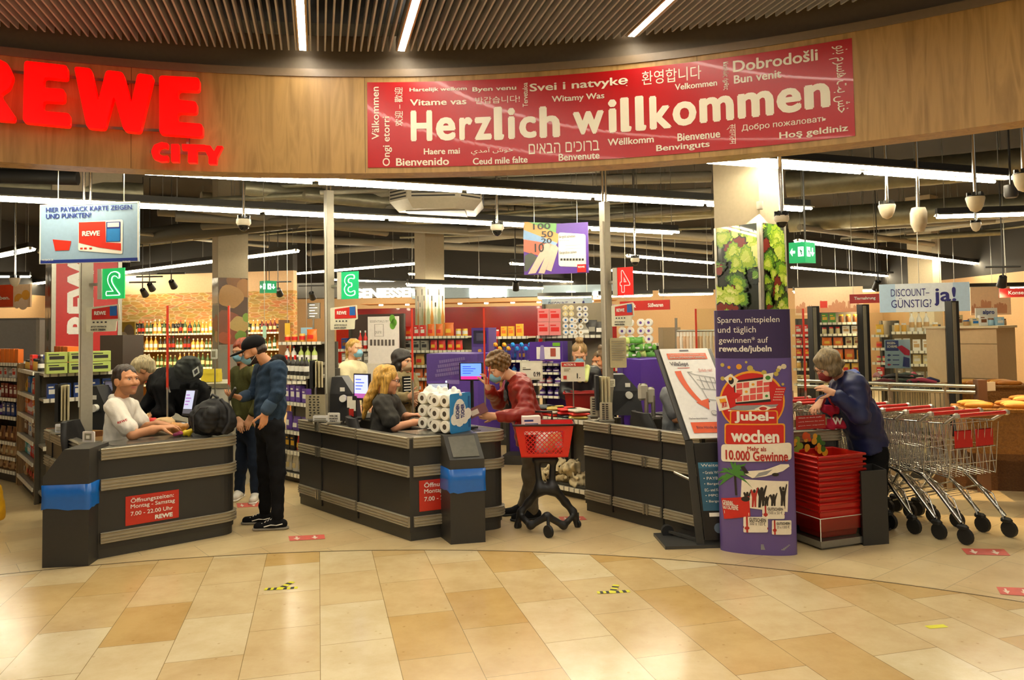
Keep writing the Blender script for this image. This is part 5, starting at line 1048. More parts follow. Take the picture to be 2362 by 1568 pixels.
def counter(label, F0, F1, seams, back, Lr, H=.85, rr=.16, wr=.42, name='checkout_counter', rightband=True):
    """F0 the sharp front left corner, F1 the rounded front right corner, back the direction of the two long sides, seams the panel lengths along the left side from its far end"""
    F0 = Vector(F0).to_2d(); F1 = Vector(F1).to_2d(); bk = Vector(back).to_2d().normalized(); Ll = sum(seams); BLp = F0 + bk * Ll; BRp = F1 + bk * Lr
    u = (F1 - F0).normalized(); c = []
    for k in range(9):
        t = k / 8; s = F1 - u * rr; e = F1 + bk * rr; c.append(tuple(s.lerp(F1, t).lerp(F1.lerp(e, t), t)))
    outer = [tuple(BLp), tuple(F0)] + c + [tuple(BRp)]; inn = Vector((-bk.y, bk.x)); inn = inn if inn.dot(F1 - F0) > 0 else -inn
    t = .07; fd = .38
    inner = [tuple(BRp - inn * wr), tuple(F1 - inn * wr + bk * (fd + .1)), tuple(F0 + inn * t + bk * fd), tuple(BLp + inn * t)]
    r = root(name, label, 'checkout', (F0.x, F0.y, 0)); full = outer + inner
    m = MB(); m.prism(full, .07, H - .012); m.build('body', BODY, r)
    inset = lambda P, k: [tuple(Vector(p) + (Vector((sum(q[0] for q in full) / len(full), sum(q[1] for q in full) / len(full))) - Vector(p)).normalized() * k) for p in P]
    m = MB(); m.prism(inset(full, .012), 0, .07); m.build('kick_plate', M('#3b3934', .4, .2), r)
    m = MB(); m.prism(full, H - .012, H); m.build('worktop', TOPM, r)
    left = [tuple(BLp), tuple(F0)]; front = [tuple(F0)] + c + [tuple(BRp)]; s = 0
    for k, L in enumerate(seams):
        for z0, z1 in ((H - .088, H + .004), (H - .325, H - .235), (H - .735, H - .65)):
            m = MB(); sweep(m, cut(left, s + .02, s + L - (.02 if k < len(seams) - 1 else -.0)), ridged(z0, z1)); m.build('bumper_rail', RIM, r)
        if k:
            m = MB(); p = Vector(left[0]).lerp(Vector(left[1]), s / Ll); n = Vector((-inn.x, -inn.y)); m.box((p.x + n.x * .002, p.y + n.y * .002, H / 2), (.012, .012, H - .1), 0, math.atan2(bk.y, bk.x)); m.build('panel_seam', M('#77725f', .4, .4) if k == 99 else BLACK, r)
        s += L
    LF = plen(front) if rightband else plen(front) - Lr
    for z0, z1 in ((H - .088, H + .004), (H - .325, H - .235), (H - .735, H - .65)):
        m = MB(); sweep(m, cut(front, .03, LF), ridged(z0, z1)); m.build('bumper_rail', RIM, r)
    # belt running back on the right hand block
    m = MB(); a = F1 - inn * (wr - .06) + bk * (fd + .2); b = F1 - inn * .06 + bk * (fd + .2); m.prism([tuple(a), tuple(b), tuple(b + bk * (Lr - fd - .3)), tuple(a + bk * (Lr - fd - .3))], H, H + .012); m.build('conveyor_belt', M('#1c1b19', .6), r)
    m = MB(); a = F0 + inn * .14 + bk * .08; b = F1 - inn * .12 + bk * .12 - u * .05; m.prism(rot_poly([tuple(a), tuple(b), tuple(b + bk * .3), tuple(a + bk * .34)], .05), H, H + .006); m.build('packing_tray', M('#8f8b80', .25, .7), r)
    r['F0'] = 0; return r, F0, F1, bk, inn
def H_(x, y, z=.85): return G(x, y, z)
BACK = Vector((-.646, .763, 0))
f0, f1 = H_(222, 1037), H_(550, 1003); bl = H_(107, 990)
c1, c1F0, c1F1, c1b, c1i = counter('left checkout counter with red opening hours sign, seated man in white behind', f0, f1, [.28, .48, .0 + (bl - f0).length - .76], (bl - f0), 1.7)
f0, f1 = H_(944, 1010), H_(1171, 992); bl = H_(690, 967)
c2, c2F0, c2F1, c2b, c2i = counter('middle checkout counter with the stacked paper rolls and seated blonde cashier', f0, f1, [.48, .68, (bl - f0).length - 1.16], (bl - f0), 2.2)
f0 = H_(1618, 1006); f1 = H_(1952, 990); bl = H_(1347, 970)
c3, c3F0, c3F1, c3b, c3i = counter('right checkout counter running behind the purple poster column', f0, f1, [.38, .62, (bl - f0).length - 1.0], (bl - f0), 2.0)
for r_, F0, bk, q in ((c3, c3F0, c3b, [(.62, .16), (.62, .57)]), (c2, c2F0, c2b, [(1.55, .16), (1.55, .57)]), (c2, c2F0, c2b, [(1.56, .82)])):
    for s, z in q:
        p = F0 + bk * s; m = MB()
        for k in (-1, 1): m.box((p.x - .02 + bk.x * .02 * k, p.y - .02 + bk.y * .02 * k, z), (.014, .02, .09), 0, math.atan2(bk.y, bk.x))
        m.build('hinge', STEEL, r_)
# opening hours signs on the fronts
def hours(F0, F1, A, B, par, full=True):
    S = Plane((F0.x, F0.y, 0), Vector((F1.x - F0.x, F1.y - F0.y, 0))); a0, b0 = S.hit(*A); a1, b1 = S.hit(*B); w, h = a1 - a0, b1 - b0
    m = MB(); m.poly(S, [(a0, b0), (a1, b0), (a1, b1), (a0, b1)], 0, .006, px=False, thick=.006); o = m.build('opening_hours_sign', M('#bf2a1a', .4), par)
    m = MB(); f = lambda t, x0, y0, x1, y1, bd=.015: m.text(S, t, (a0 + w * x0, b0 + h * y0), (a0 + w * x1, b0 + h * y1), 0, .009, bd, px=False)
    f('Öffnungszeiten:', .09, .72, .90, .94); f('Montag - Samstag', .09, .53, .92, .71); f('7.00 - 22.00 Uhr', .09, .32, .88, .46); f('REWE', .54, .08, .88, .23, .07); m.build('lettering', WTXT, o)
hours(c1F0, c1F1, (289, 1213), (412, 1128), c1); hours(c2F0, c2F1, (967, 1180), (1086, 1096), c2)
# bins beside the counters
def waste_bin(P, H, label, lidz):
    """P: four plan corners, front left first, anticlockwise; sloping lid with a flap, blue bag folded over the rim"""
    P = [Vector((p[0], p[1], 0)) for p in P]; c = sum(P, Vector()) / 4; r = root('waste_bin', label, 'bin', c); Z = lambda p, z, k=1.0: Vector((c.x + (p.x - c.x) * k, c.y + (p.y - c.y) * k, z)); zb = H * .66
    m = MB(); m.loft([[Z(p, z) for p in P] for z in (0, zb)], 0, sm=False); m.build('body', M('#2e2c29', .4), r)
    rn = random.Random(int(H * 100)); n = 9; ring = []
    edge = [P[i].lerp(P[(i + 1) % 4], j / n) for i in range(4) for j in range(n)]
    m = MB(); lo_ = [zb - .145 - .008 * sin(i * .5) - rn.uniform(0, .012) for i in range(len(edge))]
    m.loft([[Z(p, lo_[i], 1.035 + .012 * (i % 2)) for i, p in enumerate(edge)], [Z(p, zb - .06, 1.03 + .010 * (i % 3)) for i, p in enumerate(edge)], [Z(p, zb + .035, 1.03 + .015 * ((i + 1) % 3)) for i, p in enumerate(edge)], [Z(p, zb + .035, .95) for p in edge]], 0, caps=False); m.build('blue_bag', M('#0f5fb4', .28, coat=.3), r)
    zl = zb + .03; m = MB(); f = [P[0], P[1], P[2], P[3]]
    lo = [Z(p, zl) for p in f]; mid = [Z(f[0], lidz), Z(f[1], lidz), Z(f[2], H), Z(f[3], H)]; k = .45
    top = [lo[0].lerp(lo[3], .0) + Vector((0, 0, lidz - zl)), lo[1] + Vector((0, 0, lidz - zl)), lo[1].lerp(lo[2], k) + Vector((0, 0, H - zl)), lo[0].lerp(lo[3], k) + Vector((0, 0, H - zl)), lo[2] + Vector((0, 0, H - zl)), lo[3] + Vector((0, 0, H - zl))]
    m.add(lo + top, [[3, 2, 1, 0], [0, 1, 5, 4], [4, 5, 6, 7], [7, 6, 8, 9], [1, 2, 8, 6, 5], [3, 0, 4, 7, 9], [2, 3, 9, 8]]); m.build('lid_box', M('#34322e', .4), r)
    a, b, d, e = top[0], top[1], top[2], top[3]; n_ = (b - a).cross(e - a).normalized(); q = lambda s, t: a.lerp(b, s).lerp(e.lerp(d, s), t) + n_ * .004
    m = MB(); m.add([q(.12, .1), q(.88, .1), q(.88, .92), q(.12, .92)] + [q(.12, .1) - n_ * .004, q(.88, .1) - n_ * .004, q(.88, .92) - n_ * .004, q(.12, .92) - n_ * .004], [[0, 1, 2, 3], [4, 5, 1, 0], [5, 6, 2, 1], [6, 7, 3, 2], [7, 4, 0, 3]]); m.build('swing_flap', M('#77756b', .3, .6, var=.2), r)
    return r, q
g = lambda x, y: G(x, y)
A_, B2 = g(97, 1310), g(204, 1305); d_ = (B2 - A_); n_ = Vector((-d_.y, d_.x, 0)).normalized() * .36
# the left bin: its slope faces the shop's left side, so the "front" edge is the left one
r_, q_ = waste_bin([A_ + n_, A_, B2, B2 + n_], .88, 'dark waste bin with blue bag at the left picture edge beside the opening hours counter', .68)
m = MB(); S0 = [q_(.3, .45), q_(.75, .4), q_(.75, .6), q_(.3, .65)]; m.add([p + Vector((-.003, -.002, .004)) for p in S0], [[0, 1, 2, 3]]); m.build('sticker', M('#b8402c', .5), r_)
A_, B2 = g(1040, 1256), g(1120, 1250); A0 = g(1004, 1240); r_, q_ = waste_bin([A_, B2, B2 + (A0 - A_) * 1.0 + Vector((0, .25, 0)), A0 + Vector((0.0, .12, 0))], .86, 'dark waste bin with blue bag standing in front of the middle checkout', .68)
# dark box at the right
pts = [g(1992, 1259), g(2051, 1254), g(2051, 1254) + Vector((.02, .28, 0)), g(1992, 1259) + Vector((.02, .28, 0))]
r = root('waste_box', 'tall plain dark open box right of the stacked red baskets', 'bin', pts[0]); m = MB(); zt = .58
inn_ = [p.lerp(sum(pts, Vector()) / 4, .06) for p in pts]; m.prism([(p.x, p.y) for p in pts], 0, zt, holes=[[(p.x, p.y) for p in inn_]]); m.build('walls', M('#2b2a27', .5), r); m = MB(); m.prism([(p.x, p.y) for p in inn_], .02, .05); m.build('floor_panel', BLACK, r)
# ================= POSTER COLUMN =================
DC = (1.865, 6.0); DZ = 1.86; PD = Ellip(DC, (.961, -.277), .283, .095)
r = root('advertising_column', 'oval purple advertising column with a competition poster standing against the salad column', 'advertisement', (DC[0], DC[1], 0))
m = MB(); n = 56
for k_, fl in ((1, 1), (.975, -1)):
    R_0 = [Vector((DC[0], DC[1], 0)) + PD.u * (PD.a * k_ * sin(2 * pi * k / n) * fl) + PD.n * (PD.b * k_ * cos(2 * pi * k / n)) for k in range(n)]
    m.loft([R_0, [p + Vector((0, 0, DZ)) for p in R_0]], 0, caps=False)
m.build('wrap', M('#5d4a86', .35, coat=.3, var=.12, vs_=5), r)
PC = ['#33204a', '#e9e2d2', '#c4160f', '#e39a1e', '#3f7d2a', '#1b120e', '#d8c8a4', '#b9a24a', '#e8ddc6', '#8c8c8c', '#b0241a', '#d9534a']
m = MB(); PL_, CRM_, RD_, OR_, GR_, BK_, TAN_, GOLD_, CR2_, GRY_, DR_, PK_ = range(12); P_ = lambda pts, c, d, e=None: m.poly(PD, pts, c, d)
aL = -.276; aR = .276; zt = PD.hit(1735, 712)[1]; zb = PD.hit(1735, 826)[1]
m.rect(PD, (aL, zb), (aR, DZ - .002), PL_, .002, px=False, n=24)
for t, p0, p1, b in (('Sparen, mitspielen', (1656, 749), (1797, 729), .0), ('und täglich', (1657, 772), (1743, 752), .0), ('gewinnen* auf', (1659, 795), (1771, 776), .0), ('rewe.de/jubeln', (1660, 815), (1779, 796), .035)): m.text(PD, t, p0, p1, CRM_, .005, b)
rnd = random.Random(8)
for k in range(26):
    x, y = rnd.uniform(1652, 1822), rnd.choice([rnd.uniform(832, 870), rnd.uniform(870, 1010)])
    if 1685 < x < 1795 and y > 868: continue
    m.disc(PD, (x, y), rnd.uniform(.009, .024), rnd.choice((GOLD_, OR_, TAN_, GOLD_)), .002 + k * .0001, 12)
def ell(x, y, rx, ry, c, d): P_([(x + rx * cos(t), y + ry * sin(t)) for t in [2 * pi * k / 40 for k in range(40)]], c, d)
ell(1735, 925, 75, 70, OR_, .0030); ell(1735, 926, 71, 66, RD_, .0036)
P_([(1692, 878), (1770, 868), (1778, 926), (1697, 932)], BK_, .004); P_([(1696, 882), (1772, 873), (1776, 920), (1697, 928)], CR2_, .0045)
for i in range(5):
    for j in range(3):
        x, y = 1699 + i * 15.5, 884 + j * 15 - i * 1.8; P_([(x, y), (x + 13.5, y - 1.5), (x + 13.5, y + 11), (x, y + 12.5)], CR2_ if (i, j) in ((2, 0), (1, 1), (4, 2)) else PK_, .005)
        if (i, j) in ((2, 0), (1, 1), (4, 2)): ell(x + 7, y + 6, 3.6, 3, OR_ if j < 2 else GR_, .0055)
P_([(1682, 943), (1700, 935), (1795, 932), (1790, 937), (1715, 947)], GRY_, .0048); P_([(1680, 945), (1715, 947), (1790, 938), (1790, 940), (1716, 950), (1680, 948)], CR2_, .0052)
P_([(1670, 872), (1685, 862), (1704, 876), (1690, 894)], CR2_, .006); ell(1687, 878, 6, 8, BK_, .0065); ell(1685, 873, 4, 4, OR_, .007)
P_([(1761, 863), (1784, 859), (1780, 880), (1759, 882)], CR2_, .006); ell(1771, 871, 6, 5, GR_, .0065)
P_([(1652, 915), (1676, 912), (1684, 942), (1660, 948)], CR2_, .006); P_([(1660, 920), (1674, 918), (1677, 928), (1663, 930)], OR_, .0065); P_([(1664, 928), (1677, 926), (1678, 938), (1666, 940)], RD_, .0067); m.text(PD, '1.11', (1666, 938), (1676, 929), CR2_, .007, .03)
P_([(1680, 915), (1692, 904), (1712, 909), (1698, 920)], RD_, .006); P_([(1789, 890), (1812, 893), (1803, 925), (1779, 929)], RD_, .006)
for k in range(5):
    for j in range(6): x, y = 1790 + j * 3.4 - k * 1.8, 896 + k * 6.2; P_([(x, y), (x + 1.8, y), (x + 1.2, y + 2), (x - .6, y + 2)], CR2_, .0065)
P_([(1740, 943), (1760, 934), (1780, 940), (1763, 950)], CR2_, .006); ell(1760, 942, 9, 4, DR_, .0065)
rq = lambda x0, y0, x1, y1, c, d, k=6, dy=0: P_(rot_poly([(x0, y1), (x1, y1 + dy), (x1, y0 + dy), (x0, y0)], k, 3), c, d)
rq(1684, 946, 1794, 985, OR_, .0062); rq(1687, 948, 1791, 985, RD_, .0068); rq(1672, 976, 1810, 1024, OR_, .0074); rq(1675, 979, 1807, 1024, RD_, .0080)
m.text(PD, 'Jubel-', (1695, 975), (1785, 949), CRM_, .0088, .05); m.text(PD, 'wochen', (1687, 1018), (1796, 991), CRM_, .0094, .05)
rq(1665, 1024, 1824, 1064, CR2_, .0086, 8, -4); m.text(PD, 'Mehr als', (1724, 1039), (1767, 1030), DR_, .0094, .03); m.text(PD, '10.000 Gewinne', (1675, 1059), (1816, 1040), DR_, .0096, .04)
for k in range(15):
    t = pi * (k / 14) * 1.25 - .35; L = 40 + 9 * sin(k * 2.3); x, y = 1695, 1096; ex, ey = x - L * cos(t), y - L * .9 * sin(t) + 14 * abs(cos(t)); mx_, my_ = (x + ex) / 2, (y + ey) / 2 - 9
    P_([(x, y), (mx_ - 4, my_), (ex, ey), (mx_ + 4, my_ + 5)], GR_, .004 + k * .0003)
P_([(1693, 1096), (1698, 1096), (1701, 1142), (1696, 1142)], BK_, .0038)
P_([(1711, 1076), (1722, 1086), (1765, 1083), (1800, 1070), (1818, 1070), (1820, 1075), (1805, 1086), (1765, 1098), (1735, 1102), (1718, 1092)], CR2_, .007); P_([(1750, 1090), (1782, 1082), (1768, 1094), (1740, 1101)], GRY_, .0075); P_([(1708, 1076), (1715, 1074), (1728, 1090), (1718, 1092)], BK_, .0075); ell(1788, 1094, 8, 4, BK_, .0078)
P_([(1711, 1104), (1818, 1109), (1816, 1180), (1708, 1168)], CR2_, .0055)
for x, h, w in ((1724, 38, 6), (1740, 46, 6), (1757, 52, 8), (1768, 30, 5), (1784, 36, 6), (1806, 58, 6)):
    y1 = 1168 + (x - 1724) * .06; P_([(x - w, y1), (x - w * .9, y1 - h * .5), (x - w * 1.6, y1 - h * .85), (x - w * 1.0, y1 - h * .9), (x - w * .3, y1 - h * .72), (x + w * .4, y1 - h * .72), (x + w * 1.2, y1 - h * 1.0), (x + w * 1.5, y1 - h * .96), (x + w * .8, y1 - h * .5), (x + w * .7, y1), (x + w * .1, y1), (x, y1 - h * .35), (x - w * .3, y1)], BK_ if x != 1740 else DR_, .0065); ell(x, y1 - h * .8, w * .5, w * .7, BK_, .007)
P_([(1665, 1148), (1728, 1144), (1731, 1190), (1671, 1196)], RD_, .0068); m.text(PD, 'GEWINN-', (1668, 1162), (1692, 1155), CRM_, .0076, .03); m.text(PD, 'GUTSCHEINE', (1669, 1172), (1703, 1164), CRM_, .0076, .03); ell(1720, 1150, 10, 6, BK_, .0074); m.rect(PD, (1672, 1183), (1728, 1182), CR2_, .0074)
for x0, y0, x1, y1, t2, d in ((1758, 1166, 1809, 1196, '1500 x 50 €', .0080), (1715, 1191, 1771, 1227, '500 x 100 €', .0086), (1780, 1199, 1824, 1232, '20 x 1000 €', .0086)):
    rq(x0, y0, x1, y1, CR2_, d, 3); w = x1 - x0; m.rect(PD, (x0 + w * .12, y1), (x0 + w * .18, y0), DR_, d + .0005); m.rect(PD, (x0, y1 - 10), (x1, y1 - 11.5), DR_, d + .0005); ell(x0 + w * .15, y1 - 10, w * .1, 4, DR_, d + .0008)
    m.text(PD, 'GUTSCHEIN', (x0 + w * .24, y0 + 10.5), (x1 - w * .08, y0 + 4), BK_, d + .0008, .02); m.text(PD, t2, (x0 + w * .26, y0 + 19), (x1 - w * .1, y0 + 12), BK_, d + .0008, .0)
for k in range(5): m.rect(PD, (1755, 1257 + k * 2.6), (1822 - k * 3, 1255.8 + k * 2.6), GRY_, .003)
m.build('poster_print', [M(c, .4, coat=.3) for c in PC], r)
# ================= DISINFECTION STAND =================
def quadS(a, b, c_): return Plane(a, b - a, None)
r = root('disinfection_stand', 'slanted white information stand about trolley disinfection left of the purple column', 'stand', G(1590, 1250))
bL, bR = G(1622, 1262), G(1622, 1262) + Vector((.42, .02, 0)); u = (bR - bL).normalized(); bk = Vector((-u.y, u.x, 0)); up = Vector((0, 0, 1)); tl = D(1517, 808, 6.75); kn = D(1585, 1016, 6.15); kn.z = D(1585, 1016, 6.15).z
pL = [bL + Vector((-.02, 0, .0)), Vector((bL.x - .09, bL.y + .02, kn.z)), Vector((tl.x + .0, tl.y, tl.z))]; W2 = .44
m = MB(); m.box(tuple((bL + bR) / 2 + bk * .16 + Vector((-.16, 0, .012))), (.72, .40, .024), 0, math.atan2(u.y, u.x)); m.build('base_plate', M('#3b3a37', .4), r)
for s in (0, 1):
    m = MB(); o = u * (W2 * s)
    for a, b in zip(pL, pL[1:]): m.bar(a + o, b + o, .02, .06, up=u)
    m.build('side_frame', M('#33322f', .4), r)
S = Plane(pL[1], u, (pL[2] - pL[1]).normalized()); hL = (pL[2] - pL[1]).length; F = lambda x, y: (W2 * x, hL * y)
m = MB(); m.poly(S, [F(.02, 0), F(.98, 0), F(.98, .99), F(.02, .99)], 0, .03, px=False, thick=.012); m.build('slanted_panel', M('#e4e0d6', .35), r)
m = MB(); q = lambda x0, y0, x1, y1, c, d=.034: m.rect(S, F(x0, y0), F(x1, y1), c, d, px=False)
q(.12, .86, .9, .93, 0); q(.12, .05, .9, .16, 0); m.text(S, 'VillaSept', F(.12, .77), F(.48, .83), 2, .034, .02, px=False); q(.24, .755, .48, .762, 1)
A = []; 
for k in range(9): t = k / 8; A.append(F(.16 + .27 * t * t * .9 + .04 * t, .72 - .38 * t))
B = [(x + .035 + .02 * (1 - i / 8), y + .004) for i, (x, y) in enumerate(A)]; m.poly(S, A + [F(.42, .36), F(.56, .31)][:0] + B[::-1], 0, .034, px=False); m.poly(S, [F(.36, .37), F(.62, .41), F(.56, .29)], 0, .0345, px=False)
for a, b in (((.42, .70), (.55, .52)), ((.55, .52), (.86, .50)), ((.86, .50), (.88, .64)), ((.88, .64), (.52, .68)), ((.52, .68), (.40, .71)), ((.60, .66), (.62, .52)), ((.7, .65), (.72, .51)), ((.8, .645), (.8, .505)), ((.53, .62), (.87, .58)), ((.56, .52), (.60, .40)), ((.60, .40), (.86, .38)), ((.86, .5), (.84, .36)), ((.40, .71), (.50, .71))):
    a, b = Vector(F(*a)), Vector(F(*b)); n2 = Vector((-(b - a).y, (b - a).x)).normalized() * .003; m.poly(S, [tuple(a - n2), tuple(b - n2), tuple(b + n2), tuple(a + n2)], 3, .034, px=False)
for x, y in ((.6, .38), (.84, .35)): m.disc(S, F(x, y), .012, 2, .034, px=False)
m.disc(S, F(.63, .255), .026, 3, .034, px=False); m.disc(S, F(.625, .258), .020, 4, .035, px=False); m.text(S, 'Einfach rein!', F(.64, .71), F(.9, .745), 1, .034, .0, px=False); m.text(S, 'Flächendesinfektion', F(.12, .19), F(.46, .21), 2, .034, .0, px=False)
m.text(S, 'Hygienische Desinfektion von', F(.16, .90), F(.86, .922), 4, .036, .0, px=False); m.text(S, 'EINKAUFSWAGEN-GRIFFEN', F(.16, .868), F(.86, .892), 4, .036, .03, px=False); m.text(S, 'Bitte Hände desinfizieren', F(.2, .09), F(.84, .12), 2, .036, .0, px=False)
q(.40, .955, .58, .972, 2)
m.build('print', [M('#d9531c', .4), M('#c2472a', .4), M('#3a2a3a', .4), M('#8a8a86', .4), M('#cfcabd', .4)], r)
S2 = Plane(pL[0] + Vector((.02, -.0, .06)), u, (pL[1] - pL[0]).normalized()); h2 = (pL[1] - pL[0]).length - .08; F2 = lambda x, y: (W2 * x, h2 * y)
m = MB(); m.poly(S2, [F2(.02, 0), F2(.98, 0), F2(.98, 1.0), F2(.02, 1.0)], 0, .02, px=False, thick=.02); m.build('lower_panel', M('#1d1c1b', .4), r)
m = MB(); m.rect(S2, F2(.05, .30), F2(.98, .80), 0, .024, px=False); m.rect(S2, F2(.05, .74), F2(.98, .80), 1, .0245, px=False); m.rect(S2, F2(.05, .02), F2(.98, .29), 2, .024, px=False); m.text(S2, 'Weitere Services', F2(.1, .755), F2(.95, .785), 3, .026, .0, px=False)
for k, t in enumerate(('• Gratis WLAN', '• PAYBACK', '• Bargeld abheben', '  EC- und Kreditkarte', '• MPC Zahlung', '• Bargeld einzahlen')): m.text(S2, t, F2(.12, .68 - k * .06), F2(.5 + .07 * (k % 3) + .1 * (k > 1), .71 - k * .06), 3, .026, .0, px=False)
m.rect(S2, F2(.15, .24), F2(.6, .28), 3, .025, px=False); m.disc(S2, F2(.3, .12), .04, 4, .025, px=False); m.disc(S2, F2(.6, .15), .05, 5, .0255, px=False); m.disc(S2, F2(.75, .08), .04, 6, .026, px=False); m.build('service_print', [M('#2c5d78', .4), M('#35708f', .4), M('#1a1716', .4), WTXT, M('#5d6d80', .4), M('#8d1d1a', .4), M('#b59a7a', .4)], r)
m = MB(); w0 = G(1540, 1240); m.tube([w0 + Vector((0, -.02, .055)), w0 + Vector((0, .03, .055))], .05, 16); m.build('wheel', BLACK, r); m = MB(); m.bar(w0 + Vector((.0, .0, .055)), bL + Vector((0, .05, .03)), .02, .02); m.build('axle_arm', M('#3b3a37', .4), r)
hb_ = D(1556, 1089, 6.35); m = MB(); m.tube([hb_, pL[0].lerp(pL[1], .62) + Vector((.0, .0, 0))], .012, 8); m.build('side_handle', STEEL, r)
# ================= PEOPLE =================
V3 = lambda *a: np.array(a, float)
class Sdf:
    """a soft body: round cones, ellipsoids, cuts; turned into one smooth closed mesh on a grid"""
    def __init__(s): s.p = []
    def cap(s, a, b, ra, rb=None, k=.02, flat=None): s.p.append(('c', np.array(a, float), np.array(b, float), ra, ra if rb is None else rb, k, flat)); return s
    def ell(s, c, r, R=None, k=.02, op=1): s.p.append(('e', np.array(c, float), np.array(r, float), R, op, k)); return s
    def cut(s, p, n): s.p.append(('h', np.array(p, float), np.array(n, float))); return s
    def dist(s, P):
        D = None
        for q in s.p:
            if q[0] == 'c':
                _, a, b, ra, rb, k, fl = q; pa = P - a; ba = b - a
                if fl is not None:
                    n = np.array(fl[0], float); n /= np.linalg.norm(n); f = 1 / fl[1] - 1; pa = pa + np.outer(pa @ n, n) * f; ba = ba + n * (ba @ n) * f
                t = np.clip(pa @ ba / max(ba @ ba, 1e-9), 0, 1); d = np.sqrt(((pa - np.outer(t, ba)) ** 2).sum(1)) - (ra + (rb - ra) * t)
                if fl is not None: d = d * (.5 + .5 * fl[1])
                op = 1
            elif q[0] == 'e':
                _, c, r, R, op, k = q; x = P - c
                if R is not None: x = x @ R
                k0 = np.sqrt(((x / r) ** 2).sum(1)); k1 = np.sqrt(((x / r ** 2) ** 2).sum(1)) + 1e-9; d = k0 * (k0 - 1) / k1
            else:
                D = np.maximum(D, (P - q[1]) @ q[2]); continue
            if D is None: D = d
            elif op > 0: h = np.clip(.5 + .5 * (d - D) / k, 0, 1); D = d * (1 - h) + D * h - k * h * (1 - h)
            else: h = np.clip(.5 - .5 * (D + d) / k, 0, 1); D = D * (1 - h) - d * h + k * h * (1 - h)
        return D
    def bounds(s):
        lo = V3(9e9, 9e9, 9e9); hi = -lo
        for q in s.p:
            if q[0] == 'c':
                m = max(q[3], q[4])
                for x in (q[1], q[2]): lo = np.minimum(lo, x - m); hi = np.maximum(hi, x + m)
            elif q[0] == 'e' and q[4] > 0: m = q[2].max(); lo = np.minimum(lo, q[1] - m); hi = np.maximum(hi, q[1] + m)
        return lo - .03, hi + .03
    def mesh(s, h=.01, wr=0.0, seed=0):
        lo, hi = s.bounds(); n = np.maximum(4, np.ceil((hi - lo) / h).astype(int) + 1); g = [lo[i] + h * np.arange(n[i]) for i in range(3)]
        P = np.stack(np.meshgrid(*g, indexing='ij'), -1).reshape(-1, 3); D = np.concatenate([s.dist(c) for c in np.array_split(P, max(1, len(P) // 200000))])
        if wr:
            r = np.random.RandomState(seed)
            for i in range(7):
                kv = r.normal(size=3) * V3(1, 1, .8) / r.uniform(.016, .034); D = D + wr * np.sin(P @ kv + r.uniform(0, 6) + 2 * np.sin(P @ (r.normal(size=3) * 14))) * .26
        D = D.reshape(n); S = D < 0; nx, ny, nz = n - 1
        cor = [(i, j, k) for i in (0, 1) for j in (0, 1) for k in (0, 1)]; sl = lambda A, c: A[c[0]:c[0] + nx, c[1]:c[1] + ny, c[2]:c[2] + nz]
        cnt = sum(sl(S, c).astype(int) for c in cor); act = (cnt > 0) & (cnt < 8); idx = -np.ones(act.shape, int); I = np.argwhere(act); idx[act] = np.arange(len(I))
        acc = np.zeros((len(I), 3)); num = np.zeros(len(I))
        for c in cor:
            for ax in range(3):
                if c[ax]: continue
                e = list(c); e[ax] = 1; a = D[I[:, 0] + c[0], I[:, 1] + c[1], I[:, 2] + c[2]]; b = D[I[:, 0] + e[0], I[:, 1] + e[1], I[:, 2] + e[2]]; x = (a < 0) != (b < 0)
                t = np.where(x, a / np.where(x, a - b, 1), 0); p = np.tile(np.array(c, float), (len(I), 1)); p[:, ax] += t; acc[x] += p[x]; num[x] += 1
        V = lo + h * (I + acc / np.maximum(num, 1)[:, None]); F = []
        for ax in range(3):
            u, v = (ax + 1) % 3, (ax + 2) % 3; A = np.take(S, range(0, n[ax] - 1), ax); B = np.take(S, range(1, n[ax]), ax); E = np.argwhere(A != B)
            E = E[(E[:, u] > 0) & (E[:, v] > 0) & (E[:, u] < n[u] - 1) & (E[:, v] < n[v] - 1)]; q = []
            for du, dv in ((-1, -1), (0, -1), (0, 0), (-1, 0)): c = E.copy(); c[:, u] += du; c[:, v] += dv; q.append(idx[c[:, 0], c[:, 1], c[:, 2]])
            q = np.stack(q, 1); ins = A[E[:, 0], E[:, 1], E[:, 2]]; q[~ins] = q[~ins][:, ::-1]; F.append(q[(q >= 0).all(1)])
        return V, np.concatenate(F)
def put(m, sdf, h, mat=0, wr=0.0, seed=0, colour=None):
    V, F = sdf.mesh(h, wr, seed); o = len(m.v); m.v += [tuple(v) for v in V]; F = F.tolist(); m.f += [[i + o for i in f] for f in F]; m.s += [True] * len(F)
    m.m += [mat] * len(F) if colour is None else [colour(V[f].mean(0)) for f in F]
    return m
def frame(fwd, up=(0, 0, 1)):
    y = np.array(fwd, float); y /= np.linalg.norm(y); x = np.cross(y, np.array(up, float)); x /= np.linalg.norm(x); z = np.cross(x, y); return np.stack([x, y, z], 1)
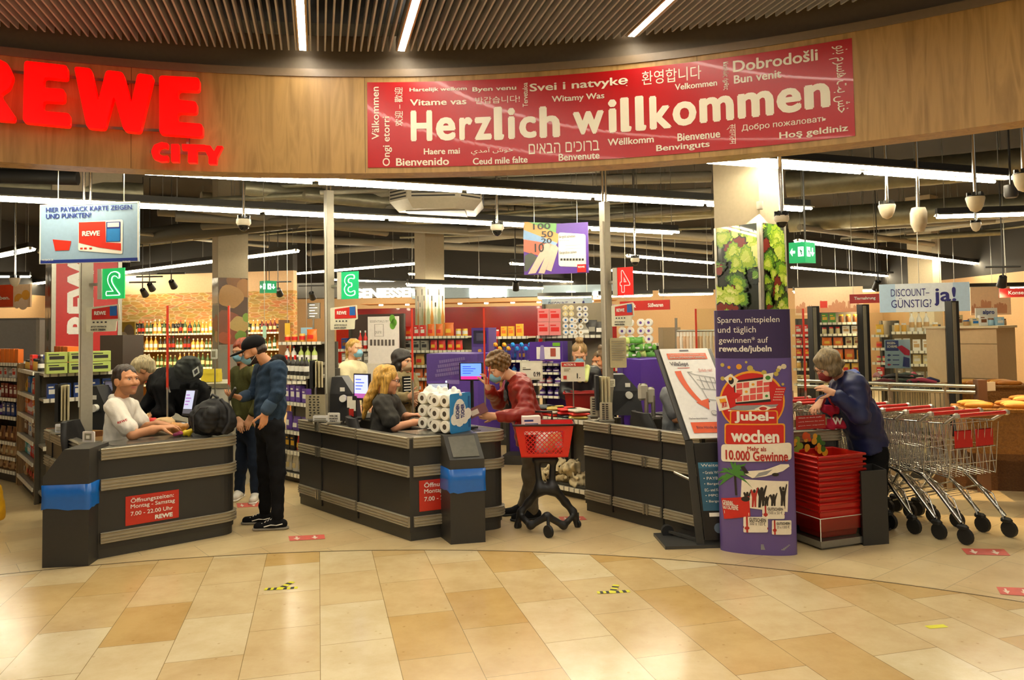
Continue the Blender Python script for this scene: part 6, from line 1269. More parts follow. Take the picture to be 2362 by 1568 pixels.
def hand(sd, w, d, n, side, curl=.5, sc=1.0, spread=.0):
    """five separate fingers and a palm: w wrist, d pointing direction, n palm normal, side +1/-1 = where the thumb is"""
    d = np.array(d, float); d /= np.linalg.norm(d); n = np.array(n, float); n -= d * (n @ d); n /= np.linalg.norm(n); x = np.cross(d, n) * side; k = sc
    kn = w + d * .085 * k
    sd.cap(w + d * .012, w + d * .075 * k, .034 * k, .038 * k, .012, (n, .42)); sd.cap(w - d * .03, w + d * .02, .026 * k, .029 * k, .015, (n, .72))
    for i, (L, r) in enumerate(((.074, .0088), (.082, .0092), (.076, .0088), (.060, .0078))):
        b = kn + x * (.030 - .020 * i) * k - d * (.006 * abs(i - 1)) * k; dd = d + x * (.10 - .07 * i) * spread; dd /= np.linalg.norm(dd); a = curl * (.55 + .08 * i); p = b - d * .012
        for s_, f in enumerate((.46, .30, .24)):
            q = p + dd * L * f * k * (1.15 if s_ == 0 else 1); sd.cap(p, q, r * k * (1 - .06 * s_), r * k * (.94 - .08 * s_), .005); p = q; t = a * (1.2 if s_ else 1.3); dd = dd * cos(t) + n * sin(t)
    p = w + d * .028 * k + x * .026 * k; dd = d * .62 + x * .62 + n * .35; dd /= np.linalg.norm(dd)
    for L, r in ((.040, .0125), (.032, .0105), (.026, .0092)): q = p + dd * L * k; sd.cap(p, q, r * k, r * k * .9, .008); p = q; dd = dd * cos(.3 * curl) + (d * .7 + n * .5 - x * .3) * sin(.35 * curl); dd /= np.linalg.norm(dd)
    return sd
SKIN = M('#c98d62', .5, var=.06); SKINP = M('#d9a27c', .5, var=.06); LIP = M('#a5594a', .5); EYEW = M('#e9e4dc', .25); IRIS = M('#2a1d14', .2); MASKB = M('#7fb0c4', .6, var=.05)
def person(label, J, face, fh=.006, skin=None, sc=1.0, top=None, legs=None, shoe=None, hair=None, haircol='#3a2a1c', mask=None, hands=None, bare=0, extra=None, beard=None, group=None, seat=False, hd=.0055):
    """J: joints as (picture x, picture y, depth); face: the way the head looks"""
    Q = {k: np.array(D(*v)) if not isinstance(v, np.ndarray) else v for k, v in J.items()}; foot = Q.get('aL', Q['pel']); ground = Vector((Q['pel'][0], Q['pel'][1], 0))
    r = root('person', label, 'person', ground, group); sk = skin or SKIN; bf = J.get('bf') if False else None
    R = frame(face); hc = Q['head']; L = lambda x, y, z: hc + R @ (np.array([x, y, z]) * sc); bm = MB()
    Tf = np.cross(Q['sR'] - Q['sL'], V3(0, 0, 1)); Tf = -Tf / np.linalg.norm(Tf)
    if Tf @ np.array(face) < -.5: pass
    hs = Sdf(); e = lambda c, rr, k=.02, op=1: hs.ell(L(*c), np.array(rr) * sc, R, k * sc, op)
    e((0, -.012, .035), (.076, .096, .088)); e((0, .025, -.02), (.066, .072, .088), .03); e((0, .048, -.078), (.046, .046, .036), .03)
    hs.cap(L(0, .092, .006), L(0, .112, -.032), .009 * sc, .015 * sc, .014); e((.016, .1, -.036), (.010, .012, .009), .01); e((-.016, .1, -.036), (.010, .012, .009), .01)
    for s in (-1, 1):
        e((s * .031, .104, .006), (.019, .014, .012), .014, -1); hs.cap(L(s * .012, .093, .026), L(s * .05, .078, .024), .008 * sc, .006 * sc, .014); e((s * .077, -.008, -.008), (.011, .026, .035), .008); e((s * .046, .072, -.03), (.022, .02, .022), .03)
    e((0, .092, -.062), (.024, .010, .006), .006); e((0, .090, -.074), (.021, .010, .007), .006); e((0, .082, -.104), (.020, .018, .016), .02)
    nb = Q['neck']; hs.cap(L(0, -.025, -.06), nb, .052 * sc, .058 * sc, .03)
    def hcol(p):
        q = R.T @ (p - hc) / sc
        if beard and (q[2] < -.045 and q[1] > .0 and not (abs(q[0]) < .02 and -.072 < q[2] < -.058)) and q[2] > -.135: return 4
        return 1 if (abs(q[0]) < .024 and q[1] > .088 and -.082 < q[2] < -.054) else 0
    put(bm, hs, hd, colour=hcol)
    for s in (-1, 1):
        bm.ball(L(s * .031, .0845, .005), .0122 * sc, 2, 10, 8); bm.ball(L(s * .031, .0925, .004), .0064 * sc, 3, 8, 6); bm.tube([L(s * .019, .0945, .010), L(s * .031, .0985, .0125), L(s * .043, .092, .009)], .0030 * sc, 6, 0); bm.tube([L(s * .016, .1, .016), L(s * .033, .103, .019), L(s * .047, .094, .012)], .0018 * sc, 5, 3)
    # trunk, arms and legs under the clothes, one soft surface
    bs = Sdf(); fl = (Tf, .66); ch, pe = Q['chest'], Q['pel']
    bs.cap(nb, ch, .055, .10, .05, fl); bs.cap(Q['sL'], Q['sR'], .045, .045, .05); bs.cap(ch, pe, .115, .125, .05, fl)
    for s in 'LR':
        bs.cap(Q['s' + s], Q['e' + s], .042, .036, .03)
        if not bare: bs.cap(Q['e' + s], Q['w' + s], .034, .026, .02)
        bs.cap(Q['h' + s], Q['k' + s], .068, .048, .04); bs.cap(Q['k' + s], Q['a' + s], .046, .033, .03)
    put(bm, bs, .02)
    hands = hands or {}
    for s in 'LR':
        d, n, side, curl = hands.get(s, (Q['w' + s] - Q['e' + s], V3(0, 1, 0), 1, .5)); ah = Sdf(); w = Q['w' + s]
        if bare: u = Q['e' + s] - w; ah.cap(Q['s' + s] * .45 + Q['e' + s] * .55, Q['e' + s], .043, .04, .02); ah.cap(Q['e' + s], w + u * .25, .04, .036, .03); ah.cap(w + u * .25, w, .036, .025, .02)
        else: ah.cap(w + (Q['e' + s] - w) * .25, w, .032, .026, .02)
        hand(ah, w, d, n, side, curl, sc); put(bm, ah, .0052)
    body = bm.build('body', [sk, LIP, EYEW, IRIS, beard or sk], r)
    # clothes
    if top:
        nm, col, ef, hem, wrn = top['name'], top['mat'], top.get('e', .02), top.get('hem'), top.get('wr', .006); ts = Sdf(); w1, w2, w3 = top.get('w', (.135, .125, .14))
        ts.cap(Q['sL'] * .88 + Q['sR'] * .12, Q['sR'] * .88 + Q['sL'] * .12, .056 + ef, .056 + ef, .05); wa = ch * .45 + pe * .55; fl2 = (Tf, top.get('flat', .7))
        ts.cap(ch, wa, w1 + ef * .7, w2 + ef * .7, .06, fl2); ts.cap(wa, Q['hem'] if 'hem' in Q else pe, w2 + ef * .7, w3 + ef * .7, .06, fl2); ts.cap(nb * .35 + ch * .65, nb * .75 + ch * .25, .085 + ef, .06 + ef * .6, .06, fl2)
        for s in 'LR':
            a, b = Q['s' + s], Q['e' + s]
            if top.get('short'): q = a * .28 + b * .72; ts.cap(a, q, .052 + ef * .9, .055 + ef, .04)
            else:
                w = Q['w' + s]; w_ = w + (b - w) / np.linalg.norm(b - w) * (.045 + top.get('cuff', .0)); ts.cap(a, b, .052 + ef * .9, .041 + ef * .9, .04); ts.cap(b, w_, .040 + ef * .9, .031 + ef * .8, .03)
        if top.get('collar'): ts.cap(nb + Tf * .03 + V3(0, 0, .0), nb - Tf * .02 + V3(0, 0, .02), .075, .07, .02, (V3(0, 0, 1), .8))
        if 'hem' in Q: up_ = ch - Q['hem']; ts.cut(Q['hem'], -up_ / np.linalg.norm(up_))
        ts.ell(nb + V3(0, 0, .045) + Tf * .02, (.056, .056, .07), None, .012, -1)
        tm = MB(); put(tm, ts, top.get('h', .011), wr=wrn, seed=len(label), colour=top.get('col')); g_ = tm.build(nm, col if isinstance(col, list) else [col], r)
        if top.get('more'): top['more'](g_, Q, Tf, nb)
    if legs:
        ls = Sdf(); e_ = legs.get('e', .018); ls.cap(pe + V3(0, 0, .06), pe - V3(0, 0, .04), .125 + e_, .13 + e_, .05, (Tf, .72))
        for s in 'LR': a = Q['a' + s]; kk = Q['k' + s]; ls.cap(Q['h' + s], kk, .078 + e_, .056 + e_, .04); ls.cap(kk, a + (kk - a) * .16, .055 + e_, .040 + e_, .03); ls.cap(a + (kk - a) * .16, a + (kk - a) * .02, .040 + e_, .038 + e_, .02)
        lm = MB(); put(lm, ls, .012, wr=.006, seed=3); lm.build(legs['name'], [legs['mat']], r)
    if shoe:
        for s in 'LR':
            a = Q['a' + s]; t = Q['t' + s]; d = t - a; d[2] = 0; d /= np.linalg.norm(d); g0 = V3(a[0], a[1], 0); ss = Sdf()
            ss.cap(g0 - d * .045 + V3(0, 0, .045), g0 + d * .05 + V3(0, 0, .045), .042, .042, .02); ss.cap(g0 + d * .03 + V3(0, 0, .034), g0 + d * .17 + V3(0, 0, .032), .042, .036, .03); ss.cap(g0 + V3(0, 0, .05), g0 + V3(0, 0, .10), .044, .042, .02); ss.cut(V3(0, 0, .018), V3(0, 0, -1))
            sm_ = MB(); put(sm_, ss, .008); so = sm_.build('shoe', [shoe[0]], r); sl = Sdf(); sl.cap(g0 - d * .055 + V3(0, 0, .012), g0 + d * .175 + V3(0, 0, .012), .046, .042, .01); sl.cut(V3(0, 0, .022), V3(0, 0, 1)); sl.cut(V3(0, 0, .001), V3(0, 0, -1)); sm_ = MB(); put(sm_, sl, .008); sm_.build('sole', [shoe[1]], so).location = (0, 0, 0)
            if len(shoe) > 2:
                x = np.cross(d, V3(0, 0, 1)); m = MB()
                for sg in (-1, 1): m.tube([g0 + d * .11 + x * .040 * sg + V3(0, 0, .035), g0 + d * .05 + x * .046 * sg + V3(0, 0, .05), g0 + x * .047 * sg + V3(0, 0, .045), g0 - d * .05 + x * .043 * sg + V3(0, 0, .055)], .005, 5)
                for q in range(4): m.tube([g0 + d * (.05 + .025 * q) + x * .025 + V3(0, 0, .092 - .010 * q), g0 + d * (.055 + .025 * q) - x * .025 + V3(0, 0, .092 - .010 * q)], .004, 5)
                m.build('lace', [shoe[2]], so).location = (0, 0, 0)
    if hair:
        hr = Sdf()
        for q in hair:
            if q[0] == 'e': hr.ell(L(*q[1]), np.array(q[2]) * sc, R, q[3] if len(q) > 3 else .02, q[4] if len(q) > 4 else 1)
            elif q[0] == 'c': hr.cap(L(*q[1]), L(*q[2]), q[3] * sc, q[4] * sc, .02, (R[:, 1], q[5]) if len(q) > 5 else None)
            elif q[0] == 'w': hr.cap(q[1], q[2], q[3], q[4], .03)
        hm = MB(); put(hm, hr, fh, wr=.008, seed=2); hm.build('hair', [hair_mat(haircol)], r)
    if mask:
        ms = Sdf(); ms.ell(L(0, .050, -.052), np.array((.062, .074, .062)) * sc, R, .01); ms.cap(L(0, .104, -.018), L(0, .116, -.045), .012 * sc, .018 * sc, .02); ms.ell(L(0, .0, -.05), np.array((.2, .048, .2)) * sc, R, .01, -1)
        mm = MB(); put(mm, ms, .005, wr=.002)
        for s in (-1, 1): mm.tube([L(s * .055, .062, -.03), L(s * .074, .01, -.005), L(s * .08, -.015, .01)], .0018, 4, 1); mm.tube([L(s * .05, .06, -.09), L(s * .072, .0, -.05), L(s * .078, -.02, -.02)], .0018, 4, 1)
        mm.build('face_mask', [mask, WHITE], r)
    if extra: extra(r, L, Q, Tf, R)
    return r, Q, Tf
_H = {}
def hair_mat(c):
    if c in _H: return _H[c]
    def f(b, N, L):
        t = N('TexCoord'); mp = N('Mapping'); mp.inputs['Scale'].default_value = (90, 90, 14); n = N('TexNoise'); n.inputs['Scale'].default_value = 1; n.inputs['Detail'].default_value = 3; r = N('ValToRGB'); k = lin(c)
        r.color_ramp.elements[0].color = tuple(q * .45 for q in k[:3]) + (1,); r.color_ramp.elements[1].color = tuple(min(1, q * 1.35) for q in k[:3]) + (1,); r.color_ramp.elements[0].position = .3; r.color_ramp.elements[1].position = .7
        L(t.outputs['Object'], mp.inputs[0]); L(mp.outputs[0], n.inputs['Vector']); L(n.outputs['Fac'], r.inputs[0]); L(r.outputs[0], b.inputs['Base Color']); b.inputs['Roughness'].default_value = .5
        bp = N('Bump'); bp.inputs['Strength'].default_value = .6; bp.inputs['Distance'].default_value = .006; L(n.outputs['Fac'], bp.inputs['Height']); L(bp.outputs[0], b.inputs['Normal'])
    _H[c] = node_mat('hair', f); return _H[c]
cloth = lambda c, v=.12: M(c, .85, var=v, vs_=60, bump=.15, spec=.2)
def fabric(*a): return cloth(*a)
CURL = [('e', (0, -.02, .035), (.09, .108, .098))] + [('e', (.092 * sin(t) * cos(p), -.02 + .112 * cos(t) * cos(p), .04 + .107 * sin(p)), (.021, .021, .021), .006) for p in (-.5, -.2, .1, .4, .7, 1.0, 1.3, 1.55) for t in [2 * pi * (i + p * 1.7) / 14 for i in range(14 if p < 1 else 7)] if not (p < .35 and cos(t) > .3)]
SHORT = [('e', (0, -.02, .04), (.083, .1, .09)), ('e', (0, .12, -.03), (.08, .075, .08), .02, -1)]
def std(px, py, Y, sh, hip, fx, fy, floor_y=None, spread=.12, knee_f=0.0):
    """standing legs below a pelvis: hips, knees, ankles, toes (fx, fy = way the feet point)"""
    p = np.array(D(px, py, Y)); f = V3(fx, fy, 0); f /= np.linalg.norm(f); s = V3(-f[1], f[0], 0); o = {}
    for n, k in (('L', 1), ('R', -1)):
        b = p + s * k * spread * .75; o['h' + n] = b - V3(0, 0, .03); o['k' + n] = V3(b[0], b[1], b[2] * .53) + f * knee_f; o['a' + n] = V3(b[0], b[1], .08); o['t' + n] = o['a' + n] + f * .2
    o['pel'] = p; return o
def seatlegs(p, f, h=.28):
    f = np.array(f, float); f[2] = 0; f /= np.linalg.norm(f); s = V3(-f[1], f[0], 0); o = {'pel': p}
    for n, k in (('L', 1), ('R', -1)): b = p + s * k * .1; o['h' + n] = b + V3(0, 0, -.02); o['k' + n] = b + f * .36 + V3(0, 0, -.04); o['a' + n] = V3(*(b + f * .34)[:2], .1 + .0 * h); o['t' + n] = o['a' + n] + f * .2
    return o
# ---- man in denim at the left checkout
DENIM = cloth('#27384c', .3); BLK = cloth('#0f0f11', .15)
J = dict(head=(585, 808, 6.95), neck=(622, 842, 7.0), chest=(625, 880, 7.0), pel=(622, 975, 7.0), hem=(620, 973, 7.0), sL=(643, 850, 6.84), sR=(604, 852, 7.16), eL=(640, 908, 6.78), wL=(612, 950, 6.74), eR=(588, 905, 7.12), wR=(555, 917, 6.98),
         hL=(634, 985, 6.92), hR=(612, 985, 7.08), kL=(640, 1090, 6.9), kR=(612, 1085, 7.08), aL=(640, 1193, 6.9), aR=(612, 1180, 7.12), tL=(600, 1215, 6.88), tR=(565, 1195, 7.1))
def cap_extra(r, L, Q, Tf, R):
    cs = Sdf(); cs.ell(L(0, -.018, .05), (.09, .108, .085), R); cs.cut(L(0, 0, .022), -R[:, 2] + R[:, 1] * .12); m = MB(); put(m, cs, .006); o = m.build('cap', [BLK], r)
    bs = Sdf(); bs.ell(L(0, .115, .030), (.078, .092, .013), R); bs.ell(L(0, .0, .02), (.068, .085, .06), R, .01, -1); m = MB(); put(m, bs, .005); m.build('brim', [BLK], o)
    hs = Sdf(); nb = Q['neck']; hs.cap(nb - Tf * .09 + V3(0, 0, .02), nb - Tf * .05 - V3(0, 0, .06), .07, .085, .03); hs.cap(nb + (Q['sL'] - nb) * .35 + V3(0, 0, .035), nb - Tf * .08 + V3(0, 0, .03), .035, .05, .03); hs.cap(nb + (Q['sR'] - nb) * .35 + V3(0, 0, .035), nb - Tf * .08 + V3(0, 0, .03), .035, .05, .03); m = MB(); put(m, hs, .009, wr=.006); m.build('hood', [BLK], r)
def denim_more(g, Q, Tf, nb):
    m = MB(); w = Q['wL']; d = Q['eL'] - w; d /= np.linalg.norm(d); s = Sdf(); s.cap(w + d * .025, w + d * .075, .055, .058, .01); put(m, s, .007); m.build('cuff', [M('#33485e', .85, var=.2, vs_=60)], g)
    m = MB(); w = Q['wR']; d = Q['eR'] - w; d /= np.linalg.norm(d); s = Sdf(); s.cap(w + d * .03, w + d * .07, .050, .052, .01); put(m, s, .007); m.build('cuff', [M('#33485e', .85, var=.2, vs_=60)], g)
person('man in black cap and blue denim jacket standing at the left checkout, pale blue mask', J, (-.90, -.25, -.38), top=dict(name='denim_jacket', mat=DENIM, e=.022, wr=.009, flat=.78, more=denim_more, w=(.145, .14, .142)), legs=dict(name='trousers', mat=BLK, e=.012), shoe=(BLK, M('#8d8474', .7), WTXT), hair=[('e', (0, -.03, .0), (.079, .09, .07))], haircol='#3a2c22', mask=MASKB, beard=M('#2e2018', .7),
       hands=dict(L=((-.15, -.05, -1), V3(-.6, .5, 0), -1, .55), R=((-.8, -.35, .3), V3(-.2, .3, .9), 1, .75)), extra=cap_extra)
p = D(536, 908, 6.84); r = root('wallet', 'black wallet held up by the man in denim', 'wallet', p); m = MB(); m.box(p, (.02, .075, .12), R=(Matrix.Rotation(.5, 3, 'Y') @ Matrix.Rotation(.4, 3, 'Z')), bev=.006); m.build('cover', M('#16130f', .4), r)
# ---- seated man in the white shirt
SHIRT = cloth('#ece5d6', .05); pel = np.array(D(268, 1050, 6.77)); J = dict(head=(290, 877, 6.72), neck=(276, 925, 6.77), chest=(275, 965, 6.77), sL=(300, 938, 6.96), sR=(262, 940, 6.58), eL=(330, 985, 6.98), wL=(372, 977, 6.88), eR=(306, 1003, 6.56), wR=(368, 987, 6.62), hem=(270, 1052, 6.77)); J.update(seatlegs(pel, (.9, .2, 0)))
LONGT = [('e', (0, -.022, .038), (.086, .106, .095)), ('e', (0, .118, -.02), (.072, .062, .092), .03, -1), ('e', (0, -.09, -.03), (.05, .04, .06)), ('c', (0, -.105, -.05), (.0, -.15, -.15), .035, .03), ('c', (0, -.15, -.15), (.0, -.14, -.21), .03, .015)]
def badge(g, Q, Tf, nb):
    m = MB(); s = Q['sR'] * .45 + Q['eR'] * .55; n = V3(.25, -1, .1); n /= np.linalg.norm(n); S = Plane(Vector(s + n * .082), (1, .25, .35), (-.3, 0, 1)); m.text(S, 'REWE', (-.03, 0), (.05, .02), 0, .004, .04, px=False); m.build('sleeve_print', [RED], g)
def seated_chair(p, f, label, hb=1.0, redpad=False, w=.44):
    f = Vector((f[0], f[1], 0)).normalized(); s = Vector((-f.y, f.x, 0)); p = Vector((p[0], p[1], 0)); zs = hb - .45; r = root('office_chair', label, 'chair', p); rz = math.atan2(f.y, f.x)
    m = MB(); m.box(tuple(p + f * .05 + Vector((0, 0, zs))), (.44, .44, .07), 0, rz, bev=.03); m.build('seat', BLK, r)
    m = MB(); pr = []
    for i in range(9):
        t = i / 8; ww = w / 2 * (.55 + .45 * min(1, sin(pi * min(.95, t * .8 + .18)) * 1.15)); z = zs + .12 + t * (hb - zs - .12); q = p - f * (.20 + .05 * t); pr.append([q + s * ww + f * .03 + Vector((0, 0, z)), q + s * ww * .5 + Vector((0, 0, z)), q - s * ww * .5 + Vector((0, 0, z)), q - s * ww + f * .03 + Vector((0, 0, z)), q - s * ww - f * .01 + Vector((0, 0, z)), q - s * ww * .5 - f * .05 + Vector((0, 0, z)), q + s * ww * .5 - f * .05 + Vector((0, 0, z)), q + s * ww - f * .01 + Vector((0, 0, z))])
    m.loft(pr, 0); m.build('backrest', M('#1b1918', .7), r)
    m = MB(); m.tube([p - f * .23 + Vector((0, 0, zs)), p - f * .24 + Vector((0, 0, zs + .3))], .02, 8); m.build('back_support', BLACK, r); m = MB(); m.tube([p + Vector((0, 0, .1)), p + Vector((0, 0, zs))], .03, 10); m.build('gas_column', STEEL, r)
    for k in range(5):
        d = Vector((cos(k * 1.257), sin(k * 1.257), 0)) * .24; m = MB(); m.bar(p + Vector((0, 0, .1)), p + d + Vector((0, 0, .07)), .04, .03); m.ball(p + d + Vector((0, 0, .035)), .03, 0, 8, 6); m.build('foot_arm', BLACK, r)
    if redpad: m = MB(); q = p - f * .13 - s * .2; m.box(tuple(q + Vector((0, 0, zs + .14))), (.05, .05, .26), 0, rz, R=Matrix.Rotation(-.35, 3, 'X')); m.build('armrest_pad', RED, r)
person('seated man with dark ponytail in a white short-sleeved shirt at the left checkout', J, (.86, -.45, .10), sc=1.08, top=dict(name='white_shirt', mat=SHIRT, e=.022, short=True, collar=True, wr=.008, more=badge), legs=dict(name='trousers', mat=BLK), shoe=(BLK, BLACK), hair=LONGT, haircol='#33241a', bare=1, hands=dict(L=((1, -.2, -.1), V3(0, 0, -1), 1, .6), R=((1, .25, .1), V3(0, .2, -1), -1, .7)), beard=M('#a87350', .6))
seated_chair(D(232, 1000, 6.77), (.95, .15), 'black swivel chair of the seated man in white', hb=1.0, redpad=True)
# ---- stooping customer behind, with backpack
J = dict(head=(327, 853, 7.75), neck=(360, 880, 7.75), chest=(385, 888, 7.75), pel=(460, 925, 7.75), hem=(462, 930, 7.75), sL=(372, 895, 7.55), sR=(368, 885, 7.95), eL=(385, 945, 7.5), wL=(352, 955, 7.45), eR=(345, 930, 7.9), wR=(322, 950, 7.8)); J.update({k: v for k, v in std(465, 935, 7.75, 0, 0, -1, -.1).items() if k != 'pel'})
def pack(r, L, Q, Tf, R): pass
person('stooping customer with grey hair in a black jacket packing at the left checkout', J, (-.72, -.35, -.6), top=dict(name='black_jacket', mat=BLK, e=.035, wr=.008, flat=.95, w=(.16, .16, .16)), legs=dict(name='trousers', mat=BLK), shoe=(BLK, BLACK), hair=[('e', (0, -.03, .035), (.095, .118, .1)), ('e', (0, -.06, -.05), (.075, .06, .06)), ('e', (0, .13, -.04), (.08, .08, .09), .02, -1)], haircol='#b8a77f', hands=dict(L=((-.8, -.3, -.6), V3(.3, .2, -1), 1, .6), R=((-.6, -.3, -.7), V3(0, 0, -1), -1, .6)))
r = root('backpack', 'dark grey backpack with pale emblem on the stooping customer', 'backpack', D(430, 860, 7.7)); c = np.array(D(430, 862, 7.62)); Rb = frame((.35, -.75, .55)); bs = Sdf(); bs.ell(c + V3(0, .05, .03), (.17, .13, .12), frame((1, 0, -.25))); bs.ell(c + V3(.02, .02, .10), (.10, .1, .08)); m = MB(); put(m, bs, .01, wr=.01); m.build('bag', [M('#232823', .6, var=.4, vs_=20, bump=.4)], r)
m = MB(); S = Plane(Vector(np.array(D(452, 857, 7.43))), (1, .35, -.35), (.3, .25, 1)); m.poly(S, [(-.035, 0), (0, -.055), (.035, 0), (0, .055)], 0, .012, px=False, thick=.01); m.poly(S, [(-.02, 0), (0, -.032), (.02, 0), (0, .032)], 1, .015, px=False); m.build('emblem', [M('#a9aca2', .4, .3), BLACK], r); m = MB(); m.tube([D(392, 840, 7.55), D(384, 860, 7.5), D(386, 885, 7.5), D(392, 905, 7.5)], .008, 6); m.build('strap_piping', M('#c9c6ba', .5), r)
# ---- woman half hidden behind the man in denim
J = dict(head=(560, 808, 8.1), neck=(566, 850, 8.12), chest=(566, 890, 8.12), pel=(575, 985, 8.15), hem=(574, 985, 8.15), sL=(590, 862, 8.0), sR=(545, 860, 8.2), eL=(600, 920, 7.95), wL=(580, 960, 7.95), eR=(548, 920, 8.15), wR=(552, 965, 8.05), hL=(585, 995, 8.1), hR=(565, 995, 8.2), kL=(588, 1075, 8.1), kR=(556, 1075, 8.2), aL=(590, 1140, 8.08), aR=(552, 1140, 8.22), tL=(580, 1150, 7.85), tR=(540, 1150, 8.05))
person('woman in olive jacket and white top half hidden behind the man in denim', J, (-.5, -.8, -.2), skin=SKINP, top=dict(name='olive_jacket', mat=[cloth('#4a4a26', .25), M('#e6e1d6', .7), BLK], e=.018, col=lambda p: 0), legs=dict(name='jeans', mat=cloth('#1c2636', .2), e=.01), shoe=(M('#d9d3c6', .6), WTXT), hair=[('e', (0, -.02, .035), (.092, .11, .1)), ('c', (.075, .0, .0), (.085, .02, -.2), .03, .02), ('c', (-.075, .0, .0), (-.085, .02, -.2), .03, .02), ('e', (0, .13, -.03), (.075, .08, .1), .02, -1)], haircol='#8d3a1c', mask=MASKB)
# ---- blonde woman in the cream sweater
CREAMS = cloth('#e3d6ab', .12)
J = dict(head=(818, 804, 9.5), neck=(812, 838, 9.5), chest=(815, 862, 9.5), pel=(818, 960, 9.5), hem=(818, 965, 9.5), sL=(832, 850, 9.62), sR=(795, 850, 9.38), eL=(840, 892, 9.65), wL=(852, 930, 9.5), eR=(797, 895, 9.3), wR=(822, 935, 9.2)); J.update({k: v for k, v in std(818, 970, 9.5, 0, 0, 1, -.4).items() if k != 'pel'})
person('blonde woman in a cream sweater with pale blue mask between the shelves', J, (.80, -.58, -.05), skin=SKINP, hd=.007, fh=.008, top=dict(name='cream_sweater', mat=CREAMS, e=.03, collar=True, wr=.006, h=.013), legs=dict(name='trousers', mat=cloth('#2b3345')), shoe=(BLK, WTXT), hair=[('e', (0, -.022, .04), (.084, .104, .09)), ('e', (0, .125, -.03), (.08, .08, .1), .02, -1), ('e', (0, -.12, .03), (.035, .035, .04)), ('c', (0, -.125, .02), (0, -.13, -.17), .03, .022)], haircol='#c49a50', mask=MASKB)
# ---- dark haired woman in a beige coat
COAT = cloth('#8a7a58', .15)
J = dict(head=(928, 832, 8.3), neck=(922, 866, 8.3), chest=(925, 890, 8.3), pel=(928, 985, 8.3), hem=(928, 1010, 8.3), sL=(950, 878, 8.45), sR=(898, 880, 8.15), eL=(952, 915, 8.3), wL=(955, 925, 8.05), eR=(905, 922, 8.05), wR=(945, 915, 7.85)); J.update({k: v for k, v in std(928, 1000, 8.3, 0, 0, .9, -.4).items() if k != 'pel'})
def coat_more(g, Q, Tf, nb):
    m = MB(); f = V3(.55, -.83, 0); o = Q['chest'] + f * .125 + V3(0, 0, .02); S = Plane(Vector(o), (.83, .55, 0)); m.poly(S, [(-.045, .09), (.04, .09), (.05, -.2), (-.035, -.2)], 0, .02, px=False, thick=.02)
    for k in range(9): m.rect(S, (-.035, .07 - k * .03), (.045, .06 - k * .03), 1, .022, px=False)
    m.build('striped_top', [BLK, WTXT], g)
person('woman with black bobbed hair in a beige coat behind the blonde cashier', J, (.86, -.48, -.12), skin=SKINP, top=dict(name='beige_coat', mat=COAT, e=.028, collar=True, wr=.009, more=coat_more), legs=dict(name='trousers', mat=BLK), shoe=(BLK, BLACK), hair=[('e', (0, -.02, .03), (.098, .118, .105)), ('e', (.07, -.02, -.05), (.035, .065, .08)), ('e', (-.07, -.02, -.05), (.035, .065, .08)), ('e', (0, .13, -.05), (.07, .08, .10), .02, -1)], haircol='#1f1610', mask=M('#b79a78', .7))
# ---- blonde cashier
pel = np.array(D(880, 1035, 7.36)); J = dict(head=(893, 875, 7.34), neck=(886, 915, 7.36), chest=(884, 955, 7.36), sL=(905, 925, 7.54), sR=(880, 930, 7.18), eL=(925, 965, 7.56), wL=(943, 958, 7.46), eR=(912, 985, 7.14), wR=(968, 972, 7.28), hem=(880, 1030, 7.36)); J.update(seatlegs(pel, (.9, .3, 0)))
LONGH = [('e', (0, -.022, .036), (.092, .112, .098)), ('c', (0, -.07, .0), (0, -.13, -.22), .085, .075, .6), ('c', (0, -.13, -.22), (0, -.14, -.36), .07, .03, .6), ('c', (-.07, .0, .02), (-.075, .0, -.18), .035, .03), ('c', (.07, .0, .02), (.075, .0, -.18), .035, .03), ('e', (0, .135, -.03), (.068, .08, .12), .02, -1)]
def glasses(r, L, Q, Tf, R):
    m = MB()
    for s in (-1, 1): m.tube([L(s * .031 + .02 * cos(t), .108, .004 + .015 * sin(t)) for t in [2 * pi * k / 10 for k in range(11)]], .0022, 5); m.tube([L(s * .05, .104, .006), L(s * .08, .0, .01)], .002, 5)
    m.build('eyeglasses', [BLACK], r)
person('blonde long haired cashier in a grey shirt seated at the middle checkout', J, (.94, .05, -.2), skin=M('#d89a74', .5), sc=1.06, top=dict(name='grey_shirt', mat=cloth('#3b3935', .15), e=.026, short=True, wr=.008), legs=dict(name='trousers', mat=BLK), shoe=(BLK, BLACK), hair=LONGH, haircol='#c99a42', bare=1, hands=dict(L=((1, -.2, .1), V3(0, 0, -1), 1, .5), R=((1, .1, -.05), V3(0, 0, -1), -1, .4)), extra=glasses)
seated_chair(D(872, 1000, 7.42), (.8, .32), 'black swivel chair of the blonde cashier', hb=.93, w=.5)
